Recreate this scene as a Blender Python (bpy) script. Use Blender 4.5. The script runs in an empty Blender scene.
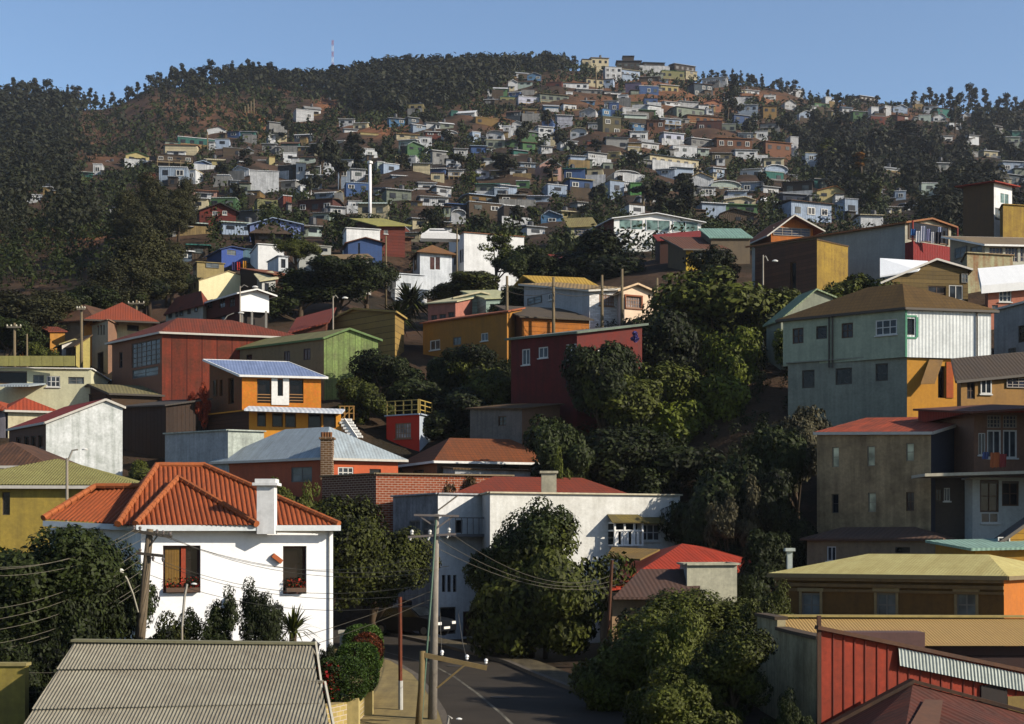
import bpy, math, random
import numpy as np
from mathutils import Vector as V
SC = bpy.context.scene
COL = SC.collection
F = 1407.0          # focal length in photo pixels (40 degree view)
HY = 540.0          # eye-level row of the photo
rng = random.Random(7)
R_ = math.radians

# ------------------------------------------------------------------ basics
def P(px, py, Y):
    return V(((px-512)*Y/F, Y, (HY-py)*Y/F))
def lin(c):
    def g(x):
        x /= 255.0
        return x/12.92 if x <= .04045 else ((x+.055)/1.055)**2.4
    return tuple(g(x) for x in c)
def tone(c):
    l = .3*c[0]+.55*c[1]+.15*c[2]; sat = (max(c)-min(c))/(max(c)+1e-6); k = .70-.24*sat
    warm = .4*sat if c[0] > 1.25*max(c[1], c[2]) else 0
    return tuple(max(.003, (l+(x-l)*(1-.08*sat))*k*(1-(warm if i == 2 else 0))) for i, x in enumerate(c))
def tag(o, label=None, cat=None, group=None, kind=None):
    if label: o['label'] = label
    if cat: o['category'] = cat
    if group: o['group'] = group
    if kind: o['kind'] = kind
    return o
def empty(name, loc, label, cat, group=None, rz=0.0):
    o = bpy.data.objects.new(name, None); COL.objects.link(o)
    o.location = loc; o.rotation_euler = (0, 0, rz); o.empty_display_size = .3
    return tag(o, label, cat, group)
class MB:
    def __init__(s): s.v = []; s.f = []
    def face(s, pts):
        n = len(s.v); s.v.extend(V(p) for p in pts); s.f.append(tuple(range(n, n+len(pts))))
    def pbox(s, o, a, b, c):
        o, a, b, c = V(o), V(a), V(b), V(c); n = len(s.v)
        s.v.extend([o, o+a, o+a+b, o+b, o+c, o+a+c, o+a+b+c, o+b+c])
        for q in ((0,3,2,1),(4,5,6,7),(0,1,5,4),(1,2,6,5),(2,3,7,6),(3,0,4,7)): s.f.append(tuple(n+i for i in q))
    def box(s, c, sx, sy, sz):
        s.pbox((c[0]-sx/2, c[1]-sy/2, c[2]-sz/2), (sx,0,0), (0,sy,0), (0,0,sz))
    def bar(s, p0, p1, w, h=None):
        p0, p1 = V(p0), V(p1); d = p1-p0; h = h or w
        if d.length < 1e-6: return
        up = V((0,0,1)) if abs(d.normalized().z) < .95 else V((1,0,0))
        a = d.cross(up).normalized(); b = a.cross(d).normalized()
        s.pbox(p0-a*w/2-b*h/2, a*w, b*h, d)
    def tube(s, pts, rad, n=6, cap=True):
        pts = [V(p) for p in pts]; rs = rad if isinstance(rad, (list, tuple)) else [rad]*len(pts)
        base = len(s.v); pa = None
        for i, p in enumerate(pts):
            d = (pts[min(i+1, len(pts)-1)]-pts[max(i-1, 0)]).normalized()
            if pa is None:
                up = V((0,0,1)) if abs(d.z) < .9 else V((1,0,0))
                pa = d.cross(up).normalized()
            a = (pa-d*pa.dot(d)).normalized(); pa = a; b = d.cross(a)
            for k in range(n):
                t = 2*math.pi*k/n
                s.v.append(p+(a*math.cos(t)+b*math.sin(t))*rs[i])
        for i in range(len(pts)-1):
            for k in range(n):
                q = base+i*n
                s.f.append((q+k, q+(k+1)%n, q+n+(k+1)%n, q+n+k))
        if cap:
            s.f.append(tuple(base+k for k in reversed(range(n))))
            s.f.append(tuple(base+(len(pts)-1)*n+k for k in range(n)))
    def lathe(s, prof, n=12, c=(0,0,0)):
        base = len(s.v); c = V(c)
        for r, z in prof:
            for k in range(n):
                t = 2*math.pi*k/n; s.v.append(c+V((r*math.cos(t), r*math.sin(t), z)))
        for i in range(len(prof)-1):
            for k in range(n):
                q = base+i*n; s.f.append((q+k, q+(k+1)%n, q+n+(k+1)%n, q+n+k))
        s.f.append(tuple(base+k for k in reversed(range(n))))
        s.f.append(tuple(base+(len(prof)-1)*n+k for k in range(n)))
    def slab(s, pts, th):
        pts = [V(p) for p in pts]; dz = V((0,0,-th)); n = len(pts)
        s.face(pts); s.face([p+dz for p in reversed(pts)])
        for i in range(n):
            a, b = pts[i], pts[(i+1) % n]; s.face([a+dz, b+dz, b, a])
    def corr(s, pts, period, amp, u=None, tile=False):
        """corrugated sheet filling a convex planar polygon; waves run across direction u"""
        pts = [V(p) for p in pts]
        n = (pts[1]-pts[0]).cross(pts[2]-pts[0]).normalized()
        if n.z < 0: n = -n
        if u is None: u = V((0,0,1)).cross(n)
        u = V(u); u = (u-n*u.dot(n)).normalized(); v = n.cross(u); o = pts[0]
        q = [((p-o).dot(u), (p-o).dot(v)) for p in pts]
        u0, u1 = min(a for a, b in q), max(a for a, b in q)
        steps = max(4, int((u1-u0)/period*6)); prev = None; base = None
        for i in range(steps+1):
            x = u0+(u1-u0)*i/steps; xc = min(max(x, u0+1e-4), u1-1e-4); ys = []
            for k in range(len(q)):
                (x0, y0), (x1, y1) = q[k], q[(k+1) % len(q)]
                if (x0-xc)*(x1-xc) <= 0 and abs(x1-x0) > 1e-9: ys.append(y0+(y1-y0)*(xc-x0)/(x1-x0))
            if len(ys) < 2: prev = None; continue
            ph = (x/period) % 1.0
            h = amp*(abs(math.sin(math.pi*ph))**.7 if tile else .5+.5*math.cos(2*math.pi*ph))
            b = len(s.v)
            s.v.append(o+u*x+v*min(ys)+n*h); s.v.append(o+u*x+v*max(ys)+n*h)
            if prev is not None: s.f.append((prev, b, b+1, prev+1))
            prev = b
    def build(s, name, mat, parent=None, origin=(0,0,0), smooth=False):
        me = bpy.data.meshes.new(name); o0 = V(origin)
        me.from_pydata([tuple(p-o0) for p in s.v], [], s.f)
        uv = me.uv_layers.new(name='UVMap'); co = np.array([tuple(p) for p in s.v]) if s.v else np.zeros((0, 3))
        data = np.zeros((len(me.loops), 2)); i = 0
        for f in s.f:
            p = co[list(f)]; nrm = np.zeros(3)
            for k in range(1, len(f)-1): nrm += np.cross(p[k]-p[0], p[k+1]-p[0])
            l = np.linalg.norm(nrm); nrm = nrm/l if l > 1e-12 else np.array((0,0,1.))
            uu = np.array((-nrm[1], nrm[0], 0.)); l = np.linalg.norm(uu)
            uu = uu/l if l > 1e-4 else np.array((1.,0,0))
            if uu[0]+uu[1]*.3 < 0: uu = -uu
            vv = np.cross(nrm, uu)
            data[i:i+len(f), 0] = p@uu; data[i:i+len(f), 1] = p@vv; i += len(f)
        uv.data.foreach_set('uv', data.ravel())
        if smooth: me.polygons.foreach_set('use_smooth', [True]*len(me.polygons))
        me.materials.append(mat)
        o = bpy.data.objects.new(name, me); COL.objects.link(o)
        if parent is not None: o.parent = parent
        else: o.location = origin
        return o

# ------------------------------------------------------------------ materials
_M = {}
def _new(name):
    m = bpy.data.materials.new(name); m.use_nodes = True; nt = m.node_tree
    b = nt.nodes['Principled BSDF']; return m, nt, b
def N(nt, t, **kw):
    n = nt.nodes.new(t)
    for k, v in kw.items():
        if k.startswith('i_'): n.inputs[k[2:].replace('_', ' ')].default_value = v
        else: setattr(n, k, v)
    return n
def mat(col, kind='plaster', rough=.85, wear=.35, period=.2, metal=0.0, wearcol=None):
    """procedural surface; col as an sRGB triple. Wear = blotches and run-down streaks of another paint tone."""
    key = (tuple(col), kind, rough, wear, period, metal, wearcol)
    if key in _M: return _M[key]
    m, nt, b = _new(kind); L = nt.links
    tc = N(nt, 'ShaderNodeTexCoord'); oi = N(nt, 'ShaderNodeObjectInfo')
    off = N(nt, 'ShaderNodeVectorMath', operation='MULTIPLY_ADD'); off.inputs[1].default_value = (17, 9, 0)
    L.new(oi.outputs['Random'], off.inputs[0]); L.new(tc.outputs['UV'], off.inputs[2])
    base = tone(lin(col))
    wc = tone(lin(wearcol)) if wearcol else tuple(x*.48+.012 for x in base)
    n1 = N(nt, 'ShaderNodeTexNoise', i_Scale=.9, i_Detail=7.0, i_Roughness=.68); L.new(off.outputs[0], n1.inputs['Vector'])
    mp = N(nt, 'ShaderNodeMapping'); mp.inputs['Scale'].default_value = (3.2, .22, 1); L.new(off.outputs[0], mp.inputs[0])
    n2 = N(nt, 'ShaderNodeTexNoise', i_Scale=1.0, i_Detail=5.0, i_Roughness=.6); L.new(mp.outputs[0], n2.inputs['Vector'])
    ad = N(nt, 'ShaderNodeMath', operation='MULTIPLY_ADD'); L.new(n2.outputs[0], ad.inputs[0]); ad.inputs[1].default_value = .9; L.new(n1.outputs[0], ad.inputs[2])
    mr = N(nt, 'ShaderNodeMapRange'); mr.inputs[1].default_value = .74; mr.inputs[2].default_value = 1.16
    mr.inputs[3].default_value = 0; mr.inputs[4].default_value = min(1, wear*1.75); L.new(ad.outputs[0], mr.inputs[0])
    mx = N(nt, 'ShaderNodeMix', data_type='RGBA'); mx.inputs[6].default_value = (*base, 1); mx.inputs[7].default_value = (*wc, 1)
    L.new(mr.outputs[0], mx.inputs[0])
    n3 = N(nt, 'ShaderNodeTexNoise', i_Scale=6.5, i_Detail=5.0, i_Roughness=.65); L.new(off.outputs[0], n3.inputs['Vector'])
    r3 = N(nt, 'ShaderNodeMapRange'); r3.inputs[1].default_value = .3; r3.inputs[2].default_value = .7; r3.inputs[3].default_value = 1-wear*.55; r3.inputs[4].default_value = 1.06; L.new(n3.outputs[0], r3.inputs[0])
    m3 = N(nt, 'ShaderNodeMix', data_type='RGBA', blend_type='MULTIPLY'); m3.inputs[0].default_value = 1; L.new(mx.outputs[2], m3.inputs[6]); L.new(r3.outputs[0], m3.inputs[7]); out = m3.outputs[2]
    sx = N(nt, 'ShaderNodeSeparateXYZ'); L.new(tc.outputs['UV'], sx.inputs[0])
    bh = None; bs = .25; bd = .02
    if kind in ('plank', 'corr', 'batten', 'vplank'):
        ax = 1 if kind == 'plank' else 0
        sc = N(nt, 'ShaderNodeMath', operation='DIVIDE'); L.new(sx.outputs[ax], sc.inputs[0]); sc.inputs[1].default_value = period
        if kind == 'corr':
            w = N(nt, 'ShaderNodeMath', operation='MULTIPLY'); L.new(sc.outputs[0], w.inputs[0]); w.inputs[1].default_value = 6.2832
            sn = N(nt, 'ShaderNodeMath', operation='SINE'); L.new(w.outputs[0], sn.inputs[0]); bh = sn.outputs[0]; bs = .4; bd = period*.09
        else:
            fr = N(nt, 'ShaderNodeMath', operation='FRACT'); L.new(sc.outputs[0], fr.inputs[0])
            cp = N(nt, 'ShaderNodeMath', operation='LESS_THAN'); L.new(fr.outputs[0], cp.inputs[0]); cp.inputs[1].default_value = .09
            bh = cp.outputs[0]; bs = -.6 if kind != 'batten' else .6; bd = .03
            fl = N(nt, 'ShaderNodeMath', operation='FLOOR'); L.new(sc.outputs[0], fl.inputs[0])
            wn = N(nt, 'ShaderNodeTexWhiteNoise', noise_dimensions='1D'); L.new(fl.outputs[0], wn.inputs['W'])
            vr = N(nt, 'ShaderNodeMapRange'); vr.inputs[3].default_value = .78; vr.inputs[4].default_value = 1.08; L.new(wn.outputs[0], vr.inputs[0])
            hv = N(nt, 'ShaderNodeMix', data_type='RGBA', blend_type='MULTIPLY'); hv.inputs[0].default_value = 1
            L.new(out, hv.inputs[6]); L.new(vr.outputs[0], hv.inputs[7]); out = hv.outputs[2]
            if kind != 'batten':
                dk = N(nt, 'ShaderNodeMix', data_type='RGBA'); L.new(cp.outputs[0], dk.inputs[0]); L.new(out, dk.inputs[6])
                dk.inputs[7].default_value = tuple(x*.3 for x in base)+(1,); out = dk.outputs[2]
    elif kind == 'brick':
        br = N(nt, 'ShaderNodeTexBrick'); br.inputs['Scale'].default_value = 1.0; L.new(tc.outputs['UV'], br.inputs['Vector'])
        br.inputs['Brick Width'].default_value = .34; br.inputs['Row Height'].default_value = .13; br.inputs['Mortar Size'].default_value = .011
        L.new(out, br.inputs['Color1']); br.inputs['Color2'].default_value = tuple(x*.62 for x in base)+(1,)
        br.inputs['Mortar'].default_value = (.3, .25, .2, 1); out = br.outputs['Color']; bh = br.outputs['Fac']; bs = -.4
    elif kind == 'osb':
        vo = N(nt, 'ShaderNodeTexVoronoi', i_Scale=9.0); L.new(tc.outputs['UV'], vo.inputs['Vector'])
        hv = N(nt, 'ShaderNodeMix', data_type='RGBA', blend_type='MULTIPLY'); hv.inputs[0].default_value = .2
        L.new(out, hv.inputs[6]); L.new(vo.outputs['Color'], hv.inputs[7]); out = hv.outputs[2]
    elif kind == 'tile':
        for ax, per, dk_ in ((0, period, .55), (1, period*1.5, .6)):
            sc = N(nt, 'ShaderNodeMath', operation='DIVIDE'); L.new(sx.outputs[ax], sc.inputs[0]); sc.inputs[1].default_value = per
            fr = N(nt, 'ShaderNodeMath', operation='FRACT'); L.new(sc.outputs[0], fr.inputs[0])
            if ax == 0: bh = fr.outputs[0]
            cp = N(nt, 'ShaderNodeMath', operation='LESS_THAN'); L.new(fr.outputs[0], cp.inputs[0]); cp.inputs[1].default_value = .16
            mm = N(nt, 'ShaderNodeMath', operation='MULTIPLY'); L.new(cp.outputs[0], mm.inputs[0]); mm.inputs[1].default_value = dk_
            dk = N(nt, 'ShaderNodeMix', data_type='RGBA'); L.new(mm.outputs[0], dk.inputs[0]); L.new(out, dk.inputs[6])
            dk.inputs[7].default_value = tuple(x*.35 for x in base)+(1,); out = dk.outputs[2]
        bs = .4; bd = .05
    if bh is None: bh = n1.outputs[0]; bs = .2
    bp = N(nt, 'ShaderNodeBump'); bp.inputs['Strength'].default_value = abs(bs); bp.inputs['Distance'].default_value = bd
    bp.invert = bs < 0; L.new(bh, bp.inputs['Height']); L.new(bp.outputs[0], b.inputs['Normal'])
    L.new(out, b.inputs['Base Color']); b.inputs['Roughness'].default_value = rough; b.inputs['Metallic'].default_value = metal
    b.inputs['Specular IOR Level'].default_value = .25
    _M[key] = m; return m
def glass(col=(26, 30, 34), rough=.12):
    key = ('glass', col, rough)
    if key in _M: return _M[key]
    m, nt, b = _new('glass'); L = nt.links
    oi = N(nt, 'ShaderNodeObjectInfo'); tc = N(nt, 'ShaderNodeTexCoord')
    n1 = N(nt, 'ShaderNodeTexNoise', i_Scale=1.3, i_Detail=2.0)
    ad = N(nt, 'ShaderNodeVectorMath', operation='MULTIPLY_ADD'); ad.inputs[1].default_value = (31, 7, 3)
    L.new(oi.outputs['Random'], ad.inputs[0]); L.new(tc.outputs['UV'], ad.inputs[2]); L.new(ad.outputs[0], n1.inputs['Vector'])
    mr = N(nt, 'ShaderNodeMapRange'); mr.inputs[1].default_value = .35; mr.inputs[2].default_value = .75; L.new(n1.outputs[0], mr.inputs[0])
    mx = N(nt, 'ShaderNodeMix', data_type='RGBA'); c = lin(col); mx.inputs[6].default_value = tuple(x*.5 for x in c)+(1,)
    mx.inputs[7].default_value = tuple(min(1, x*1.9) for x in c)+(1,); L.new(mr.outputs[0], mx.inputs[0]); L.new(mx.outputs[2], b.inputs['Base Color'])
    b.inputs['Roughness'].default_value = rough; b.inputs['Specular IOR Level'].default_value = .22
    _M[key] = m; return m
def leafmat(c0, c1, trans=.07):
    key = ('leaf', c0, c1, trans)
    if key in _M: return _M[key]
    m, nt, b = _new('leaf'); L = nt.links
    oi = N(nt, 'ShaderNodeObjectInfo'); ge = N(nt, 'ShaderNodeNewGeometry')
    n1 = N(nt, 'ShaderNodeTexNoise', i_Scale=.55, i_Detail=4.0, i_Roughness=.7); L.new(ge.outputs['Position'], n1.inputs['Vector'])
    a1 = N(nt, 'ShaderNodeMath', operation='MULTIPLY_ADD'); L.new(oi.outputs['Random'], a1.inputs[0]); a1.inputs[1].default_value = .35; L.new(n1.outputs[0], a1.inputs[2])
    a2 = N(nt, 'ShaderNodeMath', operation='MULTIPLY_ADD'); L.new(ge.outputs['Random Per Island'], a2.inputs[0]); a2.inputs[1].default_value = .5; L.new(a1.outputs[0], a2.inputs[2])
    mr = N(nt, 'ShaderNodeMapRange'); mr.inputs[1].default_value = .5; mr.inputs[2].default_value = 1.3; L.new(a2.outputs[0], mr.inputs[0])
    mx = N(nt, 'ShaderNodeMix', data_type='RGBA'); mx.inputs[6].default_value = (*(x*.24 for x in lin(c0)), 1); mx.inputs[7].default_value = (*(x*.43 for x in lin(c1)), 1)
    L.new(mr.outputs[0], mx.inputs[0])
    b.inputs['Roughness'].default_value = .65; b.inputs['Specular IOR Level'].default_value = .14; L.new(mx.outputs[2], b.inputs['Base Color'])
    tr = N(nt, 'ShaderNodeBsdfTranslucent'); L.new(mx.outputs[2], tr.inputs[0])
    ms = N(nt, 'ShaderNodeMixShader'); ms.inputs[0].default_value = trans
    L.new(b.outputs[0], ms.inputs[1]); L.new(tr.outputs[0], ms.inputs[2]); L.new(ms.outputs[0], nt.nodes['Material Output'].inputs[0])
    _M[key] = m; return m
def plain(col, rough=.6, metal=0.0, spec=.4):
    key = ('plain', tuple(col), rough, metal, spec)
    if key in _M: return _M[key]
    m, nt, b = _new('paint'); L = nt.links; c = tone(lin(col))
    tc = N(nt, 'ShaderNodeTexCoord'); n1 = N(nt, 'ShaderNodeTexNoise', i_Scale=6.0, i_Detail=4.0); L.new(tc.outputs['Object'], n1.inputs['Vector'])
    mx = N(nt, 'ShaderNodeMix', data_type='RGBA'); mx.inputs[6].default_value = tuple(x*.72 for x in c)+(1,); mx.inputs[7].default_value = tuple(min(1, x*1.15) for x in c)+(1,)
    L.new(n1.outputs[0], mx.inputs[0]); L.new(mx.outputs[2], b.inputs['Base Color'])
    b.inputs['Roughness'].default_value = rough; b.inputs['Metallic'].default_value = metal; b.inputs['Specular IOR Level'].default_value = spec
    _M[key] = m; return m

# ------------------------------------------------------------------ terrain
PROF = [(8,-5.7),(50,-5.35),(66,-5.2),(74,-4.9),(80,-1.5),(86,2.6),(95,6.6),(105,9.3),(115,12.3),(130,16.8),(150,22.6),(170,28.8),(200,39.0),(250,56),(300,73.3),(400,111),(500,153),(600,198),(640,216),(662,221),(720,212),(900,175),(1500,120),(6000,100)]
RIDGE = [(-900,130),(-300,108),(0,97),(60,100),(105,107),(130,100),(150,90),(200,82),(250,78),(290,82),(330,80),(350,76),(400,68),(450,67),(500,66),(550,65),(600,67),(650,72),(700,80),(730,82),(760,88),(800,97),(850,101),(900,105),(950,107),(1000,110),(1300,125),(2000,150)]
def interp(tab, x):
    if x <= tab[0][0]: return tab[0][1]
    for (a, b), (c, d) in zip(tab, tab[1:]):
        if x <= c: return b+(d-b)*(x-a)/(c-a)
    return tab[-1][1]
_pl = [(math.log(a), b) for a, b in PROF]
ANCH = []      # (px, lnY, dz)
def z0(px, Y):
    z = interp(_pl, math.log(Y))
    w = min(1, max(0, (Y-180)/(640-180))); w = w*w*(3-2*w)
    if Y > 660: w = max(0, 1-(Y-660)/2000)
    return z+w*((HY-interp(RIDGE, px))*640/F-217)
_an = None
def anchor(px, py, Y, w=1.0):
    ANCH.append((px, Y, (HY-py)*Y/F, w))
def anchorz(px, Y, z, w=1.0): ANCH.append((px, Y, z, w))
def solve_anchors():
    global _an
    _an = np.array([(px/48.0, math.log(Y)/.05, z-z0(px, Y), w) for px, Y, z, w in ANCH])
_zc = {}
def zt(px, Y):
    z = z0(px, Y)
    if _an is not None and Y < 260:
        d = (_an[:, 0]-px/48.0)**2+(_an[:, 1]-math.log(Y)/.05)**2
        w = np.exp(-d*.5)*_an[:, 3]; s = w.sum()
        z += (w*_an[:, 2]).sum()/(s+.25)
    return z
def ztw(X, Y): return zt(512+F*X/max(Y, 1), Y)
def Yground(px, py, lo=150.0):
    """distance of the ground seen at a photo pixel on the hillside"""
    lo, hi = lo, 655.0
    for _ in range(40):
        m = (lo+hi)/2
        if HY-F*zt(px, m)/m > py: lo = m
        else: hi = m
    return (lo+hi)/2
# ------------------------------------------------------------------ houses
# window styles: frame colour, columns, rows, pane colour, recess, sill
WS = {
 'dark':  ((70,62,55), 1, 1, (20,20,22), .12, False),
 'brown': ((92,62,44), 2, 2, (34,34,36), .10, False),
 'white': ((205,205,200), 2, 1, (44,50,56), .08, True),
 'white3':((205,205,200), 3, 2, (44,50,56), .08, True),
 'pale':  ((150,140,120), 1, 2, (150,150,125), .10, False),  # pale pane colour stands in for reflections on the glass
 'grey':  ((105,104,100), 2, 2, (70,76,78), .10, False),
 'multi': ((92,78,72), 6, 5, (46,44,46), .10, False),
 'multi2':((150,140,130), 4, 3, (40,46,60), .08, False),
 'slit':  ((60,58,56), 1, 2, (18,20,24), .14, False),
 'hall':  ((225,228,230), 2, 1, (84,104,100), .06, False),
 'hole':  ((110,74,36), 1, 1, (14,10,8), .22, False),  # near-black pane stands for the shade inside an opening
 'shut':  ((70,45,38), 2, 1, (62,36,32), .05, False),
 'deep':  ((92,42,34), 1, 1, (26,22,20), .30, False),
 'barred':((150,110,92), 6, 3, (120,112,110), .10, True),
}
class Face:
    def __init__(s, O, E, out):
        s.O = V(O); d = V(E)-s.O; d.z = 0; s.W = d.length; s.u = d.normalized(); s.n = V(out)
    def px(s, x, y):
        r = V(((x-512)/F, 1, (HY-y)/F)); t = s.O.dot(s.n)/r.dot(s.n)
        p = r*t; return (p-s.O).dot(s.u), p.z
    def rect(s, x0, y0, x1, y1):
        xm = (x0+x1)/2
        a, _ = s.px(x0, y0); b, _ = s.px(x1, y0); _, t = s.px(xm, y0); _, q = s.px(xm, y1)
        return (min(a, b), min(t, q), max(a, b), max(t, q))
    def pt(s, u, z, out=0.0): return V((s.O.x, s.O.y, 0))+s.u*u+V((0,0,z))+s.n*out
def wall(mb, fc, zb, prof, holes, depth=.12):
    """wall face with real openings; prof = top edge [(u,z)...] from u=0 to u=W"""
    W = fc.W; zm = min(z for _, z in prof)
    us = sorted({0.0, W, *[h[0] for h in holes], *[h[2] for h in holes]})
    vs = sorted({zb, zm, *[h[1] for h in holes], *[h[3] for h in holes]})
    for i in range(len(us)-1):
        for j in range(len(vs)-1):
            um, vm = (us[i]+us[i+1])/2, (vs[j]+vs[j+1])/2
            if any(h[0] < um < h[2] and h[1] < vm < h[3] for h in holes): continue
            mb.face([fc.pt(us[i], vs[j]), fc.pt(us[i+1], vs[j]), fc.pt(us[i+1], vs[j+1]), fc.pt(us[i], vs[j+1])])
    top = [(u, z) for u, z in prof]
    poly = [(0, zm), (W, zm)]+[p for p in reversed(top)]
    out = []
    for p in poly:
        if not out or (abs(p[0]-out[-1][0])+abs(p[1]-out[-1][1])) > 1e-4: out.append(p)
    if len(out) > 2 and abs(out[0][0]-out[-1][0])+abs(out[0][1]-out[-1][1]) < 1e-4: out.pop()
    if len(out) > 2: mb.face([fc.pt(u, z) for u, z in out])
    for h in holes:
        d = -depth
        for a, b in (((h[0],h[1]),(h[2],h[1])), ((h[2],h[1]),(h[2],h[3])), ((h[2],h[3]),(h[0],h[3])), ((h[0],h[3]),(h[0],h[1]))):
            mb.face([fc.pt(*a), fc.pt(*b), fc.pt(*b, d), fc.pt(*a, d)])
def window(root, fc, r, style, origin, recess=None, name='window'):
    fcol, nc, nr, pc, dp, sill = WS[style]
    if recess is not None: dp = recess
    u0, v0, u1, v1 = r; w, h = u1-u0, v1-v0; t = min(.07, w*.1, h*.1); m = MB()
    def bar(a0, b0, a1, b1, th): m.pbox(fc.pt(a0, b0, -dp+.002), fc.u*(a1-a0), V((0,0,b1-b0)), fc.n*th)
    bar(u0, v0, u0+t, v1, .05); bar(u1-t, v0, u1, v1, .05); bar(u0+t, v0, u1-t, v0+t, .05); bar(u0+t, v1-t, u1-t, v1, .05)
    for i in range(1, nc):
        x = u0+w*i/nc; bar(x-t*.4, v0+t, x+t*.4, v1-t, .035)
    for j in range(1, nr):
        y = v0+h*j/nr; bar(u0+t, y-t*.35, u1-t, y+t*.35, .03)
    fo = m.build(name, plain(fcol, .7), root, origin)
    g = MB(); g.face([fc.pt(u0+t*.5, v0+t*.5, -dp+.012), fc.pt(u1-t*.5, v0+t*.5, -dp+.012), fc.pt(u1-t*.5, v1-t*.5, -dp+.012), fc.pt(u0+t*.5, v1-t*.5, -dp+.012)])
    g.build('pane', glass(pc), fo, origin)
    if sill:
        s = MB(); s.pbox(fc.pt(u0-.06, v0-.07, 0.002), fc.u*(w+.12), V((0,0,.07)), fc.n*.09); s.build('sill', plain(fcol, .7), fo, origin)
    return fo
def body(root, L, C, R, eave, base, wl, wr, roof=('flat',), rm=None, win=(), trim=None, depth=6.0, origin=None, corr=None, over=.3, th=.1, wname='wall', anc=True):
    """one block of a house. L, C, R = (photo column, distance) of its left, near and right wall corner."""
    Cp = P(C[0], HY, C[1]); Rp = P(R[0], HY, R[1])
    ur = (Rp-Cp); Wr = ur.length; ur.normalize()
    if L is None:
        nb = V((-ur.y, ur.x, 0)); Lp = Cp+nb*depth
    else: Lp = P(L[0], HY, L[1])
    ul = Lp-Cp; Wl = ul.length; ul.normalize(); Bp = Lp+Rp-Cp
    nR = V((ur.y, -ur.x, 0)); nL = V((-ul.y, ul.x, 0))
    if nL.dot(ur) > 0: nL = -nL
    zC = (HY-eave)*C[1]/F; zb = (HY-base)*C[1]/F
    if origin is None: origin = V((Cp.x, Cp.y, zb))
    if anc:
        zmin = min(ztw(q.x, q.y) for q in (Cp, Rp, Lp, Bp, (Cp+Rp)/2, (Cp+Lp)/2))
        zbot = min(zb, zmin)-.6
    else: zbot = zb
    fR = Face(Cp, Rp, nR); fL = Face(Cp, Lp, nL)
    k = roof[0]; ps = lambda s, t, z: V((Cp.x, Cp.y, 0))+ur*s+ul*t+V((0,0,z))
    pR = [(0, zC), (Wr, zC)]; pL = [(0, zC), (Wl, zC)]; pB = None; planes = []
    o = over
    if k == 'gableR':
        f, za = roof[1], (HY-roof[2])*C[1]/F; zR = (HY-roof[3])*R[1]/F if len(roof) > 3 and roof[3] else zC
        pR = [(0, zC), (Wr*f, za), (Wr, zR)]; sA = (za-zC)/(Wr*f); sB = (zR-za)/(Wr*(1-f))
        planes = [[ps(-o, -o, zC-o*sA), ps(Wr*f, -o, za), ps(Wr*f, Wl+o, za), ps(-o, Wl+o, zC-o*sA)],
                  [ps(Wr+o, -o, zR+o*sB), ps(Wr+o, Wl+o, zR+o*sB), ps(Wr*f, Wl+o, za), ps(Wr*f, -o, za)]]
        pB = [(0, zR), (Wl, zR)]
    elif k == 'gableL':
        f, za = roof[1], (HY-roof[2])*C[1]/F; zL = zC if len(roof) < 4 else (HY-roof[3])*(L[1] if L else Lp.y)/F
        pL = [(0, zC), (Wl*f, za), (Wl, zL)]; sA = (za-zC)/(Wl*f); sB = (zL-za)/(Wl*(1-f))
        planes = [[ps(-o, -o, zC-o*sA), ps(Wr+o, -o, zC-o*sA), ps(Wr+o, Wl*f, za), ps(-o, Wl*f, za)],
                  [ps(-o, Wl+o, zL+o*sB), ps(-o, Wl*f, za), ps(Wr+o, Wl*f, za), ps(Wr+o, Wl+o, zL+o*sB)]]
        pB = list(pL)
    elif k == 'hip':
        # ridge row is measured at the middle of the block
        mid = (Cp+Bp)/2; ztop = (HY-roof[1])*mid.y/F; i = min(Wr, Wl)/2
        if len(roof) > 2: i *= roof[2]
        sl = (ztop-zC)/(min(Wr, Wl)/2); ze = zC-o*sl*.6
        if Wr >= Wl: a, b = ps(i, Wl/2, ztop), ps(Wr-i, Wl/2, ztop)
        else: a, b = ps(Wr/2, i, ztop), ps(Wr/2, Wl-i, ztop)
        c0, c1, c2, c3 = ps(-o,-o,ze), ps(Wr+o,-o,ze), ps(Wr+o,Wl+o,ze), ps(-o,Wl+o,ze)
        if Wr >= Wl: planes = [[c0,c1,b,a],[c1,c2,b],[c2,c3,a,b],[c3,c0,a]]
        else: planes = [[c0,c1,a],[c1,c2,b,a],[c2,c3,b],[c3,c0,a,b]]
        if (a-b).length < .05: planes = [[c0,c1,a],[c1,c2,a],[c2,c3,a],[c3,c0,a]]
    elif k == 'shed':
        # rows of the roof edge at R and L corners
        zR = (HY-roof[1])*R[1]/F; zL = (HY-roof[2])*Lp.y/F
        pR = [(0, zC), (Wr, zR)]; pL = [(0, zC), (Wl, zL)]
        gs, gt = (zR-zC)/Wr, (zL-zC)/Wl; zf = lambda s, t: zC+gs*s+gt*t+.02
        planes = [[ps(s, t, zf(s, t)) for s, t in ((-o,-o),(Wr+o,-o),(Wr+o,Wl+o),(-o,Wl+o))]]
        pB = [(0, zR), (Wl, zR+zL-zC)]
    zBk = pL[-1][1]
    hR, hL = [], []; todo = []
    for w in win:
        fc, face, hl, pr = (fR, 'R', hR, pR) if w[0] == 'R' else (fL, 'L', hL, pL)
        r = fc.rect(*w[1:5]); r = (max(.04, r[0]), max(r[1], zbot+.05), min(fc.W-.04, r[2]), r[3])
        if r[2]-r[0] < .15 or r[3]-r[1] < .15: continue
        st = w[5] if len(w) > 5 else 'dark'
        if r[3] < min(z for _, z in pr)-.02: hl.append(r); todo.append((fc, r, st, None))
        else: todo.append((fc, r, st, -.03))
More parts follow.
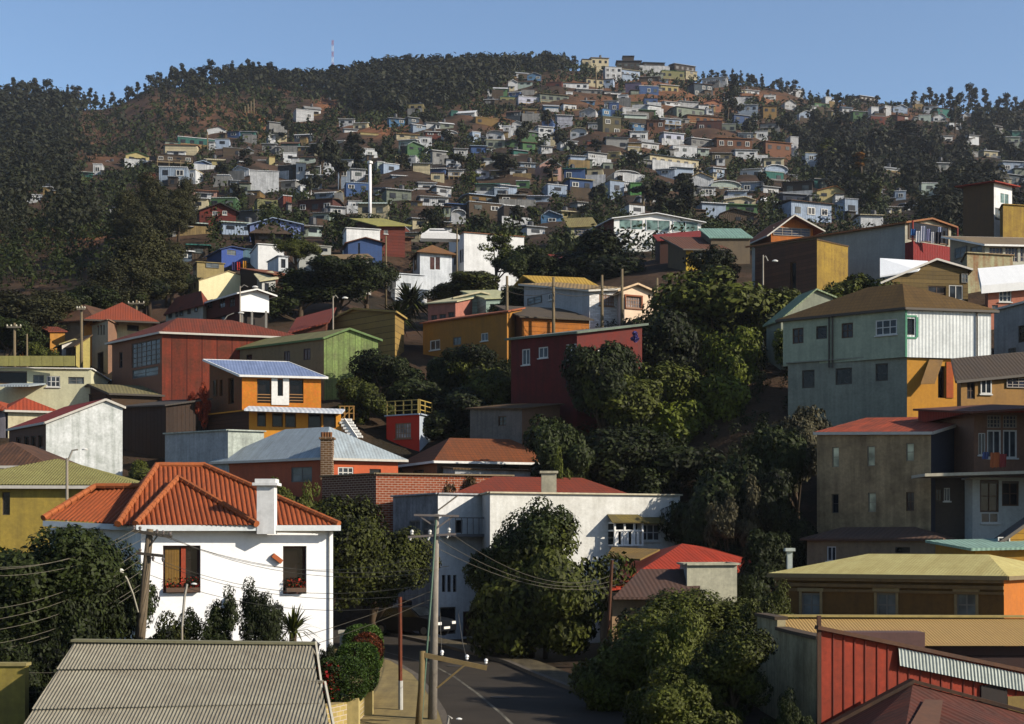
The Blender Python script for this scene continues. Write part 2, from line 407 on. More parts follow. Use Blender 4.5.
    def mk(fcs, m, nm):
        mb = MB()
        for fc, pr, hl in fcs: wall(mb, fc, zbot, pr, hl)
        return mb.build(nm, m, root, origin)
    fB1 = Face(Rp, Bp, -nL); fB2 = Face(Lp, Bp, -nR)
    # end walls away from the camera
    prB1 = [(0, pR[-1][1]), (fB1.W, (pB or pL)[-1][1] if k in ('shed',) else pR[-1][1])]
    if k == 'gableL': prB1 = list(pL)
    prB2 = [(0, pL[-1][1]), (fB2.W, prB1[-1][1])]
    if k == 'gableR': prB2 = [(0, zC), (Wr*roof[1], pR[1][1]), (Wr, pR[-1][1])]
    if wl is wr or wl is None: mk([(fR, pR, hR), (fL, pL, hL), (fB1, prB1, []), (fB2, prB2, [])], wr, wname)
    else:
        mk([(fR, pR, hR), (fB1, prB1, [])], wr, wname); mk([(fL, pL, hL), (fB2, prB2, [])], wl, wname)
    for fc, r, st, rec in todo: window(root, fc, r, st, origin, rec)
    if k == 'flat':
        ph = roof[1] if len(roof) > 1 else .25
        mb = MB(); mb.slab([ps(.02,.02,zC-ph), ps(Wr-.02,.02,zC-ph), ps(Wr-.02,Wl-.02,zC-ph), ps(.02,Wl-.02,zC-ph)], .1)
        mb.build('roof', rm or mat((120,112,105)), root, origin)
        mb = MB(); q = .22
        for a, b in ((ps(-.04,-.04,zC), ps(Wr+.04,-.04,zC)), (ps(-.04,-.04,zC), ps(-.04,Wl+.04,zC)), (ps(Wr+.04,-.04,zC), ps(Wr+.04,Wl+.04,zC)), (ps(-.04,Wl+.04,zC), ps(Wr+.04,Wl+.04,zC))):
            mb.bar(a+V((0,0,.03)), b+V((0,0,.03)), q, .08)
        mb.build('coping', trim or wr, root, origin)
    else:
        mb = MB()
        for p in planes:
            if corr:
                mb.corr([q+V((0,0,.02)) for q in p], corr, corr*.2)
            mb.slab(p if not corr else [q-V((0,0,.03)) for q in p], th)
        mb.build('roof', rm, root, origin)
        if trim:
            mb = MB()
            for p in planes:
                lo = sorted(p, key=lambda q: q.z)[:2]
                if abs(lo[0].z-lo[1].z) < .4 or k == 'shed':
                    e = [(p[i], p[(i+1) % len(p)]) for i in range(len(p))]
                    for a, b in e:
                        if k in ('gableR', 'gableL', 'shed') or (abs(a.z-lo[0].z) < .05 and abs(b.z-lo[0].z) < .05):
                            nn = V((0,0,-th*.8)); mb.bar(a+nn, b+nn, .1, .14)
            mb.build('fascia', trim, root, origin)
    return dict(fR=fR, fL=fL, origin=origin, zC=zC, zb=zb, zbot=zbot, ur=ur, ul=ul, nR=nR, nL=nL, Wr=Wr, Wl=Wl, C=Cp, R=Rp, L=Lp, ps=ps)
HOUSES = []
def HS(name, label, *bodies, cat='house', group=None, extra=None):
    """record a hand-described house; built after the ground is known"""
    HOUSES.append((name, label, cat, group, bodies, extra))
    for b in bodies:
        if b.get('free'): continue
        for key in ('C', 'R', 'L'):
            q = b.get(key)
            if q is None or q[0] < -200 or q[0] > 1250: continue
            z = (HY-b['base'])*b['C'][1]/F
            anchorz(q[0], q[1], z-.1)
def build_houses():
    for name, label, cat, group, bodies, extra in HOUSES:
        b0 = bodies[0]; Cp = P(b0['C'][0], HY, b0['C'][1]); o = V((Cp.x, Cp.y, (HY-b0['base'])*b0['C'][1]/F))
        root = empty(name, o, label, cat, group); info = []
        for b in bodies:
            kw = {k: v for k, v in b.items() if k != 'free'}
            info.append(body(root, origin=o, **kw))
        if extra: extra(root, info, o)
def B(L, C, R, eave, base, wl, wr=None, roof=('flat',), rm=None, win=(), **k):  # left walls often carry a darker tone, their shade put into the colour
    return dict(L=L, C=C, R=R, eave=eave, base=base, wl=wl, wr=wr or wl, roof=roof, rm=rm, win=win, **k)
def chimney(root, o, px, Y, ytop, ybot, wpx, m, cap=None, potm=None):
    w = wpx*Y/F; a = P(px, ytop, Y); b = P(px, ybot, Y); mb = MB()
    mb.box((a.x, Y+w/2, (a.z+b.z)/2), w, w, a.z-b.z)
    ch = mb.build('chimney', m, root, o)
    mb = MB(); mb.box((a.x, Y+w/2, a.z+.05), w+.18, w+.18, .12); mb.build('chimney_cap', cap or m, ch, o)
    return ch
# ------------------------------------------------------------------ the named houses
WHITE = mat((226,228,228), wear=.22, wearcol=(150,150,148)); WHITE2 = mat((214,220,226), wear=.3, wearcol=(130,136,142))
GREYW = mat((176,178,180), wear=.4, wearcol=(96,96,96))
CREAM = mat((222,212,176), wear=.3, wearcol=(140,128,96))
RUST = mat((150,62,44), 'corr', period=.2, wear=.45, wearcol=(92,52,44)); RUSTB = mat((112,74,58), 'corr', period=.2, wear=.6, wearcol=(70,50,44))
REDR = mat((176,52,36), 'corr', period=.2, wear=.3, wearcol=(120,50,40))
BRNR = mat((112,86,62), 'corr', period=.2, wear=.5, wearcol=(80,60,48)); OLVR = mat((150,140,84), 'corr', period=.25, wear=.4, wearcol=(110,90,60))
ZINC = mat((168,182,190), 'corr', period=.2, wear=.35, rough=.5, wearcol=(120,124,122)); TILE = mat((156,84,50), 'tile', period=.24, wear=.45, wearcol=(110,70,54))
TRIM = plain((196,192,182)); TRIMD = plain((70,62,56)); TRIMW = plain((228,228,224))

# --- bottom and left
HS('house', 'yellow-walled house under a mossy lime-green metal roof with two rust patches',
   B(None, (-70,62), (137,62.6), 484, 512, mat((196,168,84), wear=.4), roof=('hip',460,.9), rm=mat((158,156,88),'corr',period=.25,wear=.5,wearcol=(120,108,70)), corr=.13, depth=9, trim=TRIM, win=(('R',2,492,10,515,'dark'),)))
HS('house', 'low house with rusty brown corrugated roof peeking in at the left edge',
   B(None, (-60,72), (46,72), 464, 476, mat((150,120,100)), roof=('hip',444,1.0), rm=RUSTB, depth=9, trim=TRIM))
HS('house', 'whitewashed gable-end house with bright red roof slope and row of dark side windows',
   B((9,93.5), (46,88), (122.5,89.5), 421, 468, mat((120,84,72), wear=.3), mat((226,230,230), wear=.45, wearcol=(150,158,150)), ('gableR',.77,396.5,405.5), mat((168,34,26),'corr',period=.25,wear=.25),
     (('L',16,437,21,450),('L',24,436,29,449),('L',31,436,36,448),('L',38,435,43,448)), trim=TRIM, over=.12))
HS('house', 'cream house with orange-red hip roof behind the whitewashed gable-end house',
   B((-8,101), (8,98), (54,99), 408.5, 440, mat((110,104,112)), CREAM, ('hip',398,.9), mat((190,74,46),'corr',period=.25,wear=.3), (('L',1,425,5,438),), trim=TRIM))  # left wall greyed to stand for its shade; right one keeps the cream
HS('house', 'small orange-roofed house cut off by the left edge',
   B(None, (-30,98), (5,98), 408, 425, mat((120,116,124)), roof=('hip',402,1), rm=mat((190,80,50),'corr',period=.25), depth=6))
def modern_extra(root, info, o):
    i = info[0]; mb = MB()
    for k in range(7):
        a = P(-2+k*11, 366, 103.7); b = P(8.6+k*11, 366, 103.7); mb.pbox(a, b-a, V((0,.08,0)), V((0,0,.75)))
    mb.build('roof_screen', mat((178,172,96), wear=.3), root, o)
    mb = MB(); a = P(-5,385,101); b = P(29,385,101); mb.slab([a, b, b+V((0,6,.9)), a+V((0,6,.9))], .12); mb.build('porch_roof', ZINC, root, o)
HS('house', 'long flat-roofed cream modern house with yellow screen panels along its roof',
   B(None, (-40,104), (91,105), 367.5, 402, mat((214,212,176), wear=.25), roof=('flat',.2), trim=TRIMW, depth=8,
     win=(('R',-2,371,27,384,'hole'),('R',33,375,44,386,'grey'),('R',46.5,376,60,387,'white3'),('R',68,377,84,384,'grey'))), extra=modern_extra)
HS('house', 'villa with grey square tower, arched window and brick-red hip roof',
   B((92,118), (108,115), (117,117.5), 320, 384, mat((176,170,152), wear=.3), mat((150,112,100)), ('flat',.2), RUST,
     (('L',97.3,325,99,335,'slit'),('L',100.2,325,101.9,335,'slit'),('L',102.9,325,104.6,335,'slit'),('L',97,352,103.5,373,'dark'))),
   B((106,124), (113,118), (153,119.5), 319.5, 350, mat((212,206,190)), CREAM, ('flat',.2), RUST, (('R',127,325,139,331,'dark'),)),
   dict(B(None, (85,116), (158,117.5), 318.5, 319, RUST, RUST, ('hip',305.5,.95), mat((160,70,50),'corr',period=.2,wear=.3), over=.1, anc=False, trim=TRIMD, depth=9), free=True),
   B(None, (49,124), (94,122.5), 321, 350, mat((132,118,104)), roof=('hip',309,.8), rm=RUSTB, depth=9, over=.4),
   B(None, (84,118.4), (93,118.2), 321, 350, mat((224,146,62)), roof=('flat',.1), depth=3))
HS('house', 'brick-coloured corrugated hall with big many-paned side window and red hip roof',
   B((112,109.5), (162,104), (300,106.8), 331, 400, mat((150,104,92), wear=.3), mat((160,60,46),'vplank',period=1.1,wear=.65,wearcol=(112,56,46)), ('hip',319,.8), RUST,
     (('L',131.5,341,160,366,'multi'),('L',132,368,158,377,'grey'),('L',119,352,122.5,368,'slit')), trim=TRIM, over=.35))
HS('house', 'long house with peeling lime-green plank gable end',
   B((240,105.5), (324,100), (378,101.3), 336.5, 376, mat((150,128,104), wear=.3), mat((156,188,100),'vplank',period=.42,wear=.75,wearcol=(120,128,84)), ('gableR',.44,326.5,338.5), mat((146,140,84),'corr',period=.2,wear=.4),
     (('L',284,351,290,363,'shut'),('L',303.5,348.5,310.5,360,'shut'),('L',246,354.5,252,360,'dark')), over=.18, trim=mat((120,150,90))))
OSB = mat((250,150,30), 'osb', wear=.2, wearcol=(190,110,30)); OSB_SHADED = mat((150,92,56), 'osb', wear=.3)  # second colour is a browner copy for the shaded left wall
def orange_extra(root, info, o):
    i = info[0]; fR = i['fR']
    mb = MB(); u0, v0, u1, v1 = fR.rect(271.5,376.5,289,405)
    r = fR.rect(277.5,378.5,283,396)
    for a in ((u0,v0,r[0],v1),(r[2],v0,u1,v1),(r[0],v0,r[2],r[1]),(r[0],r[3],r[2],v1)): mb.pbox(fR.pt(a[0],a[1],.003), fR.u*(a[2]-a[0]), V((0,0,a[3]-a[1])), fR.n*.06)
    mb.build('white_panel', TRIMW, root, o)
    mb = MB()
    for x0, x1 in ((257,271),(289,303)):
        u0, v0, u1, v1 = fR.rect(x0,395,x1,401)
        for k in range(3): mb.pbox(fR.pt(u0, v0+(v1-v0)*k/2, -.04), fR.u*(u1-u0), V((0,0,.06)), fR.n*.05)
    mb.build('window_rail', plain((170,120,70)), root, o)
    a, b = P(244,409,90.4), P(342,412,92.0); mb = MB()
    up = V((0,1.6,.35)); mb.slab([a, b, b+up, a+up], .12); mb.build('porch_roof', mat((206,214,224),'corr',period=.3,wear=.2,rough=.5), root, o)
    mb = MB(); z = P(340,420,94).z
    for k in range(4):
        q = P(340+k*4.6, 420, 94); mb.bar(q, q+V((0,0,.95)), .07)
    for h in (.05, .45, .92):
        q = P(340,420,94)+V((0,0,h)); w = P(354.5,420,94)+V((0,0,h)); mb.bar(q, w, .06)
    mb.bar(P(340,420,94), P(354.5,420,94)+V((0,0,.92)), .05); mb.build('deck_railing', plain((190,140,80)), root, o)
    mb = MB()
    for k in range(7): mb.box(P(345+k*1.8, 420+k*2.8, 93.5-k*.15), .9, .5, .14)
    mb.bar(P(344,420,93.2), P(357,439,92.2), .08, .3); mb.build('stair', TRIMW, root, o)
HS('house', 'bright orange two-storey house under construction with blue sheet roof',
   B((209.5,97), (242,93), (321,94.3), 374.5, 412, OSB_SHADED, OSB, ('shed',376.5,360.5), mat((142,160,200),'corr',period=.2,wear=.4,rough=.5,wearcol=(110,126,160)),
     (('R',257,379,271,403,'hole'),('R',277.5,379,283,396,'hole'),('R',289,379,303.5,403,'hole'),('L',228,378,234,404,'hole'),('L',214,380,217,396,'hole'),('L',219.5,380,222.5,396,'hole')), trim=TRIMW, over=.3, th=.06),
   B((204,95.5), (249,91.8), (341,93.2), 410.5, 437, mat((92,56,40),'plank',period=.25), mat((246,164,40), wear=.15), ('flat',.05), None,
     (('R',257,412,266,426.5,'hole'),('R',272,412.5,283,427,'hole'),('R',285,413,296,427.5,'hole'),('R',308,413,321.5,428,'hole'),('R',323,413,336,428,'hole'))), extra=orange_extra)
HS('garden_wall', 'whitewashed retaining wall stepping up below the orange house',
   B((165,91), (228,88), (264,89), 430.5, 470, mat((172,180,186), wear=.4), mat((196,206,196), wear=.55), ('flat',.1)), cat='wall')  # one whitewash in two tones: bluish for the shaded face, lighter for the lit
HS('shed', 'dark brown timber shed with low lean-to roof beside the white retaining wall',
   B((121,96), (166,93), (207,95), 404.5, 470, mat((66,46,40),'vplank',period=.4,wear=.3), mat((60,42,36),'vplank',period=.3), ('shed',399,406.5), mat((74,68,62),'corr',period=.2), over=.25), cat='shed')
HS('house', 'brown timber house with olive-grey roof in front of the brick-coloured hall',
   B((70,107), (111,103), (170,104.5), 392, 412, mat((86,58,48),'plank',period=.22), mat((84,62,48)), ('gableL',.45,381), mat((132,124,84),'corr',period=.25,wear=.35), (('L',88,394,92,404,'brown'),), over=.3, trim=TRIMD))
def pink_extra(root, info, o):
    ch = chimney(root, o, 326.5, 83.6, 439, 480, 12, mat((130,92,60),'brick',wear=.4))
    mb = MB()
    for k in range(4): mb.lathe([(.09,0),(.11,.3),(.08,.32)], 8, tuple(P(322.5+k*2.7, 437.5, 83.9)))
    mb.build('chimney_pot', mat((150,96,64)), ch, o)
HS('house', 'salmon-pink house with silver hip roof and brick chimney',
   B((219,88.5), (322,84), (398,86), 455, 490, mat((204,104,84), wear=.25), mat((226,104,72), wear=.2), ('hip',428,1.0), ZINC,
     (('R',338,467,353.5,478,'white3'),('R',369.5,469,381,478,'dark'),('L',291,467,312,482,'grey')), over=.35, trim=TRIM), extra=pink_extra)
def cube_extra(root, info, o):
    i = info[0]; z = i['zC']; ps = i['ps']; mb = MB()
    for t in np.linspace(0, i['Wl'], 5): mb.bar(ps(.1,t,z), ps(.1,t,z+1.0), .08)
    for t in np.linspace(0, i['Wr'], 6): mb.bar(ps(t,.1,z), ps(t,.1,z+1.0), .08)
    for h in (.35, .68, 1.0):
        mb.bar(ps(.1,0,z+h), ps(.1,i['Wl'],z+h), .06); mb.bar(ps(0,.1,z+h), ps(i['Wr'],.1,z+h), .06)
    mb.build('deck_railing', plain((196,166,96)), root, o)
HS('house', 'vivid red cube house with wooden railing around its roof terrace',
   B((386.5,94.4), (419.5,93), (452,99.5), 414.5, 452, mat((226,44,22), wear=.12), mat((178,190,204), wear=.3), ('flat',.05), None, (('L',395,423,411,438.5,'barred'),)), extra=cube_extra)
HS('house', 'low house with terracotta tile roof and white gutter behind the brick wall',
   B((402,89.5), (437,84.5), (560,87), 459, 482, mat((178,116,92)), mat((84,70,66)), ('hip',438.5,.7), TILE, (('L',413,470,424,476),('R',500,464,520,472)), over=.35, trim=TRIMW))
HS('brick_building', 'bare red-brick block behind the white house with corner chimney',
   B((322,80.5), (376,77), (512,79.5), 474, 556, mat((120,72,54),'brick',wear=.3), mat((186,86,48),'brick',wear=.4), ('flat',.15), trim=mat((150,132,112))), cat='building')  # left brick colour darkened as the shaded face
HS('house', 'long plain pale-grey house with one dark window under the trees',
   B(None, (455,82), (615,85), 468, 500, GREYW, roof=('shed',473,466), rm=BRNR, depth=6, win=(('R',578,480,597,487,'dark'),), over=.15))
def white_c_extra(root, info, o):
    b = info[1]; fR = b['fR']
    # hip roof of rusty red tiles over the whole block
    chimney(root, o, 549, 73.5, 473, 494, 15, mat((196,190,164), wear=.4))
    # bay window with its own little roof
    u0, v0, u1, v1 = fR.rect(608,522,637,546); mb = MB(); d = .75
    q = .09
    for u in (u0, (u0*2+u1)/3, (u0+2*u1)/3, u1-q):
        mb.pbox(fR.pt(u, v0, d-q), fR.u*q, V((0,0,v1-v0)), fR.n*q)
    for vv in (v0, v0+.75, v1-q): mb.pbox(fR.pt(u0, vv, d-q-.01), fR.u*(u1-u0), V((0,0,q)), fR.n*(q+.02))
    for uu in (u0, u1-q):
        for vv in (v0, v0+.75, v1-q): mb.pbox(fR.pt(uu, vv, .003), fR.u*q, V((0,0,q)), fR.n*(d-q))
    for k in range(5): mb.pbox(fR.pt(u0+.1+(u1-u0-.2)*k/5, v0+q, d-.06), fR.u*.14, V((0,0,.66)), fR.n*.04)
    bay = mb.build('bay_window', TRIMW, root, o)
    g = MB(); g.face([fR.pt(u0, v0, .02), fR.pt(u1, v0, .02), fR.pt(u1, v1, .02), fR.pt(u0, v1, .02)]); g.build('pane', glass((30,34,36)), bay, o)
    mb = MB(); mb.slab([fR.pt(u0-.25,v1,1.0), fR.pt(u1+.25,v1,1.0), fR.pt(u1+.05,v1+.4,.01), fR.pt(u0-.05,v1+.4,.01)], .06); mb.build('bay_roof', mat((140,122,66),'tile',period=.2,wear=.5), bay, o)
    u0, v0, u1, v1 = fR.rect(637,519,665,524); mb = MB(); mb.slab([fR.pt(u0,v0+.05,.5), fR.pt(u1,v0+.05,.5), fR.pt(u1-.1,v1+.1,.01), fR.pt(u0+.1,v1+.1,.01)], .06); mb.build('window_canopy', mat((140,122,66),'tile',period=.2,wear=.5), root, o)
    u, v = fR.px(676, 508); _, vb = fR.px(676, 560); mb = MB(); mb.tube([fR.pt(u, v, .12), fR.pt(u, vb-3, .12)], .11, 8); mb.box(tuple(fR.pt(u, v+.1, .14)), .42, .3, .34)
    mb.build('drainpipe', mat((150,178,160), wear=.4), root, o)
    a = info[0]; mb = MB(); fa = a['fR']; u, v = fa.px(457, 497)
    mb.bar(fa.pt(*fa.px(438,510), .05), fa.pt(*fa.px(458,495), .05), .06); mb.build('diagonal_bar', TRIMD, root, o)  # dark bar laid diagonally across the upper wall
    mb = MB(); z = fa.px(462, 534)[1]
    u0, u1 = fa.px(440,530)[0], fa.px(487,530)[0]; mb.pbox(fa.pt(u0, z-.15, .003), fa.u*(u1-u0), V((0,0,.15)), fa.n*.9)
    for k in range(9):
        uu = u0+(u1-u0-.04)*k/8; mb.pbox(fa.pt(uu, z, .84), fa.u*.035, V((0,0,.8)), fa.n*.035)
    mb.pbox(fa.pt(u0, z+.8, .83), fa.u*(u1-u0), V((0,0,.05)), fa.n*.06); mb.build('balcony', plain((96,96,98)), root, o)
HS('house', 'big white street-corner house with rust-red roof, balcony and bay window',
   B((393,76.5), (438,72), (530,75.5), 494, 640, mat((150,152,156), wear=.5, wearcol=(92,92,94)), mat((212,214,214), wear=.3), ('flat',.3), mat((150,60,44),'tile',period=.25),  # left white wall toned down to grey for its shade
     (('L',409,520.5,420,537.5,'grey'),('L',422,520.5,434,537.5,'grey'),('R',455,520,463,533,'dark'),('R',442,575,445.5,592,'slit'),('R',447.5,575,451,592,'slit'),('R',453,575,456.5,592,'slit'),
      ('L',398,600,412,632,'brown'),('R',440,607,456,634,'dark'),('R',463,611,489,636,'shut')), trim=GREYW),
   B((482,73.5), (490,70.5), (680,74.5), 493, 640, mat((198,200,200), wear=.3), mat((218,219,214), wear=.3, wearcol=(170,168,158)), ('flat',.3), mat((150,60,44),'tile',period=.25),
     (('R',641,524,660,541,'white3'),('R',500,606,512,636,'brown'),('R',545,600,560,622,'dark'),('R',520,522,536,545,'white')), trim=mat((216,206,176))),
   dict(B((447,79.5), (455,74), (632,77.5), 492.5, 500, REDR, REDR, ('hip',477,.9), mat((160,64,46),'tile',period=.25,wear=.4), over=.0), free=True, anc=False), extra=white_c_extra)
def red_extra(root, info, o):
    mb = MB(); A, D, T_, Bk, Bk2 = P(611,588.5,60), P(764,567,65), P(682,543.5,67), P(622,560,75), P(770,556,76)
    mb.slab([A, D, T_], .1); mb.slab([A, T_, Bk], .1); mb.slab([D, Bk2, T_], .1); mb.slab([Bk2, Bk, T_], .1); mb.build('roof', mat((196,54,26),'corr',period=.2,wear=.35,wearcol=(140,44,30)), root, o)
    mb = MB(); mb.slab([P(613,597,56.5), P(700,597,57.2), P(700,569,59.6), P(641,569,59.2)], .1); mb.build('lean_to_roof', mat((88,62,58),'corr',period=.2,wear=.3), root, o)
    mb = MB(); mb.slab([P(606,557,66), P(640,559,64), P(660,549,68), P(612,547,69)], .08); mb.build('porch_roof', mat((150,118,66),'corr',period=.2), root, o)
HS('house', 'red-roofed house half hidden by bushes across the street',
   B((600,63.5), (616,60.6), (752,64), 590, 650, mat((150,124,104)), mat((172,140,116), wear=.3), ('flat',.1)),
   B((604,60), (612,57.3), (690,58), 597, 648, mat((150,124,104)), mat((176,142,118), wear=.35), ('flat',.1), None, (('R',618,615,626,635,'brown'),('R',650,612,662,632,'brown'))),
   B((680,61), (687,58), (737,58.6), 565, 640, GREYW, mat((186,184,160), wear=.45), ('flat',.2)), extra=red_extra)
# --- right foreground
def factory_extra(root, info, o):
    i = info[0]; f = i['fL']; mb = MB()
    for zz, d, h in ((.28,.22,.1),(.5,.15,.12),(.68,.08,.1)): mb.pbox(f.pt(0, i['zC']-zz, .003), f.u*f.W, V((0,0,h)), f.n*d)
    mb.build('cornice', mat((132,104,72), wear=.4), root, o)
    for x0, x1 in ((801,821),(876,897),(956,977)):
        mb = MB(); u0, v0, u1, v1 = f.rect(x0-1.5, 591.5, x1+1.5, 617)
        for a in ((u0,v0,u0+.09,v1),(u1-.09,v0,u1,v1)): mb.pbox(f.pt(a[0],a[1],.003), f.u*(a[2]-a[0]), V((0,0,a[3]-a[1])), f.n*.06)
        mb.pbox(f.pt(u0-.05,v1,.003), f.u*(u1-u0+.1), V((0,0,.13)), f.n*.09)
        mb.build('window_surround', mat((150,132,104)), root, o)
    chimney(root, o, 790, 52.5, 551, 578, 5, mat((186,196,190)))
HS('house', 'long ochre-brown house with cornice, tall sash windows and pale yellow-green roof',
   B((776,52), (1004,48), (1075,53), 575, 645, mat((124,88,42), wear=.4,wearcol=(88,64,38)), mat((220,124,24), wear=.3), ('hip',554,.55), mat((214,202,128),'corr',period=.11,wear=.35,wearcol=(176,156,100)),  # shaded front gets dark ochre, sunlit end wall a brighter orange
     (('L',801,593,821,617,'grey'),('L',876,593,897,617,'grey'),('L',956,593,977,617,'grey')), over=.2, trim=plain((128,110,84))), extra=factory_extra)
HS('house', 'weathered brown stucco building with six small windows and red lean-to roof',
   B((817,71), (931,67), (977,71.5), 431.5, 560, mat((194,166,138), wear=.5, wearcol=(124,104,86)), mat((56,60,76), wear=.4), ('shed',417,432), mat((212,84,48),'corr',period=.25,wear=.5,wearcol=(130,60,44)),  # right wall painted dark blue to stand for its shade
     (('L',832,447,839,467,'pale'),('L',867,446,875,466,'pale'),('L',906,443,914,461,'pale'),('L',831.5,494,838.5,513,'slit'),('L',868,492.5,876,512,'pale'),('L',906,492,914,511,'brown')), over=.12, trim=TRIM),
   B((807,68.5), (938,64.5), (950,67), 537, 600, mat((158,134,116), wear=.35), mat((120,100,90)), ('hip',527,1), mat((112,84,76),'corr',period=.25,wear=.4), (('L',827,546.5,836,561,'white'),('L',895,547,910,553,'dark')), over=.3))
def teal_extra(root, info, o):
    i = info[1]; fL, fR = i['fL'], i['fR']; mb = MB()
    for f, x in ((fL, 829.5), (fL, 833), (fR, 976.5)):
        u, z = f.px(x, 312); mb.tube([f.pt(u, i['zC']-.1, .08), f.pt(u, i['zb']+(0 if f is fR else -.3), .08)], .05, 6)
    mb.build('drainpipe', TRIMD, root, o)
    mb = MB(); u0, v0, u1, v1 = fR.rect(905.5, 317, 916.5, 337)
    mb.pbox(fR.pt(0.0, i['zb'], .004), fR.u*.12, V((0,0,i['zC']-i['zb'])), fR.n*.05)
    for a in ((u1-.05,v0,u1+.1,v1),(u0,v1,u1,v1+.1),(u0,v0-.1,u1,v0)): mb.pbox(fR.pt(a[0],a[1],.004), fR.u*(a[2]-a[0]), V((0,0,a[3]-a[1])), fR.n*.04)
    mb.build('corner_trim', mat((96,176,140)), root, o)
    j = info[0]; f = j['fR']; mb = MB()
    a, z = f.px(930, 357); b, zl = f.px(914, 385)
    mb.slab([f.pt(b, zl, .8), f.pt(b+.9, zl+.05, .8), f.pt(a+.9, z, .02), f.pt(a, z, .02)], .05); mb.build('awning', mat((150,112,70)), root, o)
    mb = MB(); u0, v0, u1, v1 = f.rect(946, 362, 953, 398); mb.pbox(f.pt(u0,v0,.004), f.u*(u1-u0), V((0,0,v1-v0)), f.n*.05); mb.build('door', mat((206,92,30)), root, o)
HS('house', 'big two-storey teal-grey house with brown tile roof and white corrugated side',
   B((788,87.2), (907,83.2), (984,84.3), 355, 424, mat((150,154,138), wear=.35, wearcol=(108,110,100)), mat((226,158,40), wear=.25), ('flat',.1), None,
     (('L',802,370,814.5,388,'dark'),('L',835.5,368,852,384.5,'dark'),('L',875.5,363.5,888,381,'dark'),('R',938,366,945,398,'hole')), trim=mat((150,154,138))),
   dict(B((783,87.5), (905,83), (991,84.1), 306, 357, mat((176,186,160), wear=.3, wearcol=(124,132,116)), mat((224,230,230),'corr',period=.22,wear=.28,wearcol=(160,166,166)), ('hip',285.5,1.0), mat((122,92,52),'tile',period=.24,wear=.45,wearcol=(92,70,44)),
     (('L',792.5,328,803.5,343.5,'brown'),('L',816,326,827,339,'dark'),('L',841.5,323,853,338,'brown'),('L',875.5,319.5,897,335,'white3'),('R',905.8,318.5,914.5,335,'dark')), over=.25, trim=TRIMD, anc=False), free=True), extra=teal_extra)
# --- right middle
def veranda_extra(root, info, o):
    mb = MB()
    a, b = P(925,476.5,64.6), P(1050,473,64.6); mb.pbox(a, b-a, V((0,2.2,0)), V((0,0,.14))); mb.build('balcony_slab', mat((196,190,170), wear=.3), root, o)
HS('house', 'shadowed two-storey house with big white-mullioned veranda windows and balcony slab',
   B(None, (974,67), (1045,67.4), 411, 478, mat((150,110,100)), roof=('flat',.1), depth=6, win=(('R',987,415,1001,428,'multi2'),('R',1003,415,1017,428,'multi2'),('R',987,430,1001,458,'white'),('R',1003,430,1017,458,'white'),('R',978.5,433,985.5,455,'white'))),
   B(None, (934,67.4), (973,67.2), 478, 555, mat((84,72,66), wear=.5), roof=('flat',.1), depth=4, win=(('R',936,489,942,501,'brown'),('R',944,488,950,501,'white'))),
   B(None, (972.5,66.4), (1045,66.8), 479, 555, mat((190,194,190), wear=.25), roof=('flat',.1), depth=4, win=(('R',980,480,999,512,'brown'),('R',1002,481,1019,506,'brown'),('R',981,512.5,999,523,'white'))),
   dict(B(None, (973,65.6), (1050,66), 411.5, 412, REDR, roof=('shed',407,409), rm=mat((120,62,48),'corr',period=.12,wear=.5), depth=6.5, over=.2), free=True, anc=False), extra=veranda_extra)
HS('house', 'mustard-yellow gable house rising at the right edge below the veranda house',
   B((978,60), (985,57), (1075,58), 551, 600, mat((180,130,30)), mat((204,150,28),'plank',period=.25,wear=.2), ('gableR',.62,511,540), mat((84,76,70),'corr',period=.25), (('R',997,537,1009,549,'white'),), over=.2, trim=TRIMD))
HS('shed', 'small shed with pale teal sheet roof below the mustard gable house',
   B(None, (975,54.5), (1060,55), 548, 575, mat((190,140,50)), roof=('shed',546,541), rm=mat((140,176,160),'corr',period=.2,wear=.3), depth=3.5), cat='shed')
HS('house', 'tan house with dark eaves and three windows above the veranda house',
   B((957,79), (961,76), (1050,77), 378.5, 420, mat((150,112,84)), mat((182,136,84), wear=.3), ('shed',370,360), mat((84,70,62),'corr',period=.2), (('R',967,382,975,399,'brown'),('R',980,379,991,394,'white'),('R',1006,378,1030,388,'multi2')), over=.3, trim=TRIMD))
HS('house', 'plain grey house with dark window and lean-to roof beside the teal-grey house',
   B((994,90), (1045,86), (1075,89), 296, 370, mat((158,160,158), wear=.4), roof=('shed',296,309), rm=mat((180,176,150),'corr',period=.2), win=(('L',1018,325,1030,342,'dark'),('L',1008,348,1016,358,'grey')), over=.15, trim=TRIM))
HS('house', 'dusty-pink house under a sweeping white roof edge',
   B((985,100), (988,97), (1070,97.5), 283, 312, mat((176,110,100)), mat((196,120,110), wear=.25), ('shed',276,270), mat((236,238,238), wear=.1), (('R',999,290,1011.5,302,'white3'),('R',992,305,998,312,'grey')), over=.5, th=.55))
def olive_extra(root, info, o):
    mb = MB(); mb.slab([P(880,258,103.5), P(928,261,103.5), P(918,270,101.5), P(880,276,101.5)], .1); mb.build('side_roof', mat((230,234,238), wear=.1), root, o)
HS('house', 'olive-brown timber house with curved roof edge and curtained windows behind the teal-grey house',
   B((880,104), (884,101.5), (968,102.5), 281, 330, mat((110,90,56),'plank',period=.3), mat((134,110,70),'plank',period=.3,wear=.35), ('gableR',.62,257,268), mat((100,80,62),'corr',period=.25),
     (('R',928,286,946,300,'brown'),('R',949,285,963,300,'white'),('R',961,274,975,283,'grey')), over=.3, trim=TRIM), extra=olive_extra)
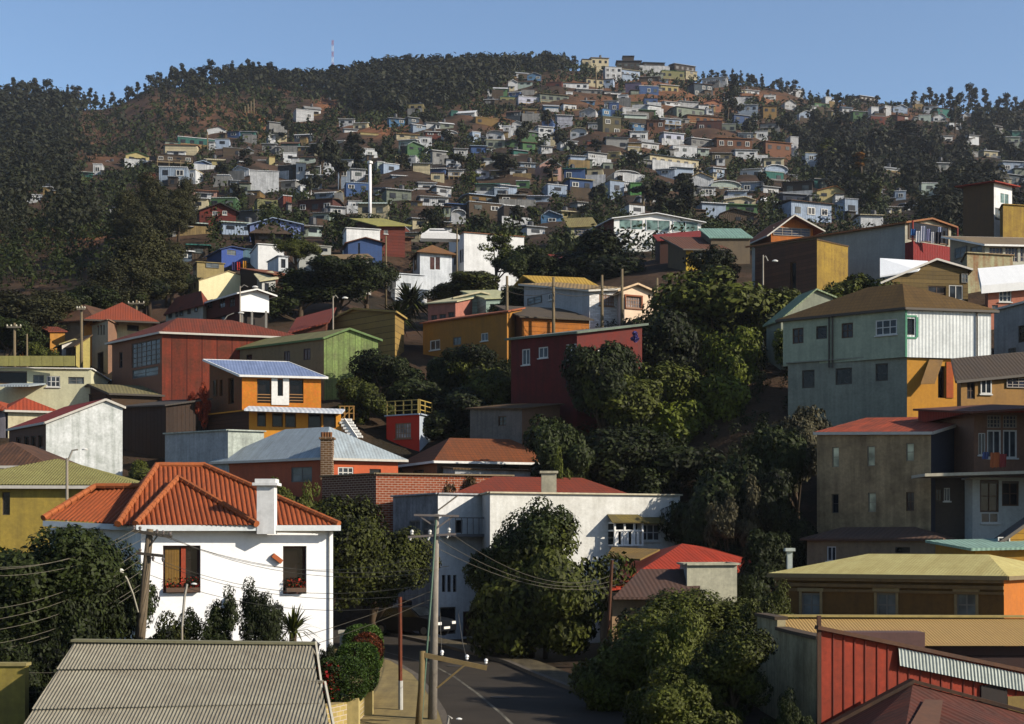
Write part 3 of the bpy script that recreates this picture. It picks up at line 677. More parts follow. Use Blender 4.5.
HS('house', 'veranda house with row of white window posts and rust-stained parapet',
   B((950,112), (985,109), (1060,110), 243.5, 275, mat((170,160,140)), mat((196,196,180)), ('shed',245,237), mat((140,120,100),'corr',period=.25),
     (('R',989,247,1003,262,'multi2'),('R',1005,247,1018,262,'multi2'),('R',1020,247,1034,262,'multi2'),('L',955,247,967,258,'grey'),('L',970,246,982,257,'grey')), over=.4, trim=TRIMW),
   B((962,110), (967,106.5), (1013,107.5), 253, 262, mat((150,150,120)), mat((176,178,140), wear=.5, wearcol=(150,84,50)), ('flat',.1)))
def long_extra(root, info, o):
    i = info[0]; f = i['fR']; mb = MB()
    mb.pbox(f.pt(0,f.px(905,243)[1],.004), f.u*f.W, V((0,0,-2.2)), f.n*.9); mb.build('balcony', mat((150,28,40),'corr',period=.3,wear=.2), root, o)
    mb = MB()
    z1 = f.px(905,222)[1]; zb = f.px(905,244)[1]
    for u in (0.02, f.W-.14): mb = MB(); mb.pbox(f.pt(u, zb, .7), f.u*.12, V((0,0,z1-zb)), f.n*.12); mb.build('corner_post', mat((150,40,44)), root, o)
HS('building', 'long pale-grey building on the slope with red laundry balcony at its end',
   B((752,127.5), (905,118), (951,121), 221.5, 275, mat((150,154,152), wear=.25), mat((170,166,150)), ('gableR',.5,214,226), mat((140,96,70),'corr',period=.3,wear=.3), (('R',908,224,948,242,'hole'),), over=.35, trim=mat((170,110,80))), cat='building', extra=long_extra)
HS('building', 'dark maroon-brown block with mustard-yellow end wall in front of the long grey building',
   B((755,120), (817,114.5), (848,116), 239, 300, mat((120,80,68),'plank',period=.3,wear=.4), mat((194,158,64), wear=.5, wearcol=(140,110,60)), ('shed',246,247), BRNR, (('L',790,262,796,291,'hole'),), over=.05), cat='building')
HS('tower_house', 'tall blank brown tower house with small white top room and red roof',
   B((963,151), (994,147.5), (1012,149), 182, 250, mat((112,84,62), wear=.3), mat((232,234,236)), ('shed',186,186.5), mat((190,52,36),'corr',period=.3), (('R',1000,193,1009,204,'hall'),('R',995,208,1001,220,'grey')), over=.6))
HS('house', 'ochre-yellow stucco block beside the blank brown tower house',
   B((1000,147), (1003,144.5), (1060,146), 204.5, 250, mat((150,120,60)), mat((196,162,70), wear=.5, wearcol=(140,104,60)), ('flat',.1)))
HS('house', 'chalet with bright orange gable and long window band',
   B((753,155), (771,151), (813,152), 231, 245, mat((150,92,50)), mat((222,122,36)), ('gableR',.47,215,228), mat((176,92,52),'corr',period=.3), (('R',773,228,810,236,'multi2'),), over=.9, trim=TRIM))
HS('house', 'low house with turquoise sheet roof before the orange chalet',
   B(None, (711,143), (750,143.5), 237, 250, mat((110,96,84)), roof=('shed',237,229), rm=mat((130,170,156),'corr',period=.3,wear=.45), depth=4, over=.25))
HS('house', 'white gabled hall with three wide greenish windows and brick-red side',
   B((591,193), (614,186), (701,188), 218, 240, mat((130,52,44)), mat((230,232,232), wear=.1), ('gableR',.47,211.5,222), mat((232,234,236), wear=.1), (('L',601,225,604,232,'white'),('R',619,219.5,643,229.5,'hall'),('R',646,220,670,231,'hall'),('R',673,221.5,698,232,'hall')), over=.5))
HS('house', 'brown-roofed house with bright yellow front hidden behind the ivy tree',
   B((668,145), (686,141), (722,142), 247.5, 272, mat((112,96,80)), mat((222,186,54)), ('shed',248,238), mat((110,66,54),'corr',period=.3), (('R',693,250,705,258,'white3'),), over=.6, trim=TRIMD))
HS('shed', 'crimson sheet roof shed below the white gabled hall',
   B(None, (660,150), (704,150), 240, 250, mat((80,46,42)), roof=('shed',236,235), rm=mat((170,44,40),'corr',period=.3), depth=5), cat='shed')
HS('house', 'olive-green house with light window strip left of the white gabled hall',
   B((567,197), (571,192), (594,193), 226, 244, mat((120,120,90)), mat((150,152,112)), ('shed',225,219), OLVR, (('R',574,228,590,236,'multi2'),), over=.5))
HS('house', 'small grey gable house with dull red roof among dark trees',
   B((533,156), (548,152), (582,153), 257, 272, mat((170,166,152)), mat((150,146,132)), ('gableL',.5,250), mat((160,56,44),'corr',period=.3), (), over=.4))
HS('house', 'barn-like house with wide sunlit straw-coloured sheet roof',
   B((505,131), (552,125), (604,126), 289, 320, mat((48,40,34)), mat((84,70,54)), ('gableL',.5,269), mat((206,166,74),'corr',period=.3,wear=.3,wearcol=(150,116,60)), (), over=.5))
def pw_extra(root, info, o):
    i = info[1]; f = i['fR']; mb = MB()
    for x0, x1, y0, y1 in ((624.5,642.5,295,309.5),):
        u0, v0, u1, v1 = f.rect(x0,y0,x1,y1)
        for a in ((u0,v0,u0+.12,v1),(u1-.12,v0,u1,v1),(u0+.12,v0,u1-.12,v0+.12),(u0+.12,v1-.12,u1-.12,v1)): mb.pbox(f.pt(a[0],a[1],.004), f.u*(a[2]-a[0]), V((0,0,a[3]-a[1])), f.n*.07)
    mb.build('window_surround', mat((170,92,66)), root, o)
HS('house', 'white-painted brick house with pale pink gable front and barred windows',
   B((524,117), (589.5,110), (622,111), 289.5, 326, mat((176,178,180), wear=.3), mat((236,236,234),'brick',wear=.12), ('shed',288,284), mat((170,140,104),'corr',period=.3), (('R',599,294.5,614,306,'barred'),('L',528,297,542,304,'grey'),('L',549,294,553,300,'white')), over=.3, trim=TRIM),  # left wall is a greyer copy of the white, shade put into colour
   B((616,111.5), (621,109), (653,110.2), 289, 326, mat((212,200,194)), mat((240,212,196), wear=.15), ('gableR',.5,282,290.5), mat((200,170,150),'corr',period=.3), (('R',626,296.5,641,308,'barred'),), over=.35, trim=mat((236,204,180))), extra=pw_extra)
HS('shed', 'bright orange garage with dark grey shingle roof',
   B((499,111), (522,106), (589,108), 316, 345, mat((124,72,36)), mat((222,130,34),'plank',period=.35,wear=.3), ('shed',319,306), mat((94,82,72),'tile',period=.3), (), over=.3), cat='garage')
HS('house', 'dark crimson house with three white windows and grey flat roof',
   B((511,94.4), (577,91), (642,93.5), 331.5, 408, mat((126,34,42), wear=.5, wearcol=(88,30,34)), mat((128,36,36), wear=.4), ('shed',324,338), mat((120,124,116),'corr',period=.25), (('L',522,349,530,365,'white'),('L',538.5,347,548,358,'white'),('L',566,344,576.5,360,'white'),('R',598,350,606,362,'white')), over=.25, trim=mat((110,124,110))))  # right wall red darkened to carry the shadow that lies on it
HS('house', 'low shadowed concrete house below the crimson house',
   B((470,92), (522,88.5), (560,90), 408, 450, mat((130,122,114), wear=.5), mat((120,92,80)), ('shed',404,408), BRNR, (('L',498,416,506,426,'brown'),), over=.2))
# --- middle left
HS('house', 'long ochre house with salmon-edged roof below the pale-green house',
   B((423,112.5), (507,106), (522,109), 311, 350, mat((196,132,52), wear=.3), roof=('shed',308,322.5), rm=mat((190,104,76),'corr',period=.3), win=(('L',430,340,440,350,'white'),('L',453,337,461,345,'grey'),('L',481,333,488,341,'white')), over=.25))
HS('house', 'small pink house with pale flat roof beside the palm',
   B(None, (428,122), (455.5,121), 303, 325, mat((190,120,118)), roof=('shed',301,297), rm=mat((206,200,160)), depth=6, win=(('R',431,315,437,323,'brown'),('R',439,314,446,322,'brown'),('R',448,312,454,320,'brown')), over=.25))
HS('house', 'pale mint-green plank house with cream gabled roof edge',
   B(None, (455,124), (487,124.5), 297, 325, mat((176,198,180),'plank',period=.3), roof=('gableR',.8,290.5,293), rm=mat((214,210,168)), depth=8, over=.2, trim=CREAM),
   B(None, (486,122), (520,123), 298, 325, mat((170,196,182),'plank',period=.3), roof=('shed',297,291), rm=mat((196,196,150)), depth=7, win=(('R',490,304,495,310,'dark'),), over=.2))
HS('mansion', 'large white mansion of stepped wings with shuttered window',
   B((449,173), (464,168.5), (524,171), 232.5, 285, mat((206,208,210), wear=.2), WHITE, ('flat',.2), mat((150,80,66)), (('L',453.5,252,456,265,'slit'),('L',459.5,250,461.5,263,'slit'),('L',462,249,463.5,262,'slit')), trim=mat((170,110,90))),  # left walls of the wings greyed to read as shaded white
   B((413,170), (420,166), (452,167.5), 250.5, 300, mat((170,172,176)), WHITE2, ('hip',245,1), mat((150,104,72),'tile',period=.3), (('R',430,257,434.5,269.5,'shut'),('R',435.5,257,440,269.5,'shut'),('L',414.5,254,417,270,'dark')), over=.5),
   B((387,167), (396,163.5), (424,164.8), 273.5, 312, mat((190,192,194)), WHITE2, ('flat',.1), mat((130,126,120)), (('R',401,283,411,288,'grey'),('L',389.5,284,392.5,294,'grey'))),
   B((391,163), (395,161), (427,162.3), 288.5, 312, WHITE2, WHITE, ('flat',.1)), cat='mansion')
HS('house', 'tan plank house with low wide gable behind the lime-green gable house',
   B((322,117.5), (395,111), (404,114), 311, 345, mat((172,140,84),'plank',period=.5,wear=.25), roof=('gableL',.55,300.5), rm=mat((150,122,84),'corr',period=.3), over=.25, trim=mat((190,160,100))))
HS('shed', 'low red sheet roof shed in the gap before the tan plank house',
   B(None, (292,114), (326,114), 331, 345, mat((110,60,50)), roof=('shed',322,318), rm=mat((150,60,50),'corr',period=.3), depth=4), cat='shed')
def sign_extra(root, info, o):
    mb = MB()
    for x in (242,252,266): mb.bar(P(x,311,131.5), P(x,334,131.5)-V((0,0,1)), .16)
    mb.build('stilt', plain((150,146,138)), root, o)
HS('house', 'white gable-fronted room on stilts joined to a dark red row',
   B((203,137), (240,131), (269,132), 292, 311, mat((110,44,40), wear=.3), mat((240,242,242), wear=.08), ('gableR',.5,288,294), mat((130,70,60),'corr',period=.3), (('L',207,300,213,309,'brown'),('L',219,298,225,308,'brown'),('L',229,297,235,307,'brown')), over=.5, anc=False, trim=TRIMW),
   B((203,137.3), (241,131.6), (268,132.6), 312, 332, mat((96,46,42), wear=.3), mat((60,52,50)), ('flat',.1), None, (('L',208,316,213,328,'dark'),('L',222,315,227,327,'dark'))), extra=sign_extra)  # dark right wall stands for the shade of an open lower storey
HS('house', 'long whitewashed two-storey house with red roof and five dark windows',
   B((166,141), (203,135.5), (212,138), 303, 330, mat((196,194,180), wear=.3), roof=('hip',294,1), rm=RUST, win=(('L',169,311,172.5,318,'dark'),('L',176,309,178.5,317,'dark'),('L',180,307.5,183.5,316,'dark'),('L',188,306,191,314,'brown'),('L',195,304.5,198,312,'dark')), over=.3))
HS('house', 'cream gabled house lit bright yellow-white above the long whitewashed house',
   B((185,153.5), (199,149.5), (242,152), 280, 302, mat((190,170,130)), mat((238,228,180), wear=.15), ('gableR',.68,267.5,275), mat((170,150,120)), (('L',188,284,190.5,290,'dark'),('L',193,283,195.5,289,'dark')), over=.1))
HS('house', 'small beige box house at the edge of the wooded slope',
   B(None, (156,158), (175,158.5), 284, 302, mat((190,172,124)), roof=('flat',.1), depth=6, win=(('R',159,286,172,292,'grey'),)))
HS('house', 'vivid cobalt-blue house with low gable in the left cluster',
   B((207,175), (221.5,170.5), (243,172), 248.5, 262, mat((30,62,120)), mat((62,98,186), wear=.35), ('gableR',.45,245,248.5), mat((60,80,130)), (('R',227,250,236,255,'grey'),), over=.3),  # left wall is a darker copy of the blue for its shaded side
   B(None, (243,172), (262,173), 249, 262, mat((84,120,140)), roof=('flat',.1), depth=5))
HS('house', 'beige house with wide grey window below the cobalt-blue house',
   B((193,163), (197,160), (224,161), 262, 280, mat((150,130,100)), mat((176,156,116)), ('flat',.1), None, (('R',206,263,219,268,'grey'),('L',194,264,196,270,'brown'))))
HS('house', 'bright white box house beside the round dark tree',
   B(None, (258,166), (284,167), 244, 258, WHITE, roof=('flat',.1), depth=6),)
HS('house', 'narrow white annex with one dark pane under the round dark tree',
   B(None, (278.5,156), (288,156.5), 256, 272, WHITE2, roof=('flat',.1), depth=4, win=(('R',281,259,285.5,268,'dark'),)))
HS('house', 'dark rust-brown timber house under the narrow white annex',
   B((240,152), (274,146), (300,148), 274, 300, mat((56,40,36)), mat((96,52,40),'plank',period=.3), ('shed',276,268), mat((150,84,56),'corr',period=.3), (), over=.2))
HS('house', 'small white house with cream roof left of the rust-brown timber house',
   B((257,148), (262,145), (275.5,145.6), 280, 300, mat((170,166,150)), mat((196,196,190)), ('shed',278,274), mat((226,216,170)), (('R',264.5,283,269,291,'dark'),), over=.3))
HS('house', 'grey concrete house with one black slit window',
   B(None, (299,165), (331,166), 245, 262, mat((168,170,164), wear=.25), roof=('flat',.1), depth=6, win=(('R',317,248,327.5,251.5,'dark'),)))
HS('house', 'low white house with long tan roof edge left of the mansion',
   B(None, (327,160), (371,161), 259, 280, mat((206,202,190)), roof=('shed',258,255), rm=mat((150,124,96)), depth=6, win=(('R',335,261,341,266,'dark'),('R',346,260,351,266,'dark')), over=.3))
HS('house', 'house with blue wall and brown gable before a blank white wall',
   B(None, (346.5,174), (380,175), 228, 245, mat((236,238,238)), roof=('flat',.1), depth=4),
   B(None, (348,168), (382,169), 242, 258, mat((58,92,150)), roof=('gableR',.5,236.5,242), rm=mat((120,70,56)), depth=4, over=.4, win=(('R',358,243,360,257,'dark'),)),)
HS('house', 'red-walled house with two-tone olive roof by the white mast',
   B((356,186), (379,181), (405,182), 225, 240, mat((96,62,50)), mat((128,48,40),'plank',period=.4), ('shed',225,219), mat((176,170,84)), (('R',384,230,388,234,'white'),), over=.6))
HS('house', 'lilac-blue long house with pale blue roof behind the dark pavilion',
   B(None, (250,190), (301,191), 224, 238, mat((126,146,206)), roof=('gableR',.45,217,224), rm=mat((170,190,222)), depth=8, over=.4))
HS('pavilion', 'dark brown timber pavilion with hipped roof in front of the lilac-blue house',
   B(None, (255,180), (286,180.5), 231, 242, mat((66,48,42)), roof=('hip',224.5,1), rm=mat((84,66,56)), depth=6, over=.7, win=(('R',259,233,268,239,'multi'),('R',272,233,282,239,'multi'))), cat='pavilion')
HS('house', 'dark red house with two white windows and black gable roof',
   B((196,206), (199.5,203), (236,204), 210, 224, mat((90,30,30)), mat((122,38,34),'plank',period=.3), ('gableR',.55,202,211), mat((50,46,48)), (('R',212.5,211,217.5,215,'white'),('R',222.5,211,227,215,'white')), over=.5))
HS('house', 'tall orange-yellow house at the far left with flat roof',
   B((18,120), (20,118), (36,118.6), 335, 362, mat((150,90,40)), mat((224,132,40)), ('shed',333,331), BRNR, (('R',30,345,33,352,'dark'),), over=.1),
   B(None, (36.5,118), (42,118), 340, 362, mat((190,150,80)), roof=('flat',.1), depth=4))
HS('house', 'brown house with lit ochre side in the far left row',
   B((41,121), (50,117), (65,118), 331, 362, mat((122,88,64)), mat((204,140,56)), ('shed',331,327), RUST, (('L',44,338,47,344,'dark'),), over=.2))
HS('house', 'small white-fronted house with cream roof in the far left row',
   B((57,116), (62,114), (79,114.8), 343, 368, mat((84,60,62)), mat((218,214,206)), ('gableR',.7,338,340), mat((176,164,110)), (('L',59,346,61,356,'dark'),), over=.3))
HS('house', 'dark-windowed house with straw-coloured wall next to the villa tower',
   B((66,113.5), (76,111), (90,112), 345, 372, mat((100,76,62)), mat((196,178,92)), ('shed',336,347), BRNR, (('L',69,349,71,360,'dark'),('L',73,348,75,359,'dark')), over=.2))

HS('house', 'unseen plain brown house added past the right edge to shade the veranda house',
   B((1098,71), (1100,62), (1260,63), 330, 560, mat((130,104,84), wear=.3), roof=('hip',300,1), rm=RUSTB, win=(('R',1130,380,1150,410,'brown'),('R',1190,380,1210,410,'brown'),('R',1130,450,1150,485,'brown'),('R',1190,450,1210,485,'brown')), over=.3))  # unseen house added beyond the frame so its shadow covers the veranda house

HS('shed', 'shed with pale green sheet roof tucked behind the left end of the teal-grey house',
   B(None, (781,93), (833,94), 318, 345, mat((140,146,128)), roof=('gableR',.66,287,296), rm=mat((150,168,130),'corr',period=.2,wear=.5), depth=2.2, over=.2), cat='shed')
# ------------------------------------------------------------------ the far hillside houses
PAL = {'white':(226,230,234),'cream':(218,206,168),'lilac':(200,206,226),'pale-blue':(176,196,222),'blue':(70,112,178),'sky-blue':(96,158,212),'navy':(52,66,92),
 'teal':(44,138,126),'mint':(186,204,196),'green':(88,136,82),'bright-green':(90,160,76),'yellow-green':(156,156,100),'yellow':(204,188,124),'ochre':(160,126,74),'tan':(176,148,108),
 'brown':(96,78,64),'dark-brown':(66,54,48),'red':(148,60,48),'dark-red':(104,46,42),'orange':(178,112,66),'salmon':(176,116,98),'pink':(186,148,148),'grey':(150,152,150),
 'dark-grey':(92,94,96),'grey-green':(140,150,136),'olive':(120,112,78),'slate':(78,96,112),'purple':(100,92,126),'black':(44,42,44),'rust':(108,76,62),'zinc':(172,178,184),'brick':(140,90,72)}
FAR = """178 138 215 148 teal f white
215 139 229 147 grey f grey
165 144 197 153 cream S salmon
157 155 193 164 brown f dark-brown
205 157 224 166 yellow G cream
194 161 212 169 blue g pale-blue
159 167 187 189 pale-blue f white
144 173 155 185 red f rust
187 170 196 182 tan f cream
232 166 250 177 white g pale-blue
217 175 230 182 pale-blue f white
192 190 217 198 pink S salmon
188 197 208 210 cream S white
208 198 236 208 green f mint
80 170 92 177 teal s mint
93 164 102 176 white f white
102 161 112 167 white g white
126 152 149 162 yellow g green
114 205 130 216 slate s pale-blue
146 205 163 215 pale-blue g zinc
32 195 42 204 white f white
43 187 52 204 tan f white
247 191 260 199 ochre f brown
223 148 243 158 brown f grey
250 171 279 192 white f white
305 105 321 117 white G grey
296 110 314 122 white f white
321 99 334 107 brick g rust
339 116 354 126 white s white
353 122 368 132 cream S white
344 126 358 136 white s zinc
360 133 379 140 yellow f ochre
274 131 287 138 cream G cream
269 122 288 130 grey S zinc
283 153 297 162 white f white
277 161 296 176 dark-grey s grey
296 163 306 177 white f yellow
269 157 275 168 yellow f ochre
313 190 334 199 pale-blue G white
334 191 344 199 yellow g cream
257 199 279 208 yellow-green f rust
296 198 334 215 dark-red S brown
283 196 292 216 red f white
348 201 362 211 white f grey
358 197 388 219 cream s mint
386 188 412 204 grey-green S zinc
373 188 390 197 slate f navy
346 183 369 192 blue f pale-blue
338 167 350 182 grey f grey
351 168 366 180 grey S zinc
377 162 385 169 mint f white
383 164 400 174 pale-blue f white
392 173 408 181 pale-blue G white
402 156 416 165 white f mint
395 157 403 164 yellow f cream
413 162 430 176 cream S zinc
398 139 416 150 mint S white
407 142 425 152 green g mint
418 137 432 145 grey f zinc
396 134 419 139 tan S tan
457 109 475 121 white G white
451 111 458 121 teal f teal
426 120 440 129 white s grey
440 121 454 129 grey-green G white
444 131 458 139 white a white
472 132 481 140 pale-blue f white
486 131 504 141 white a zinc
486 140 505 150 grey-green f cream
471 145 487 155 blue S pale-blue
448 169 464 178 white S zinc
476 171 490 178 lilac f zinc
476 183 508 195 grey-green S teal
494 188 509 197 pale-blue f white
468 195 510 204 ochre S pale-blue
468 203 505 214 brown f brown
448 200 469 214 navy s blue
451 210 466 222 white a white
420 196 449 206 grey S grey
362 149 378 160 grey f white
503 126 511 133 white f white
484 99 499 105 brown S white
508 80 518 87 white g white
475 118 499 126 ochre f tan
516 71 529 78 white G zinc
605 67 622 79 white f grey
619 69 641 79 tan S cream
661 71 685 80 yellow-green f green
702 77 727 85 white S white
561 82 589 90 white S orange
546 82 562 90 red f rust
576 89 603 95 grey S white
625 83 641 93 purple f navy
639 86 659 96 blue f white
660 82 679 95 yellow s white
693 83 714 97 slate S rust
518 97 540 105 lilac f white
500 97 515 105 yellow-green f teal
539 91 570 104 grey-green s olive
566 92 573 100 white f white
604 98 618 107 white s zinc
618 95 628 102 white f white
609 103 619 113 blue f blue
602 109 611 117 sky-blue f slate
622 108 639 115 white f white
638 108 656 115 green s green
631 102 643 108 yellow-green f green
624 114 647 122 mint S white
664 100 681 106 grey G white
679 99 699 108 white s zinc
703 100 722 108 salmon g red
675 107 706 117 grey-green S grey
706 109 714 116 white f white
563 103 577 112 white S orange
557 111 573 125 lilac s white
579 108 596 117 white g white
602 117 622 136 olive f grey-green
570 128 587 138 tan a cream
647 116 665 131 brick s rust
686 115 724 125 orange S rust
697 121 722 134 dark-red f dark-red
721 124 736 134 grey-green f zinc
523 106 537 117 ochre s yellow
630 130 648 143 grey S dark-grey
663 132 685 143 lilac S white
606 136 629 153 grey S slate
672 146 698 155 white f white
716 137 753 150 brick S orange
738 133 753 141 slate f zinc
735 149 758 159 white S zinc
541 144 553 152 white s grey
570 155 586 165 pale-blue S zinc
587 152 608 162 white S grey
607 152 620 160 yellow f cream
647 156 702 168 cream S brown
656 166 675 176 pale-blue s white
673 167 694 177 tan S brown
539 159 562 178 pink g dark-grey
564 167 585 183 blue S teal
569 178 594 192 blue S yellow
547 185 568 194 pale-blue f white
587 169 603 179 tan f brown
603 163 613 174 grey-green f grey
613 171 641 180 white a white
609 181 625 196 olive f olive
623 182 632 191 white f white
630 183 642 197 bright-green f green
687 173 714 188 white g tan
710 181 742 193 mint a white
728 190 747 201 pale-blue S white
701 202 727 215 pale-blue S white
723 197 756 206 cream g cream
725 204 759 213 green S green
719 209 758 224 brown g dark-brown
500 181 518 196 grey s white
527 193 549 203 pale-blue s lilac
499 194 526 205 brown S grey
503 206 525 223 dark-brown f brown
541 211 563 225 sky-blue g pale-blue
561 211 582 221 yellow S cream
628 205 646 215 tan f brown
577 200 590 208 white s grey
786 86 804 97 tan s white
764 95 776 101 grey f grey
763 105 777 115 ochre S brown
784 100 797 110 white g grey
798 111 820 121 pale-blue g white
825 97 832 104 white f white
858 96 879 102 dark-brown S black
871 107 879 116 white f white
884 106 892 115 white f white
896 113 911 122 dark-red s brown
919 115 931 125 mint f white
924 105 938 112 white S brick
912 101 923 107 tan f cream
963 113 971 120 white g white
949 123 961 130 grey f grey
764 141 793 154 brick S orange
790 137 799 152 white f white
805 153 818 164 tan f cream
764 157 784 169 cream S grey
764 165 789 178 pale-blue a white
764 172 785 184 teal f mint
813 176 829 186 teal s grey
816 186 846 200 yellow g orange
783 180 812 196 dark-brown S black
782 193 808 205 navy S dark-grey
788 200 835 222 pale-blue S rust
844 199 859 220 pale-blue f zinc
881 165 902 175 white G zinc
921 183 938 193 mint f white
895 191 906 201 pale-blue f white
983 150 999 160 cream S white
971 152 979 160 grey f grey
1012 128 1026 138 teal s mint
1002 160 1030 175 tan S white
1004 174 1030 186 slate S zinc
968 133 980 141 grey s zinc
994 124 1004 131 grey G grey
1006 136 1020 146 grey-green S white
920 142 932 152 grey S dark-grey
941 133 953 142 grey s grey
936 159 951 172 grey s dark-grey
888 204 902 214 tan s grey
905 203 920 213 grey S white
740 168 762 180 tan S white
742 181 764 194 grey S zinc
700 186 716 196 grey S brown
640 196 660 206 grey S white
660 185 682 196 grey-green S zinc
520 160 536 170 grey s zinc
538 126 554 135 grey S white
550 134 566 143 olive S grey
588 122 602 131 white S grey
648 105 662 112 tan S zinc
660 118 682 126 grey S white
640 142 660 151 tan S zinc
690 138 714 147 grey S white
712 152 732 162 olive S grey
760 122 780 132 tan S rust
738 104 758 113 grey S white
724 92 742 100 brick S zinc
745 88 760 96 grey s white
586 78 604 86 grey S brown
640 76 660 84 brown S grey
560 140 578 150 grey S zinc
454 148 468 157 white S zinc
432 150 447 160 grey S white
446 158 462 166 olive S grey
418 182 436 192 tan S zinc
436 186 452 196 grey S white
510 168 526 178 white S slate
484 158 500 168 grey S brown
320 160 334 169 white S grey
314 148 328 157 grey S zinc
330 140 344 149 tan S white
306 174 322 184 olive S brown
280 180 296 190 grey S white
300 186 312 194 white f zinc
262 143 276 152 grey S zinc
240 160 256 168 tan s white
330 206 346 216 white S brown
312 212 330 222 mint S grey
236 210 258 222 dark-grey S black
222 222 258 234 pale-blue S mint
172 222 206 234 dark-brown S mint
186 214 204 222 rust g orange
173 246 192 262 slate s white
188 244 208 258 brown S teal
306 222 322 236 mint s grey
380 226 404 238 red f brown
386 236 412 250 brick S rust
404 232 420 242 cream S grey
412 218 430 228 grey S brown
434 226 452 236 tan S olive
526 226 546 236 grey S zinc
762 186 780 197 white S zinc
860 214 884 226 tan S cream
868 186 884 196 grey s white""".split('\n')
LAND = [('the white mast',370,190),('the long cream terrace',674,161),('the sky-blue cabin',552,218),('the white gabled hall',650,224),('the dark ridge-top block',629,62),
 ('the tan ridge-top gable',600,60),('the bright blue box',649,91),('the olive box house',612,126),('the dark red gable house',217,213),('the white terraced villa',264,182),('the white stilted house',456,173),
 ('the long turquoise hall',197,143),('the orange-tipped poplar',861,172),('the white two-storey mansion',811,211),('the long brick row',778,148),('the blank brown tower',978,205),('the bright green cube',636,190),
 ('the dark red shed',709,127),('the cobalt-blue house',230,253),('the lilac-blue long house',275,228),('the pink gabled house',550,168),('the orange chalet',792,225),('the twin white cubes',881,111),
 ('the reddish bare soil',327,104),('the ochre ornate house',530,111),('the lone white ruin',37,200),('the grey balcony block',617,145),('the olive two-tone roof',380,223),('the red flag-like hut',287,206),('the white arched house',627,175),
 ('the lavender-white house',529,101),('the pale-green slope box',929,188),('the white ridge cabin',714,81),('the pale chalet',465,115),('the cream white-roofed house',373,208),('the turquoise sheet roof',731,231),('the straw-coloured barn roof',575,280),('the white stepped mansion',455,265)]
OWN = {(178,138):'long turquoise hall with flat white roof edge below the scrub',(647,156):'long cream terrace with a row of many windows',(541,211):'sky-blue cabin with pale gable above the dark trees',
 (639,86):'bright blue box house with white roof line near the summit',(602,117):'tall olive box house with blank front',(250,171):'big white terraced villa on the left spur',(448,169):'white house standing on tall stilts',
 (788,200):'large white two-storey mansion with rust eaves',(764,141):'long brick row house with orange roof edge',(630,183):'bright green cube house',(697,121):'dark red shed with flat dark red top',
 (539,159):'pink gabled house with grey roof on the lower slope',(523,106):'ornate ochre house with stepped yellow roof',(606,136):'grey two-storey balcony block',(613,171):'white arched-roof house below the long cream terrace',
 (871,107):'left one of twin white cube houses on the right ridge',(884,106):'right one of twin white cube houses on the right ridge',(518,97):'lavender-white house with long window row',(283,196):'narrow red hut with white top by the white mast slope',
 (921,183):'pale-green box house alone on the right wooded slope',(702,77):'long white cabin on the ridge beside the pines',(457,109):'pale white chalet under the central forest',(358,197):'cream house with pale roof at the foot of the white mast',
 (32,195):'lone white ruin on the left wooded slope',(43,187):'tall tan ruin beside the lone white ruin'}
PAL = {k: tuple(int(c*.92) for c in v) for k, v in PAL.items()}
RN = {'f':'flat','s':'sloping','S':'overhanging','g':'gabled','G':'low-pitched','a':'arched'}
USED = set()
def rel(x, y, kind, extra=''):
    c = sorted(LAND, key=lambda l: (l[1]-x)**2+((l[2]-y)*1.6)**2)
    for k in range(7):
        n, lx, ly = c[k]; dx, dy = x-lx, y-ly
        if abs(dx)+abs(dy) < 5: continue
        pos = []
        if abs(dx) > 2.2*abs(dy): pos = ['left of' if dx < 0 else 'right of']
        elif abs(dy) > 1.5*abs(dx): pos = ['above' if dy < 0 else 'below']
        else: pos = [('up' if dy < 0 else 'down')+' and '+('left' if dx < 0 else 'right')+' of']
        far = math.hypot(dx, dy)
        pre = ['just ', ''][far > 16] if far < 34 else 'well '
        for s in (kind+' '+pre+pos[0]+' '+n,):
            if s not in USED and len(s.split()) <= 16: USED.add(s); return s
    for k in range(10):
        for k2 in range(10):
            if k == k2: continue
            s = kind+' between '+c[k][0]+' and '+c[k2][0]
            if s not in USED and len(s.split()) <= 16: USED.add(s); return s
    raise RuntimeError('label '+kind)
_wmesh = {}
def wmesh(style):
    if style in _wmesh: return _wmesh[style]
    mb = MB(); mb.pbox((-.5,-.06,-.5), (1,0,0), (0,.1,0), (0,0,1))
    o = mb.build('window', glass((24,26,30), .3) if style == 0 else glass((60,64,62), .3)); me = o.data; bpy.data.objects.remove(o)
    mb = MB(); t = .1
    for a in ((-.56,-.56,-.46,.56),(.46,-.56,.56,.56),(-.46,.46,.46,.56),(-.46,-.56,.46,-.46),(-.04,-.46,.04,.46)): mb.pbox((a[0],-.1,a[1]), (a[2]-a[0],0,0), (0,.1,0), (0,0,a[3]-a[1]))
    o = mb.build('frame', plain((200,200,196))); fm = o.data; bpy.data.objects.remove(o)
    _wmesh[style] = (me, fm); return _wmesh[style]
FARBOX = []
def linked(name, me, parent, loc=(0,0,0), sc=(1,1,1)):
    o = bpy.data.objects.new(name, me); COL.objects.link(o); o.parent = parent; o.location = loc; o.scale = sc; return o
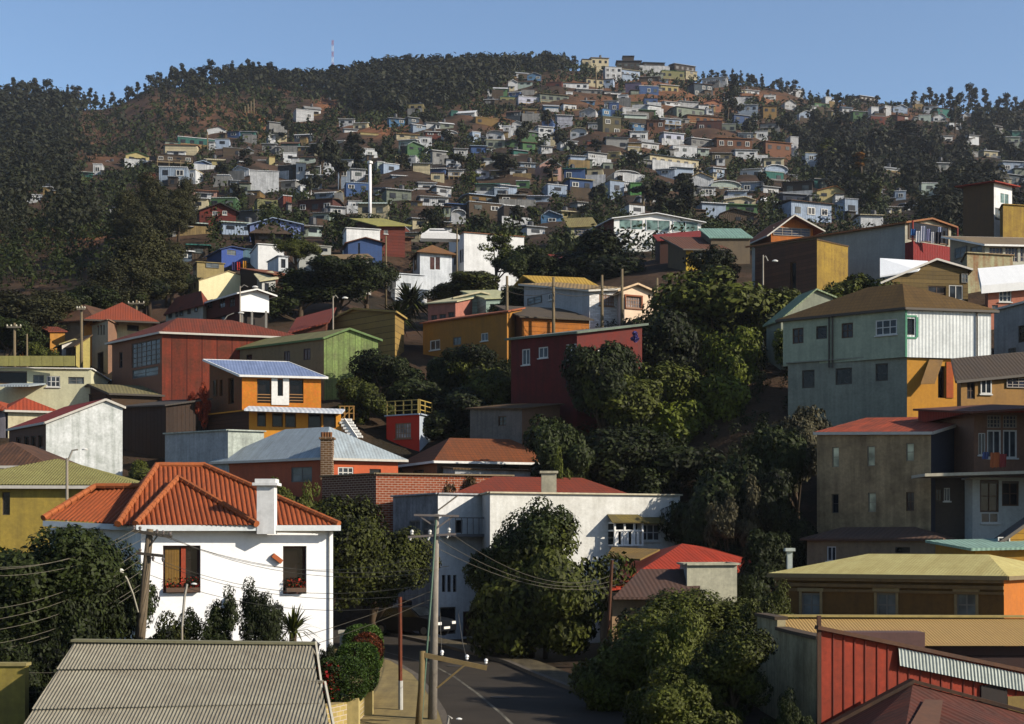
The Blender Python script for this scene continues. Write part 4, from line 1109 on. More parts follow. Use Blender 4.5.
def far_house(line, i):
    x0, y0, x1, y1, wc, rk, rc = line.split()
    hh = int(float(x0)*7+float(y0)*13)
    if wc in ('grey','tan','olive'): wc = ('white','pale-blue',wc,'white','grey','white','cream')[hh % 7]
    if rc in ('brown','olive','black','dark-grey'): rc = ('zinc',rc,'slate','zinc','white')[hh % 5]
    x0, y0, x1, y1 = map(float, (x0, y0, x1, y1)); xm = (x0+x1)/2
    Y = Yground(xm, y1+.6); yaw = R_(rng.uniform(2, 24)) if rng.random() < .8 else R_(rng.uniform(-14, 2))
    w = (x1-x0)*Y/F; h = (y1-y0)*Y/F; dep = max(4.0, min(8.5, w*.75))
    wf = w/(math.cos(yaw)+.28*abs(math.sin(yaw))*min(1, dep/w)); o0 = P(xm, y1, Y)
    stor = 'two-storey ' if h > 5.6 else ('long ' if w/h > 3.4 else ('small ' if w < 4.6 else ''))
    lab = OWN.get((int(x0), int(y0)))
    if lab: USED.add(lab)
    else: lab = rel(xm, (y0+y1)/2, f"{stor}{wc.replace('-', ' ')} house with {RN[rk]} {rc.replace('-', ' ')} roof")
    root = empty('hillside_house', o0, lab, 'house', 'houses stacked up the far hillside', yaw)
    rh = {'f':.0,'s':.28,'S':.12,'g':.36,'G':.3,'a':.36}[rk]*min(h, 4.5); e = h-rh; dn = 3.0
    W2 = wf/2; pts = lambda x, y, z: V((x, y, z)); mb = MB()
    kind = rng.choice(['plaster','plaster','plank','corr']); per = {'plank':.3,'corr':.4}.get(kind, .2)
    jf = rng.choice((.9,.96,1.02)); wm = mat(tuple(int(min(240, c*jf)) for c in PAL[wc]), kind, period=per, wear=rng.choice([.3,.45,.6]))
    rm = mat(PAL[rc], 'corr', period=.5, wear=rng.choice([.3,.5]))
    zb = e+rh if rk == 's' else e
    mb.face([(-W2,0,-dn),(W2,0,-dn),(W2,0,e),(-W2,0,e)]); mb.face([(W2,0,-dn),(W2,dep,-dn),(W2,dep,zb),(W2,0,e)])
    mb.face([(-W2,dep,-dn),(-W2,0,-dn),(-W2,0,e),(-W2,dep,zb)]); mb.face([(W2,dep,-dn),(-W2,dep,-dn),(-W2,dep,zb),(W2,dep,zb)])
    if rk in 'ga':
        if rk == 'g': top = [(-W2, e), (W2*rng.choice([0,0,.3,-.3]), e+rh), (W2, e)]
        else: top = [(-W2*math.cos(t), e+rh*math.sin(t)) for t in np.linspace(0, math.pi, 7)]
        for y in (0, dep): mb.face([(x, y, z) for x, z in top])
    if rk == 'G':
        for x in (-W2, W2): mb.face([(x, 0, e), (x, dep/2, e+rh), (x, dep, e)])
    mb.build('wall', wm, root)
    mb = MB(); ov = .35
    if rk == 'f': mb.slab([(-W2-.1,-.15,e+.12),(W2+.1,-.15,e+.12),(W2+.1,dep+.1,e+.12),(-W2-.1,dep+.1,e+.12)], .14)
    elif rk in 'sS':
        za, zc = (e, e+rh) if rk == 's' else (e+rh*.9, e)
        if rk == 'S': mb.slab([(-W2-.3,-.45,e+.12),(W2+.3,-.45,e+.12),(W2+.4,dep*.5,e+rh+.3),(-W2-.4,dep*.5,e+rh+.3)], .14); mb.slab([(-W2-.4,dep*.5,e+rh+.3),(W2+.4,dep*.5,e+rh+.3),(W2+.4,dep+.3,e+.05),(-W2-.4,dep+.3,e+.05)], .14)
        else: mb.slab([(-W2-ov,-.5,e-.5*rh/dep+.06),(W2+ov,-.5,e-.5*rh/dep+.06),(W2+ov,dep+.2,zb+.06),(-W2-ov,dep+.2,zb+.06)], .14)
    elif rk == 'G':
        sl = rh/(dep/2)
        mb.slab([(-W2-ov,-.4,e-.4*sl+.06),(W2+ov,-.4,e-.4*sl+.06),(W2+ov,dep/2,e+rh+.06),(-W2-ov,dep/2,e+rh+.06)], .12); mb.slab([(-W2-ov,dep/2,e+rh+.06),(W2+ov,dep/2,e+rh+.06),(W2+ov,dep+.4,e-.4*sl+.06),(-W2-ov,dep+.4,e-.4*sl+.06)], .12)
    else:
        for (xa, zA), (xb, zB) in zip(top, top[1:]):
            mb.slab([(xa,-.45,zA+.1),(xb,-.45,zB+.1),(xb,dep+.3,zB+.1),(xa,dep+.3,zA+.1)], .13)
    mb.build('roof', rm, root)
    rows = 2 if e > 4.6 else 1; n = max(1, min(6, int(wf/2.3)))
    if rng.random() < .94:
        for r in range(rows):
            zz = (e*.56 if rows == 1 else e*(.28+.46*r))
            for k in range(n):
                if rng.random() < .12: continue
                me, fm = wmesh(0 if rng.random() < .85 else 1)
                sx, sz = min(1.5, wf/n*.5)*rng.uniform(.75, 1.05), min(1.25, e*.36)*rng.uniform(.85, 1.05)
                wo = linked('window', me, root, (-W2+wf*(k+.5)/n+rng.uniform(-.15,.15), -.02, zz), (sx, 1, sz))
                if wc in ('white','pale-blue','blue','red','brick','brown','olive','dark-red','sky-blue','slate') and rng.random() < .5 : linked('frame', fm, wo)
    if (int(x0), int(y0)) == (448, 169) or (w > 7 and rng.random() < .12):
        mb = MB(); z = -2.2 if (int(x0), int(y0)) == (448, 169) else 0
        for k in range(4): mb.bar((-W2+.2+(wf-.4)*k/3, -1.2, -4), (-W2+.2+(wf-.4)*k/3, -1.2, .9+z*0), .14)
        mb.bar((-W2, -1.2, .1), (W2, -1.2, .1), .16); mb.bar((-W2, -1.2, .9), (W2, -1.2, .9), .08); mb.slab([(-W2,-1.25,.05),(W2,-1.25,.05),(W2,0,.05),(-W2,0,.05)], .1); mb.build('deck', plain((150,130,104)), root)
    if rng.random() < .72 and h < 9:
        sd = rng.choice((-1, 1)); aw = wf*rng.uniform(.3, .6); ah = e*rng.uniform(.5, .85); ad = dep*rng.uniform(.5, .9); fx = sd*(W2+aw*.45); fy = rng.uniform(-1.8, .8); ac = rng.choice(('white','grey','white','tan','dark-brown','grey-green','cream','pale-blue','white','brown'))
        if rng.random() < .3: fx = rng.uniform(-.5, .5)*W2; fy = -rng.uniform(1.2, 2.2); ah *= .7; ad = -fy+.2
        mb = MB(); zz = -rng.uniform(0, 1.2); mb.pbox((fx-aw/2, fy, -3.5), (aw,0,0), (0,ad,0), (0,0,3.5+ah+zz)); mb.build('annex', mat(PAL[ac], rng.choice(['plaster','plank']), period=.4, wear=.6), root)
        mb = MB(); tl = rng.uniform(-.3, .4); mb.slab([(fx-aw/2-.2,fy-.4,ah+zz+.08),(fx+aw/2+.2,fy-.4,ah+zz+.08),(fx+aw/2+.2,fy+ad+.2,ah+zz+.08+tl),(fx-aw/2-.2,fy+ad+.2,ah+zz+.08+tl)], .1); mb.build('annex_roof', mat(PAL[rng.choice(('zinc','rust','zinc','brown','white'))], 'corr', period=.5, wear=.6), root)
        if rng.random() < .7: linked('window', wmesh(0)[0], root, (fx, fy-.02, ah*.5+zz), (min(1.3, aw*.4), 1, .9))
    if rng.random() < .25:
        mb = MB(); fw = wf*rng.uniform(.8, 1.5); fx = rng.uniform(-.3, .3)*wf; yy = -rng.uniform(2, 3.5)
        mb.pbox((fx-fw/2, yy, -3), (fw,0,0), (0,.1,0), (0,0,3+rng.uniform(.2,.8))); mb.build('yard_fence', mat(PAL[rng.choice(('grey','brown','tan','white'))], 'vplank', period=.3, wear=.6), root)
    if rng.random() < .2:
        mb = MB(); mb.lathe([(.5,0),(.55,.1),(.55,1.0),(.3,1.2)], 8, (rng.uniform(-.3,.3)*wf, dep*.5, e+rh*.9)); mb.build('water_tank', plain((40,44,52)), root)
    FARBOX.append((x0, y0, x1, y1, Y))
def far_special():
    def blk(root, o, parts):
        pass
    # summit buildings
    OWN[(591, 55)] = 'tan ridge-top house with one big cream roof slope turned to the sun'; far_house('591 55 609 67 cream s tan', 0)
    Y = Yground(629, 69.5); o = P(629, 69, Y); s = Y/F; root = empty('hillside_house', o, 'dark two-storey block crowning the ridge', 'house', 'houses stacked up the far hillside')
    mb = MB(); mb.pbox((-12*s,0,-3), (24*s,0,0), (0,6,0), (0,0,3+8*s)); mb.pbox((-6*s,.4,8*s), (11*s,0,0), (0,4,0), (0,0,5*s)); mb.build('wall', mat((62,52,48),'plank',period=.4), root)
    mb = MB(); mb.slab([(-13*s,-.6,8.3*s),(13*s,-.6,8.3*s),(13*s,6.3,8.3*s),(-13*s,6.3,8.3*s)], .2); mb.slab([(-6.5*s,0,13.5*s),(5.6*s,0,13.5*s),(5.6*s,4.8,13.5*s),(-6.5*s,4.8,13.5*s)], .2); mb.build('roof', mat((70,66,66)), root)
    for k in range(4): linked('window', wmesh(1)[0], root, ((-9+6*k)*s, -.02, 4*s), (1.4,1,1.2))
    FARBOX.append((617, 54, 641, 69, Y))
    for x0, x1, y0, y1, lab in ((643,665,62,68,'low dark-roofed ridge house right of the dark two-storey block'),(673,697,64,73,'brown ridge house with greenish roof at the end of the summit row')):
        far_house_raw(x0, y0, x1, y1, 'dark-brown', 'olive' if x0 > 670 else 'dark-grey', lab)
def far_house_raw(x0, y0, x1, y1, wc, rc, lab):
    OWN[(int(x0), int(y0))] = lab; far_house(f'{x0} {y0} {x1} {y1} {wc} S {rc}', 0)

def fill_hill():
    """more of the small houses that pack the slope between the traced ones"""
    n = 0; tries = 0
    while n < 52 and tries < 6000:
        tries += 1; a = rng.random()
        if a < .62: x, y = rng.uniform(500, 765), rng.uniform(78, 200)
        elif a < .74: x, y = rng.uniform(770, 945), rng.uniform(98, 124)
        elif a < .9: x, y = rng.uniform(200, 350), rng.uniform(130, 212)
        else: x, y = rng.uniform(395, 500), rng.uniform(110, 200)
        w, h = rng.uniform(11, 19)*(.75+y/500), rng.uniform(6.5, 9.5)*(.8+y/600)
        if y-h < interp(RIDGE, x)-2: continue
        if any(x+w*.5 > b[0]+2 and x-w*.5 < b[2]-2 and y > b[1]+1.5 and y-h < b[3]-1.5 for b in FARBOX): continue
        wc = rng.choice(('white','white','pale-blue','sky-blue','cream','blue','mint','teal','yellow','red','green','slate')); n += 1
        far_house(f"{x-w/2:.1f} {y-h:.1f} {x+w/2:.1f} {y:.1f} {wc} {rng.choice('fSsGgS')} {rng.choice(('zinc','rust','white','zinc','brown','slate'))}", 0)
# ------------------------------------------------------------------ vegetation
npr = np.random.default_rng(11)
def leaf_quads(cen, size, up=.35, nb=None):
    n = len(cen)
    nr = npr.normal(size=(n, 3))
    if nb is None: nr[:, 2] = np.abs(nr[:, 2])+up
    else: nr = nr*.42+nb; nr[:, 2] += .15
    nr /= np.linalg.norm(nr, axis=1)[:, None]
    t = np.cross(nr, npr.normal(size=(n, 3))); t /= np.linalg.norm(t, axis=1)[:, None]; b = np.cross(nr, t)
    s = (size*npr.uniform(.6, 1.35, n))[:, None]
    q = np.stack([cen-t*s, cen-b*s*.52+nr*s*.1, cen+t*s, cen+b*s*.52+nr*s*.1], 1)
    return q.reshape(-1, 3)
def mesh_quads(name, v, m):
    me = bpy.data.meshes.new(name); n = len(v); k = n//4
    me.vertices.add(n); me.vertices.foreach_set('co', v.astype(np.float32).ravel())
    me.loops.add(n); me.loops.foreach_set('vertex_index', np.arange(n, dtype=np.int32))
    me.polygons.add(k); me.polygons.foreach_set('loop_start', np.arange(0, n, 4, dtype=np.int32))
    me.update(calc_edges=True); me.materials.append(m); return me
def in_ball(n):
    d = npr.normal(size=(n, 3)); d /= np.linalg.norm(d, axis=1)[:, None]
    return d*npr.uniform(0, 1, n)[:, None]**(1/3)
def lobes(n, k):
    """clump centres gathered in k uneven boughs inside the unit ball"""
    d = npr.normal(size=(k, 3)); d /= np.linalg.norm(d, axis=1)[:, None]; lc = d*npr.uniform(.42, .92, k)[:, None]; lc[0] *= .2; lr = npr.uniform(.24, .46, k); lr[0] = .5
    i = npr.choice(k, n, p=lr**2/(lr**2).sum()); return lc[i]+in_ball(n)*lr[i][:, None]
def crown_pts(kind, nl, nc, seed):
    """leaf positions for a tree of height 1 standing at the origin; also clump centres"""
    global npr; npr = np.random.default_rng(seed)
    if kind == 'round':
        c = lobes(nc, 9)*np.array((.37, .37, .34))+np.array((0, 0, .62)); r = npr.uniform(.06, .14, len(c))
    elif kind == 'tall':
        z = npr.uniform(.25, .95, nc); rad = .2*np.sin(np.clip((z-.12)/.9, 0, 1)*math.pi)**.7*npr.uniform(.3, 1, nc); a = npr.uniform(0, 6.28, nc)
        c = np.stack([rad*np.cos(a), rad*np.sin(a), z], 1); r = npr.uniform(.05, .11, nc)
    elif kind == 'pine':
        z = npr.uniform(.2, 1, nc); rad = .26*(1.04-z)**.8*npr.uniform(.4, 1, nc); a = npr.uniform(0, 6.28, nc)
        c = np.stack([rad*np.cos(a), rad*np.sin(a), z*.97], 1); r = npr.uniform(.05, .09, nc)
    elif kind == 'poplar':
        z = npr.uniform(.12, .97, nc); rad = .15*np.sin(np.clip(z, 0, 1)*math.pi)**.5*npr.uniform(.2, 1, nc); a = npr.uniform(0, 6.28, nc)
        c = np.stack([rad*np.cos(a), rad*np.sin(a), z], 1); r = npr.uniform(.04, .08, nc)
    elif kind == 'bush':
        c = lobes(nc, 10)*np.array((.5, .5, .42))+np.array((0, 0, .42)); c[:, 2] = np.abs(c[:, 2]); r = npr.uniform(.07, .17, nc)
    elif kind == 'loose':
        c = lobes(nc, 8)*np.array((.42, .42, .36))+np.array((0, 0, .6)); r = npr.uniform(.05, .11, nc)
    w = r**2; w /= w.sum(); idx = npr.choice(len(c), nl, p=w)
    d = npr.normal(size=(nl, 3)); d /= np.linalg.norm(d, axis=1)[:, None]
    p = c[idx]+d*(r[idx]*npr.uniform(.55, 1.05, nl)**.6)[:, None]*np.array((1, 1, .8))
    p[:, 2] = np.maximum(p[:, 2], .01)
    ax = p-np.array((0, 0, .5)); ax /= np.linalg.norm(ax, axis=1)[:, None]+1e-6
    global LASTN; LASTN = d+ax*.75; LASTN /= np.linalg.norm(LASTN, axis=1)[:, None]
    return p, c
def trunk_mesh(kind, c, m, seed):
    r = random.Random(seed); mb = MB(); h = {'round':.55,'tall':.9,'pine':.95,'poplar':.9,'bush':.3,'loose':.5}[kind]; w = .028 if kind in ('round','loose') else .018
    pts = [(0,0,-.08),(r.uniform(-.01,.01),r.uniform(-.01,.01),h*.33),(r.uniform(-.03,.03),r.uniform(-.03,.03),h*.66),(r.uniform(-.03,.03),r.uniform(-.03,.03),h)]
    mb.tube(pts, [w*1.4, w, w*.8, w*.3], 6)
    for k in range(7 if kind in ('round','loose','bush') else 4):
        t = c[r.randrange(len(c))]; s = V(pts[1 if k % 2 else 2]); mb.tube([s, s.lerp(V(t), .5)+V((0,0,-.03)), V(t)], [w*.55, w*.35, w*.1], 4)
    o = mb.build('trunk', m, smooth=True); me = o.data; bpy.data.objects.remove(o); return me
BARK = mat((84,66,52), wear=.4)
LM = {'deep':leafmat((12,17,7),(60,72,24)), 'olive':leafmat((20,26,9),(104,112,38)), 'bright':leafmat((22,32,9),(122,134,36)), 'dry':leafmat((52,40,24),(120,92,50)), 'euca':leafmat((26,31,18),(86,86,50)), 'pine':leafmat((18,24,15),(58,62,34)), 'grey':leafmat((40,40,28),(110,104,72)), 'red':leafmat((70,24,14),(170,66,30)), 'gold':leafmat((90,66,20),(190,130,40))}  # deep leaves are darkened for shaded trees, bright ones lightened for sunlit trees
PROTO = {}
def proto(kind, tier, col, var):
    key = (kind, tier, col, var)
    if key in PROTO: return PROTO[key]
    base = (kind, tier, var)
    if base not in PROTO:
        nl, nc, ls = {'near':(34000, 110, .0135),'mid':(16000, 80, .019),'far':(900, 22, .06)}[tier]
        if kind == 'bush': ls *= 1.35
        if kind == 'loose': nl = int(nl*.55)
        if kind in ('tall', 'pine', 'poplar'): ls *= .62; 
        seed = abs(hash(kind)) % 1 + {'round':10,'tall':20,'pine':30,'poplar':40,'bush':50,'loose':60}[kind]+var*101+{'near':1,'mid':2,'far':3}[tier]
        p, c = crown_pts(kind, nl, nc, seed); q = leaf_quads(p, ls, nb=LASTN)
        PROTO[base] = (q, c, trunk_mesh(kind, c, BARK, seed))
    q, c, tm = PROTO[base]
    PROTO[key] = (mesh_quads('crown', q, LM[col]), tm); return PROTO[key]
TREES = []
def plant(name, label, cat, loc, h, w, kind, tier, col, var=None, group=None):
    var = rng.randrange(3) if var is None else var
    cm, tm = proto(kind, tier, col, var)
    if tier != 'far' and kind in ('round','bush','loose'): w *= 1.2
    root = empty(name, loc, label, cat, group, rng.uniform(0, 6.28))
    k = {'round':.84,'tall':.46,'pine':.5,'poplar':.36,'bush':1.2,'loose':.96}[kind]
    s = (w/k, w/k, h)
    linked('crown', cm, root, (0,0,0), s); linked('trunk', tm, root, (0,0,0), s)
    return root
def T(px, ytop, ybase, wpx, Y, kind, col, label, tier='mid', name=None, cat=None):
    TREES.append((px, ytop, ybase, wpx, Y, kind, col, label, tier, name, cat))
# foreground
T(640,598,770,118,43,'round','olive','dense round bush-like tree closest to the street kerb','near')
T(668,592,750,110,46,'round','olive','dense round tree between the kerb bushes and the red-roofed house','near')
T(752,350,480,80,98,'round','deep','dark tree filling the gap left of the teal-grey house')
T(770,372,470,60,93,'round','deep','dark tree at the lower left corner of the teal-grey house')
T(605,345,480,76,88,'round','deep','black-green tree covering the right wall of the crimson house')
T(70,560,690,110,42,'bush','deep','dark bush filling the foot of the trees left of the leaning pole','near','bush','bush')
T(38,512,690,150,43,'round','deep','big glossy-leaved tree at the left edge behind the power cables','near')
T(104,520,690,92,46,'round','deep','leafy tree touching the left corner of the white tile-roofed house','near')
T(10,600,700,90,40,'bush','deep','dark bush beside the low yellow wall end at the left edge','near','bush','bush')
T(322,482,668,112,62,'round','olive','broad tree close behind the right wall of the white tile-roofed house','near')
T(372,508,650,92,66,'round','olive','tree overhanging the street in front of the brick block','near')
T(622,640,735,60,44,'bush','olive','leafy shrub hanging over the street kerb','near','bush','bush')
T(300,470,560,60,72,'loose','olive','thin-leaved tree before the silver-roofed pink house','near')
T(530,488,655,104,60.6,'round','deep','denser upper crown of the street planting before the white corner house','near')
T(546,480,655,150,60,'bush','olive','street tree in front of the white corner house','near')
T(505,530,640,80,61,'loose','olive','smaller street tree left of the main one by the white corner house','near')
T(705,580,690,110,50,'round','olive','leafy tree before the cream block of the red-roofed house','near')
T(655,592,740,120,43.8,'bush','bright','bright green shrub mass beside the street kerb','near','bush','bush')
T(730,612,760,96,38.5,'round','olive','dark small tree against the cream boundary wall','near')
T(690,645,760,120,38,'bush','olive','lower shrub mass at the bottom of the picture right of the street','near','bush','bush')
T(765,575,660,60,47,'loose','olive','light shrub at the left corner of the ochre-brown house','near','bush','bush')
T(215,576,660,52,44,'loose','deep','rubbery dark shrub in front of the white house facade','near','bush','bush')
T(262,572,660,60,44.5,'loose','deep','taller dark shrub before the narrow window of the white house','near','bush','bush')
T(180,592,660,70,44,'bush','olive','sprawling garden shrub under the flower window','near','bush','bush')
T(160,600,690,80,43,'bush','deep','dark shrub behind the corrugated grey roof by the leaning pole','near','bush','bush')
T(330,635,668,20,47,'bush','deep','small flower bush at the foot of the white house wall','near','bush','bush')
T(684,592,735,90,41.3,'bush','olive','tall bush mass leaning over the shaded street','near','bush','bush')
T(786,662,770,44,36.8,'bush','deep','dark low bush against the cream yard wall','near','bush','bush')
T(632,334,460,50,89.5,'round','deep','dark tree at the right corner of the crimson house')
T(660,600,690,84,47.6,'bush','olive','shaded bush in front of the red-roofed house wall','near','bush','bush')
# central slope
T(398,338,410,50,103,'bush','deep','dark creeper mound left of the ochre house foot','mid','bush','bush')
T(446,352,412,60,102,'bush','deep','dark creeper mound under the middle of the ochre house','mid','bush','bush')
T(478,340,400,56,101,'round','deep','dark tree against the right part of the ochre house')
T(384,372,425,46,101,'bush','deep','dark mound between the unfinished orange house and the red cube house','mid','bush','bush')
T(430,378,440,60,100.5,'bush','deep','black-green mound behind the red cube house terrace','mid','bush','bush')
T(498,372,420,50,97,'bush','olive','reddish-green mound left of the crimson house wall','mid','bush','bush')
T(764,400,500,70,88,'round','deep','dark tree under the left corner of the teal-grey house')
T(713,262,420,124,103,'round','olive','largest ivy-clad tree of the central dark grove')
T(722,235,300,70,120,'loose','deep','thin dark tree above the ivy-clad tree')
T(668,300,450,84,98,'round','deep','dark tree right of the white brick-painted house')
T(612,232,320,100,150,'round','deep','dark rounded tree in front of the white gabled hall')
T(548,250,300,54,150,'round','deep','dark tree left of the rounded one below the white hall')
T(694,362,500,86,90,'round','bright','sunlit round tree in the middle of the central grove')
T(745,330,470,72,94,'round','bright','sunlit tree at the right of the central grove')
T(640,350,460,90,89,'round','olive','bushy tree touching the crimson house')
T(603,338,480,66,88.5,'round','olive','dark tree directly before the crimson house wall')
T(560,405,520,70,82,'round','deep','black-green tree below the crimson house')
T(612,420,540,110,84,'round','deep','broad shaded tree over the white corner house roof')
T(668,425,560,110,85,'round','deep','broad shaded tree at the heart of the grove')
T(722,440,590,90,73,'round','deep','shaded tree low in the grove left of the grey tree')
T(757,410,560,80,76,'round','deep','shaded tree between the grove and the grey tree')
T(797,394,500,60,79,'round','grey','grey-leaved bushy tree left of the brown stucco building')
T(778,470,600,60,70,'round','deep','dark tree at the foot of the brown stucco building')
T(735,470,590,56,69.5,'loose','grey','sparse reddish-grey tree low in the grove')
T(744,520,620,60,70,'round','deep','low dark tree behind the red-roofed house')
T(655,470,600,80,82,'round','deep','low dark tree right of the white corner house')
T(765,530,620,60,62,'round','deep','low shaded tree beside the ochre-brown house')
T(566,442,480,26,79,'loose','bright','little lime-leaved tree above the white corner house chimney')
T(470,466,492,42,79,'bush','dry','brownish shrub on top of the brick block','mid','bush','bush')
T(858,266,305,80,103,'bush','olive','big rounded bush below the mustard-yellow end wall','mid','bush','bush')
T(790,330,400,40,92,'round','bright','sunlit tree left of the teal-grey house')
T(770,280,360,50,104,'round','olive','tree under the street lamp before the maroon-brown block')
T(496,232,290,56,157,'loose','bright','light yellow-green tree before the white mansion wall')
T(522,238,300,40,150,'round','deep','dark tree at the right end of the white mansion')
T(470,268,305,80,140,'bush','olive','long olive hedge-like bush under the white mansion','mid','bush','bush')
T(512,285,330,40,118,'round','deep','dark tree between mint house and orange garage')
T(338,254,322,84,138,'round','deep','dark tree on the slope above the tan plank house')
T(300,268,334,86,136,'round','deep','dark rounded tree below the rust-brown timber house')
T(366,256,316,56,142,'round','deep','dark tree left of the white mansion')
T(296,234,272,36,158,'round','olive','round dark tree beside the bright white box house')
T(378,345,412,50,99,'round','deep','dark tree right of the lime-green gable house')
T(360,372,420,60,96,'bush','olive','overgrown bush behind the orange house deck','mid','bush','bush')
T(420,350,420,90,100,'bush','deep','dark creeper bank under the long ochre house','mid','bush','bush')
T(490,345,410,70,99,'bush','olive','dark creeper bank left of the crimson house','mid','bush','bush')
T(455,380,450,90,96,'bush','deep','black-green bushes above the red cube house','mid','bush','bush')
T(410,368,430,50,104,'round','deep','dark tree rising left of the red cube house')
T(478,412,450,40,94,'bush','deep','bush leaning on the red cube house','mid','bush','bush')
T(495,400,460,44,93,'bush','deep','bush above the terracotta tile roof','mid','bush','bush')
T(430,470,500,50,78.5,'bush','dry','dry bush growing on the brick block parapet','mid','bush','bush')
T(145,450,490,50,89,'bush','olive','garden bush at the foot of the dark brown shed','mid','bush','bush')
T(272,460,500,40,83,'bush','olive','bush before the shaded pink wall','mid','bush','bush')
T(70,376,402,40,112,'bush','deep','dark bush in front of the cream modern house','mid','bush','bush')
T(200,380,410,22,95,'loose','red','reddish climber at the corner of the unfinished orange house','mid','bush','bush')
T(40,338,366,40,112,'bush','olive','bush behind the yellow screen panels','mid','bush','bush')
# left ravine
for q in ((15,290,365,70,1,'tall'),(48,288,352,64,1,'tall'),(80,278,345,56,1,'round'),(108,262,338,56,1,'tall'),(130,240,325,52,1,'tall'),(150,228,318,50,1,'tall'),(172,240,308,44,1,'tall'),(30,310,350,56,1,'round'),(62,312,348,52,1,'round'),(96,300,342,46,1,'round'),(122,285,326,44,1,'round'),(144,270,318,46,1,'round'),(166,268,306,40,1,'round'),(182,268,302,32,1,'round'),(5,310,372,60,1,'round'),
          (126,190,250,34,1,'tall'),(150,172,240,34,1,'tall'),(138,205,262,34,1,'tall'),(160,196,250,32,1,'tall'),(178,190,244,30,1,'tall'),(186,176,236,24,1,'tall')):
    T(*q[:5], q[5], 'euca' if q[5] == 'tall' else 'deep', None)
# trees among the far houses
for q in ((288,112,140,18,0,'pine','pine'),(355,135,180,26,0,'tall','pine'),(322,130,178,30,0,'round','pine'),(340,148,186,28,0,'round','pine'),(386,140,166,20,0,'round','pine'),(310,170,200,24,0,'round','pine'),(240,182,205,20,0,'round','pine'),
          (222,160,180,16,0,'round','pine'),(245,150,172,18,0,'tall','pine'),(450,128,150,20,0,'round','pine'),(462,150,170,24,0,'round','pine'),(505,150,180,34,0,'round','pine'),(520,120,150,22,0,'round','pine'),(426,110,128,22,0,'round','pine'),
          (470,168,190,24,0,'round','olive'),(440,214,240,26,0,'round','pine'),(430,205,235,24,0,'tall','pine'),(480,212,240,26,0,'round','pine'),(552,160,180,18,0,'tall','pine'),(600,180,206,24,0,'round','pine'),(650,176,210,40,0,'round','pine'),
          (680,170,215,34,0,'round','pine'),(668,190,222,40,0,'round','pine'),(690,196,222,24,0,'tall','pine'),(735,75,120,20,0,'pine','pine'),(728,92,126,18,0,'tall','pine'),(860,152,202,26,0,'poplar','olive'),(826,140,175,26,0,'tall','olive'),
          (840,105,150,24,0,'tall','pine'),(850,130,180,34,0,'round','pine'),(880,125,165,36,0,'round','pine'),(905,122,160,34,0,'tall','pine'),(930,128,165,30,0,'round','pine'),(955,96,135,18,0,'pine','pine'),(820,110,140,26,0,'round','pine'),
          (875,182,214,28,0,'round','olive'),(940,190,220,34,0,'round','pine'),(918,192,224,30,0,'round','pine'),(800,120,150,24,0,'round','pine'),(785,112,140,20,0,'round','pine'),(750,112,140,20,0,'round','pine'),(766,170,196,18,0,'round','pine'),
          (560,126,150,18,0,'round','pine'),(575,140,160,16,0,'round','pine'),(596,140,160,16,0,'tall','pine'),(636,150,172,20,0,'round','pine'),(548,110,128,14,0,'round','pine'),(590,200,222,24,0,'round','pine'),(520,206,228,22,0,'round','pine'),
          (535,205,222,18,0,'round','olive'),(272,92,124,14,0,'pine','pine'),(300,205,230,18,0,'round','pine'),(345,213,240,24,0,'round','pine'),(430,232,252,20,0,'round','pine'),(402,150,172,20,0,'round','pine'),(360,96,118,22,0,'round','pine'),
          (980,180,210,26,0,'round','pine'),(955,160,190,24,0,'round','pine'),(1012,140,165,20,0,'round','pine'),(990,165,190,24,0,'tall','pine')):
    T(*q, None, 'far')
CAN = [(-60,88),(0,84),(28,79),(60,85),(95,90),(105,97),(115,90),(122,98),(128,90),(131,76),(136,82),(142,92),(152,68),(165,72),(180,65),(200,63),(222,62),(250,64),(262,66),(285,68),(305,74),(318,68),(330,72),(345,63),(360,61),(400,58),(450,57),(500,57),(520,60),(545,57),(560,56),(575,54),(583,56)]
CAN2 = [(703,72),(712,70),(735,68),(745,74),(765,78),(782,80),(806,88),(815,90)]
CAN3 = [(828,94),(842,92),(860,99),(900,99),(905,95),(930,92),(942,95),(950,92),(957,86),(965,92),(970,86),(980,90),(990,96),(1010,95),(1024,97),(1080,98)]
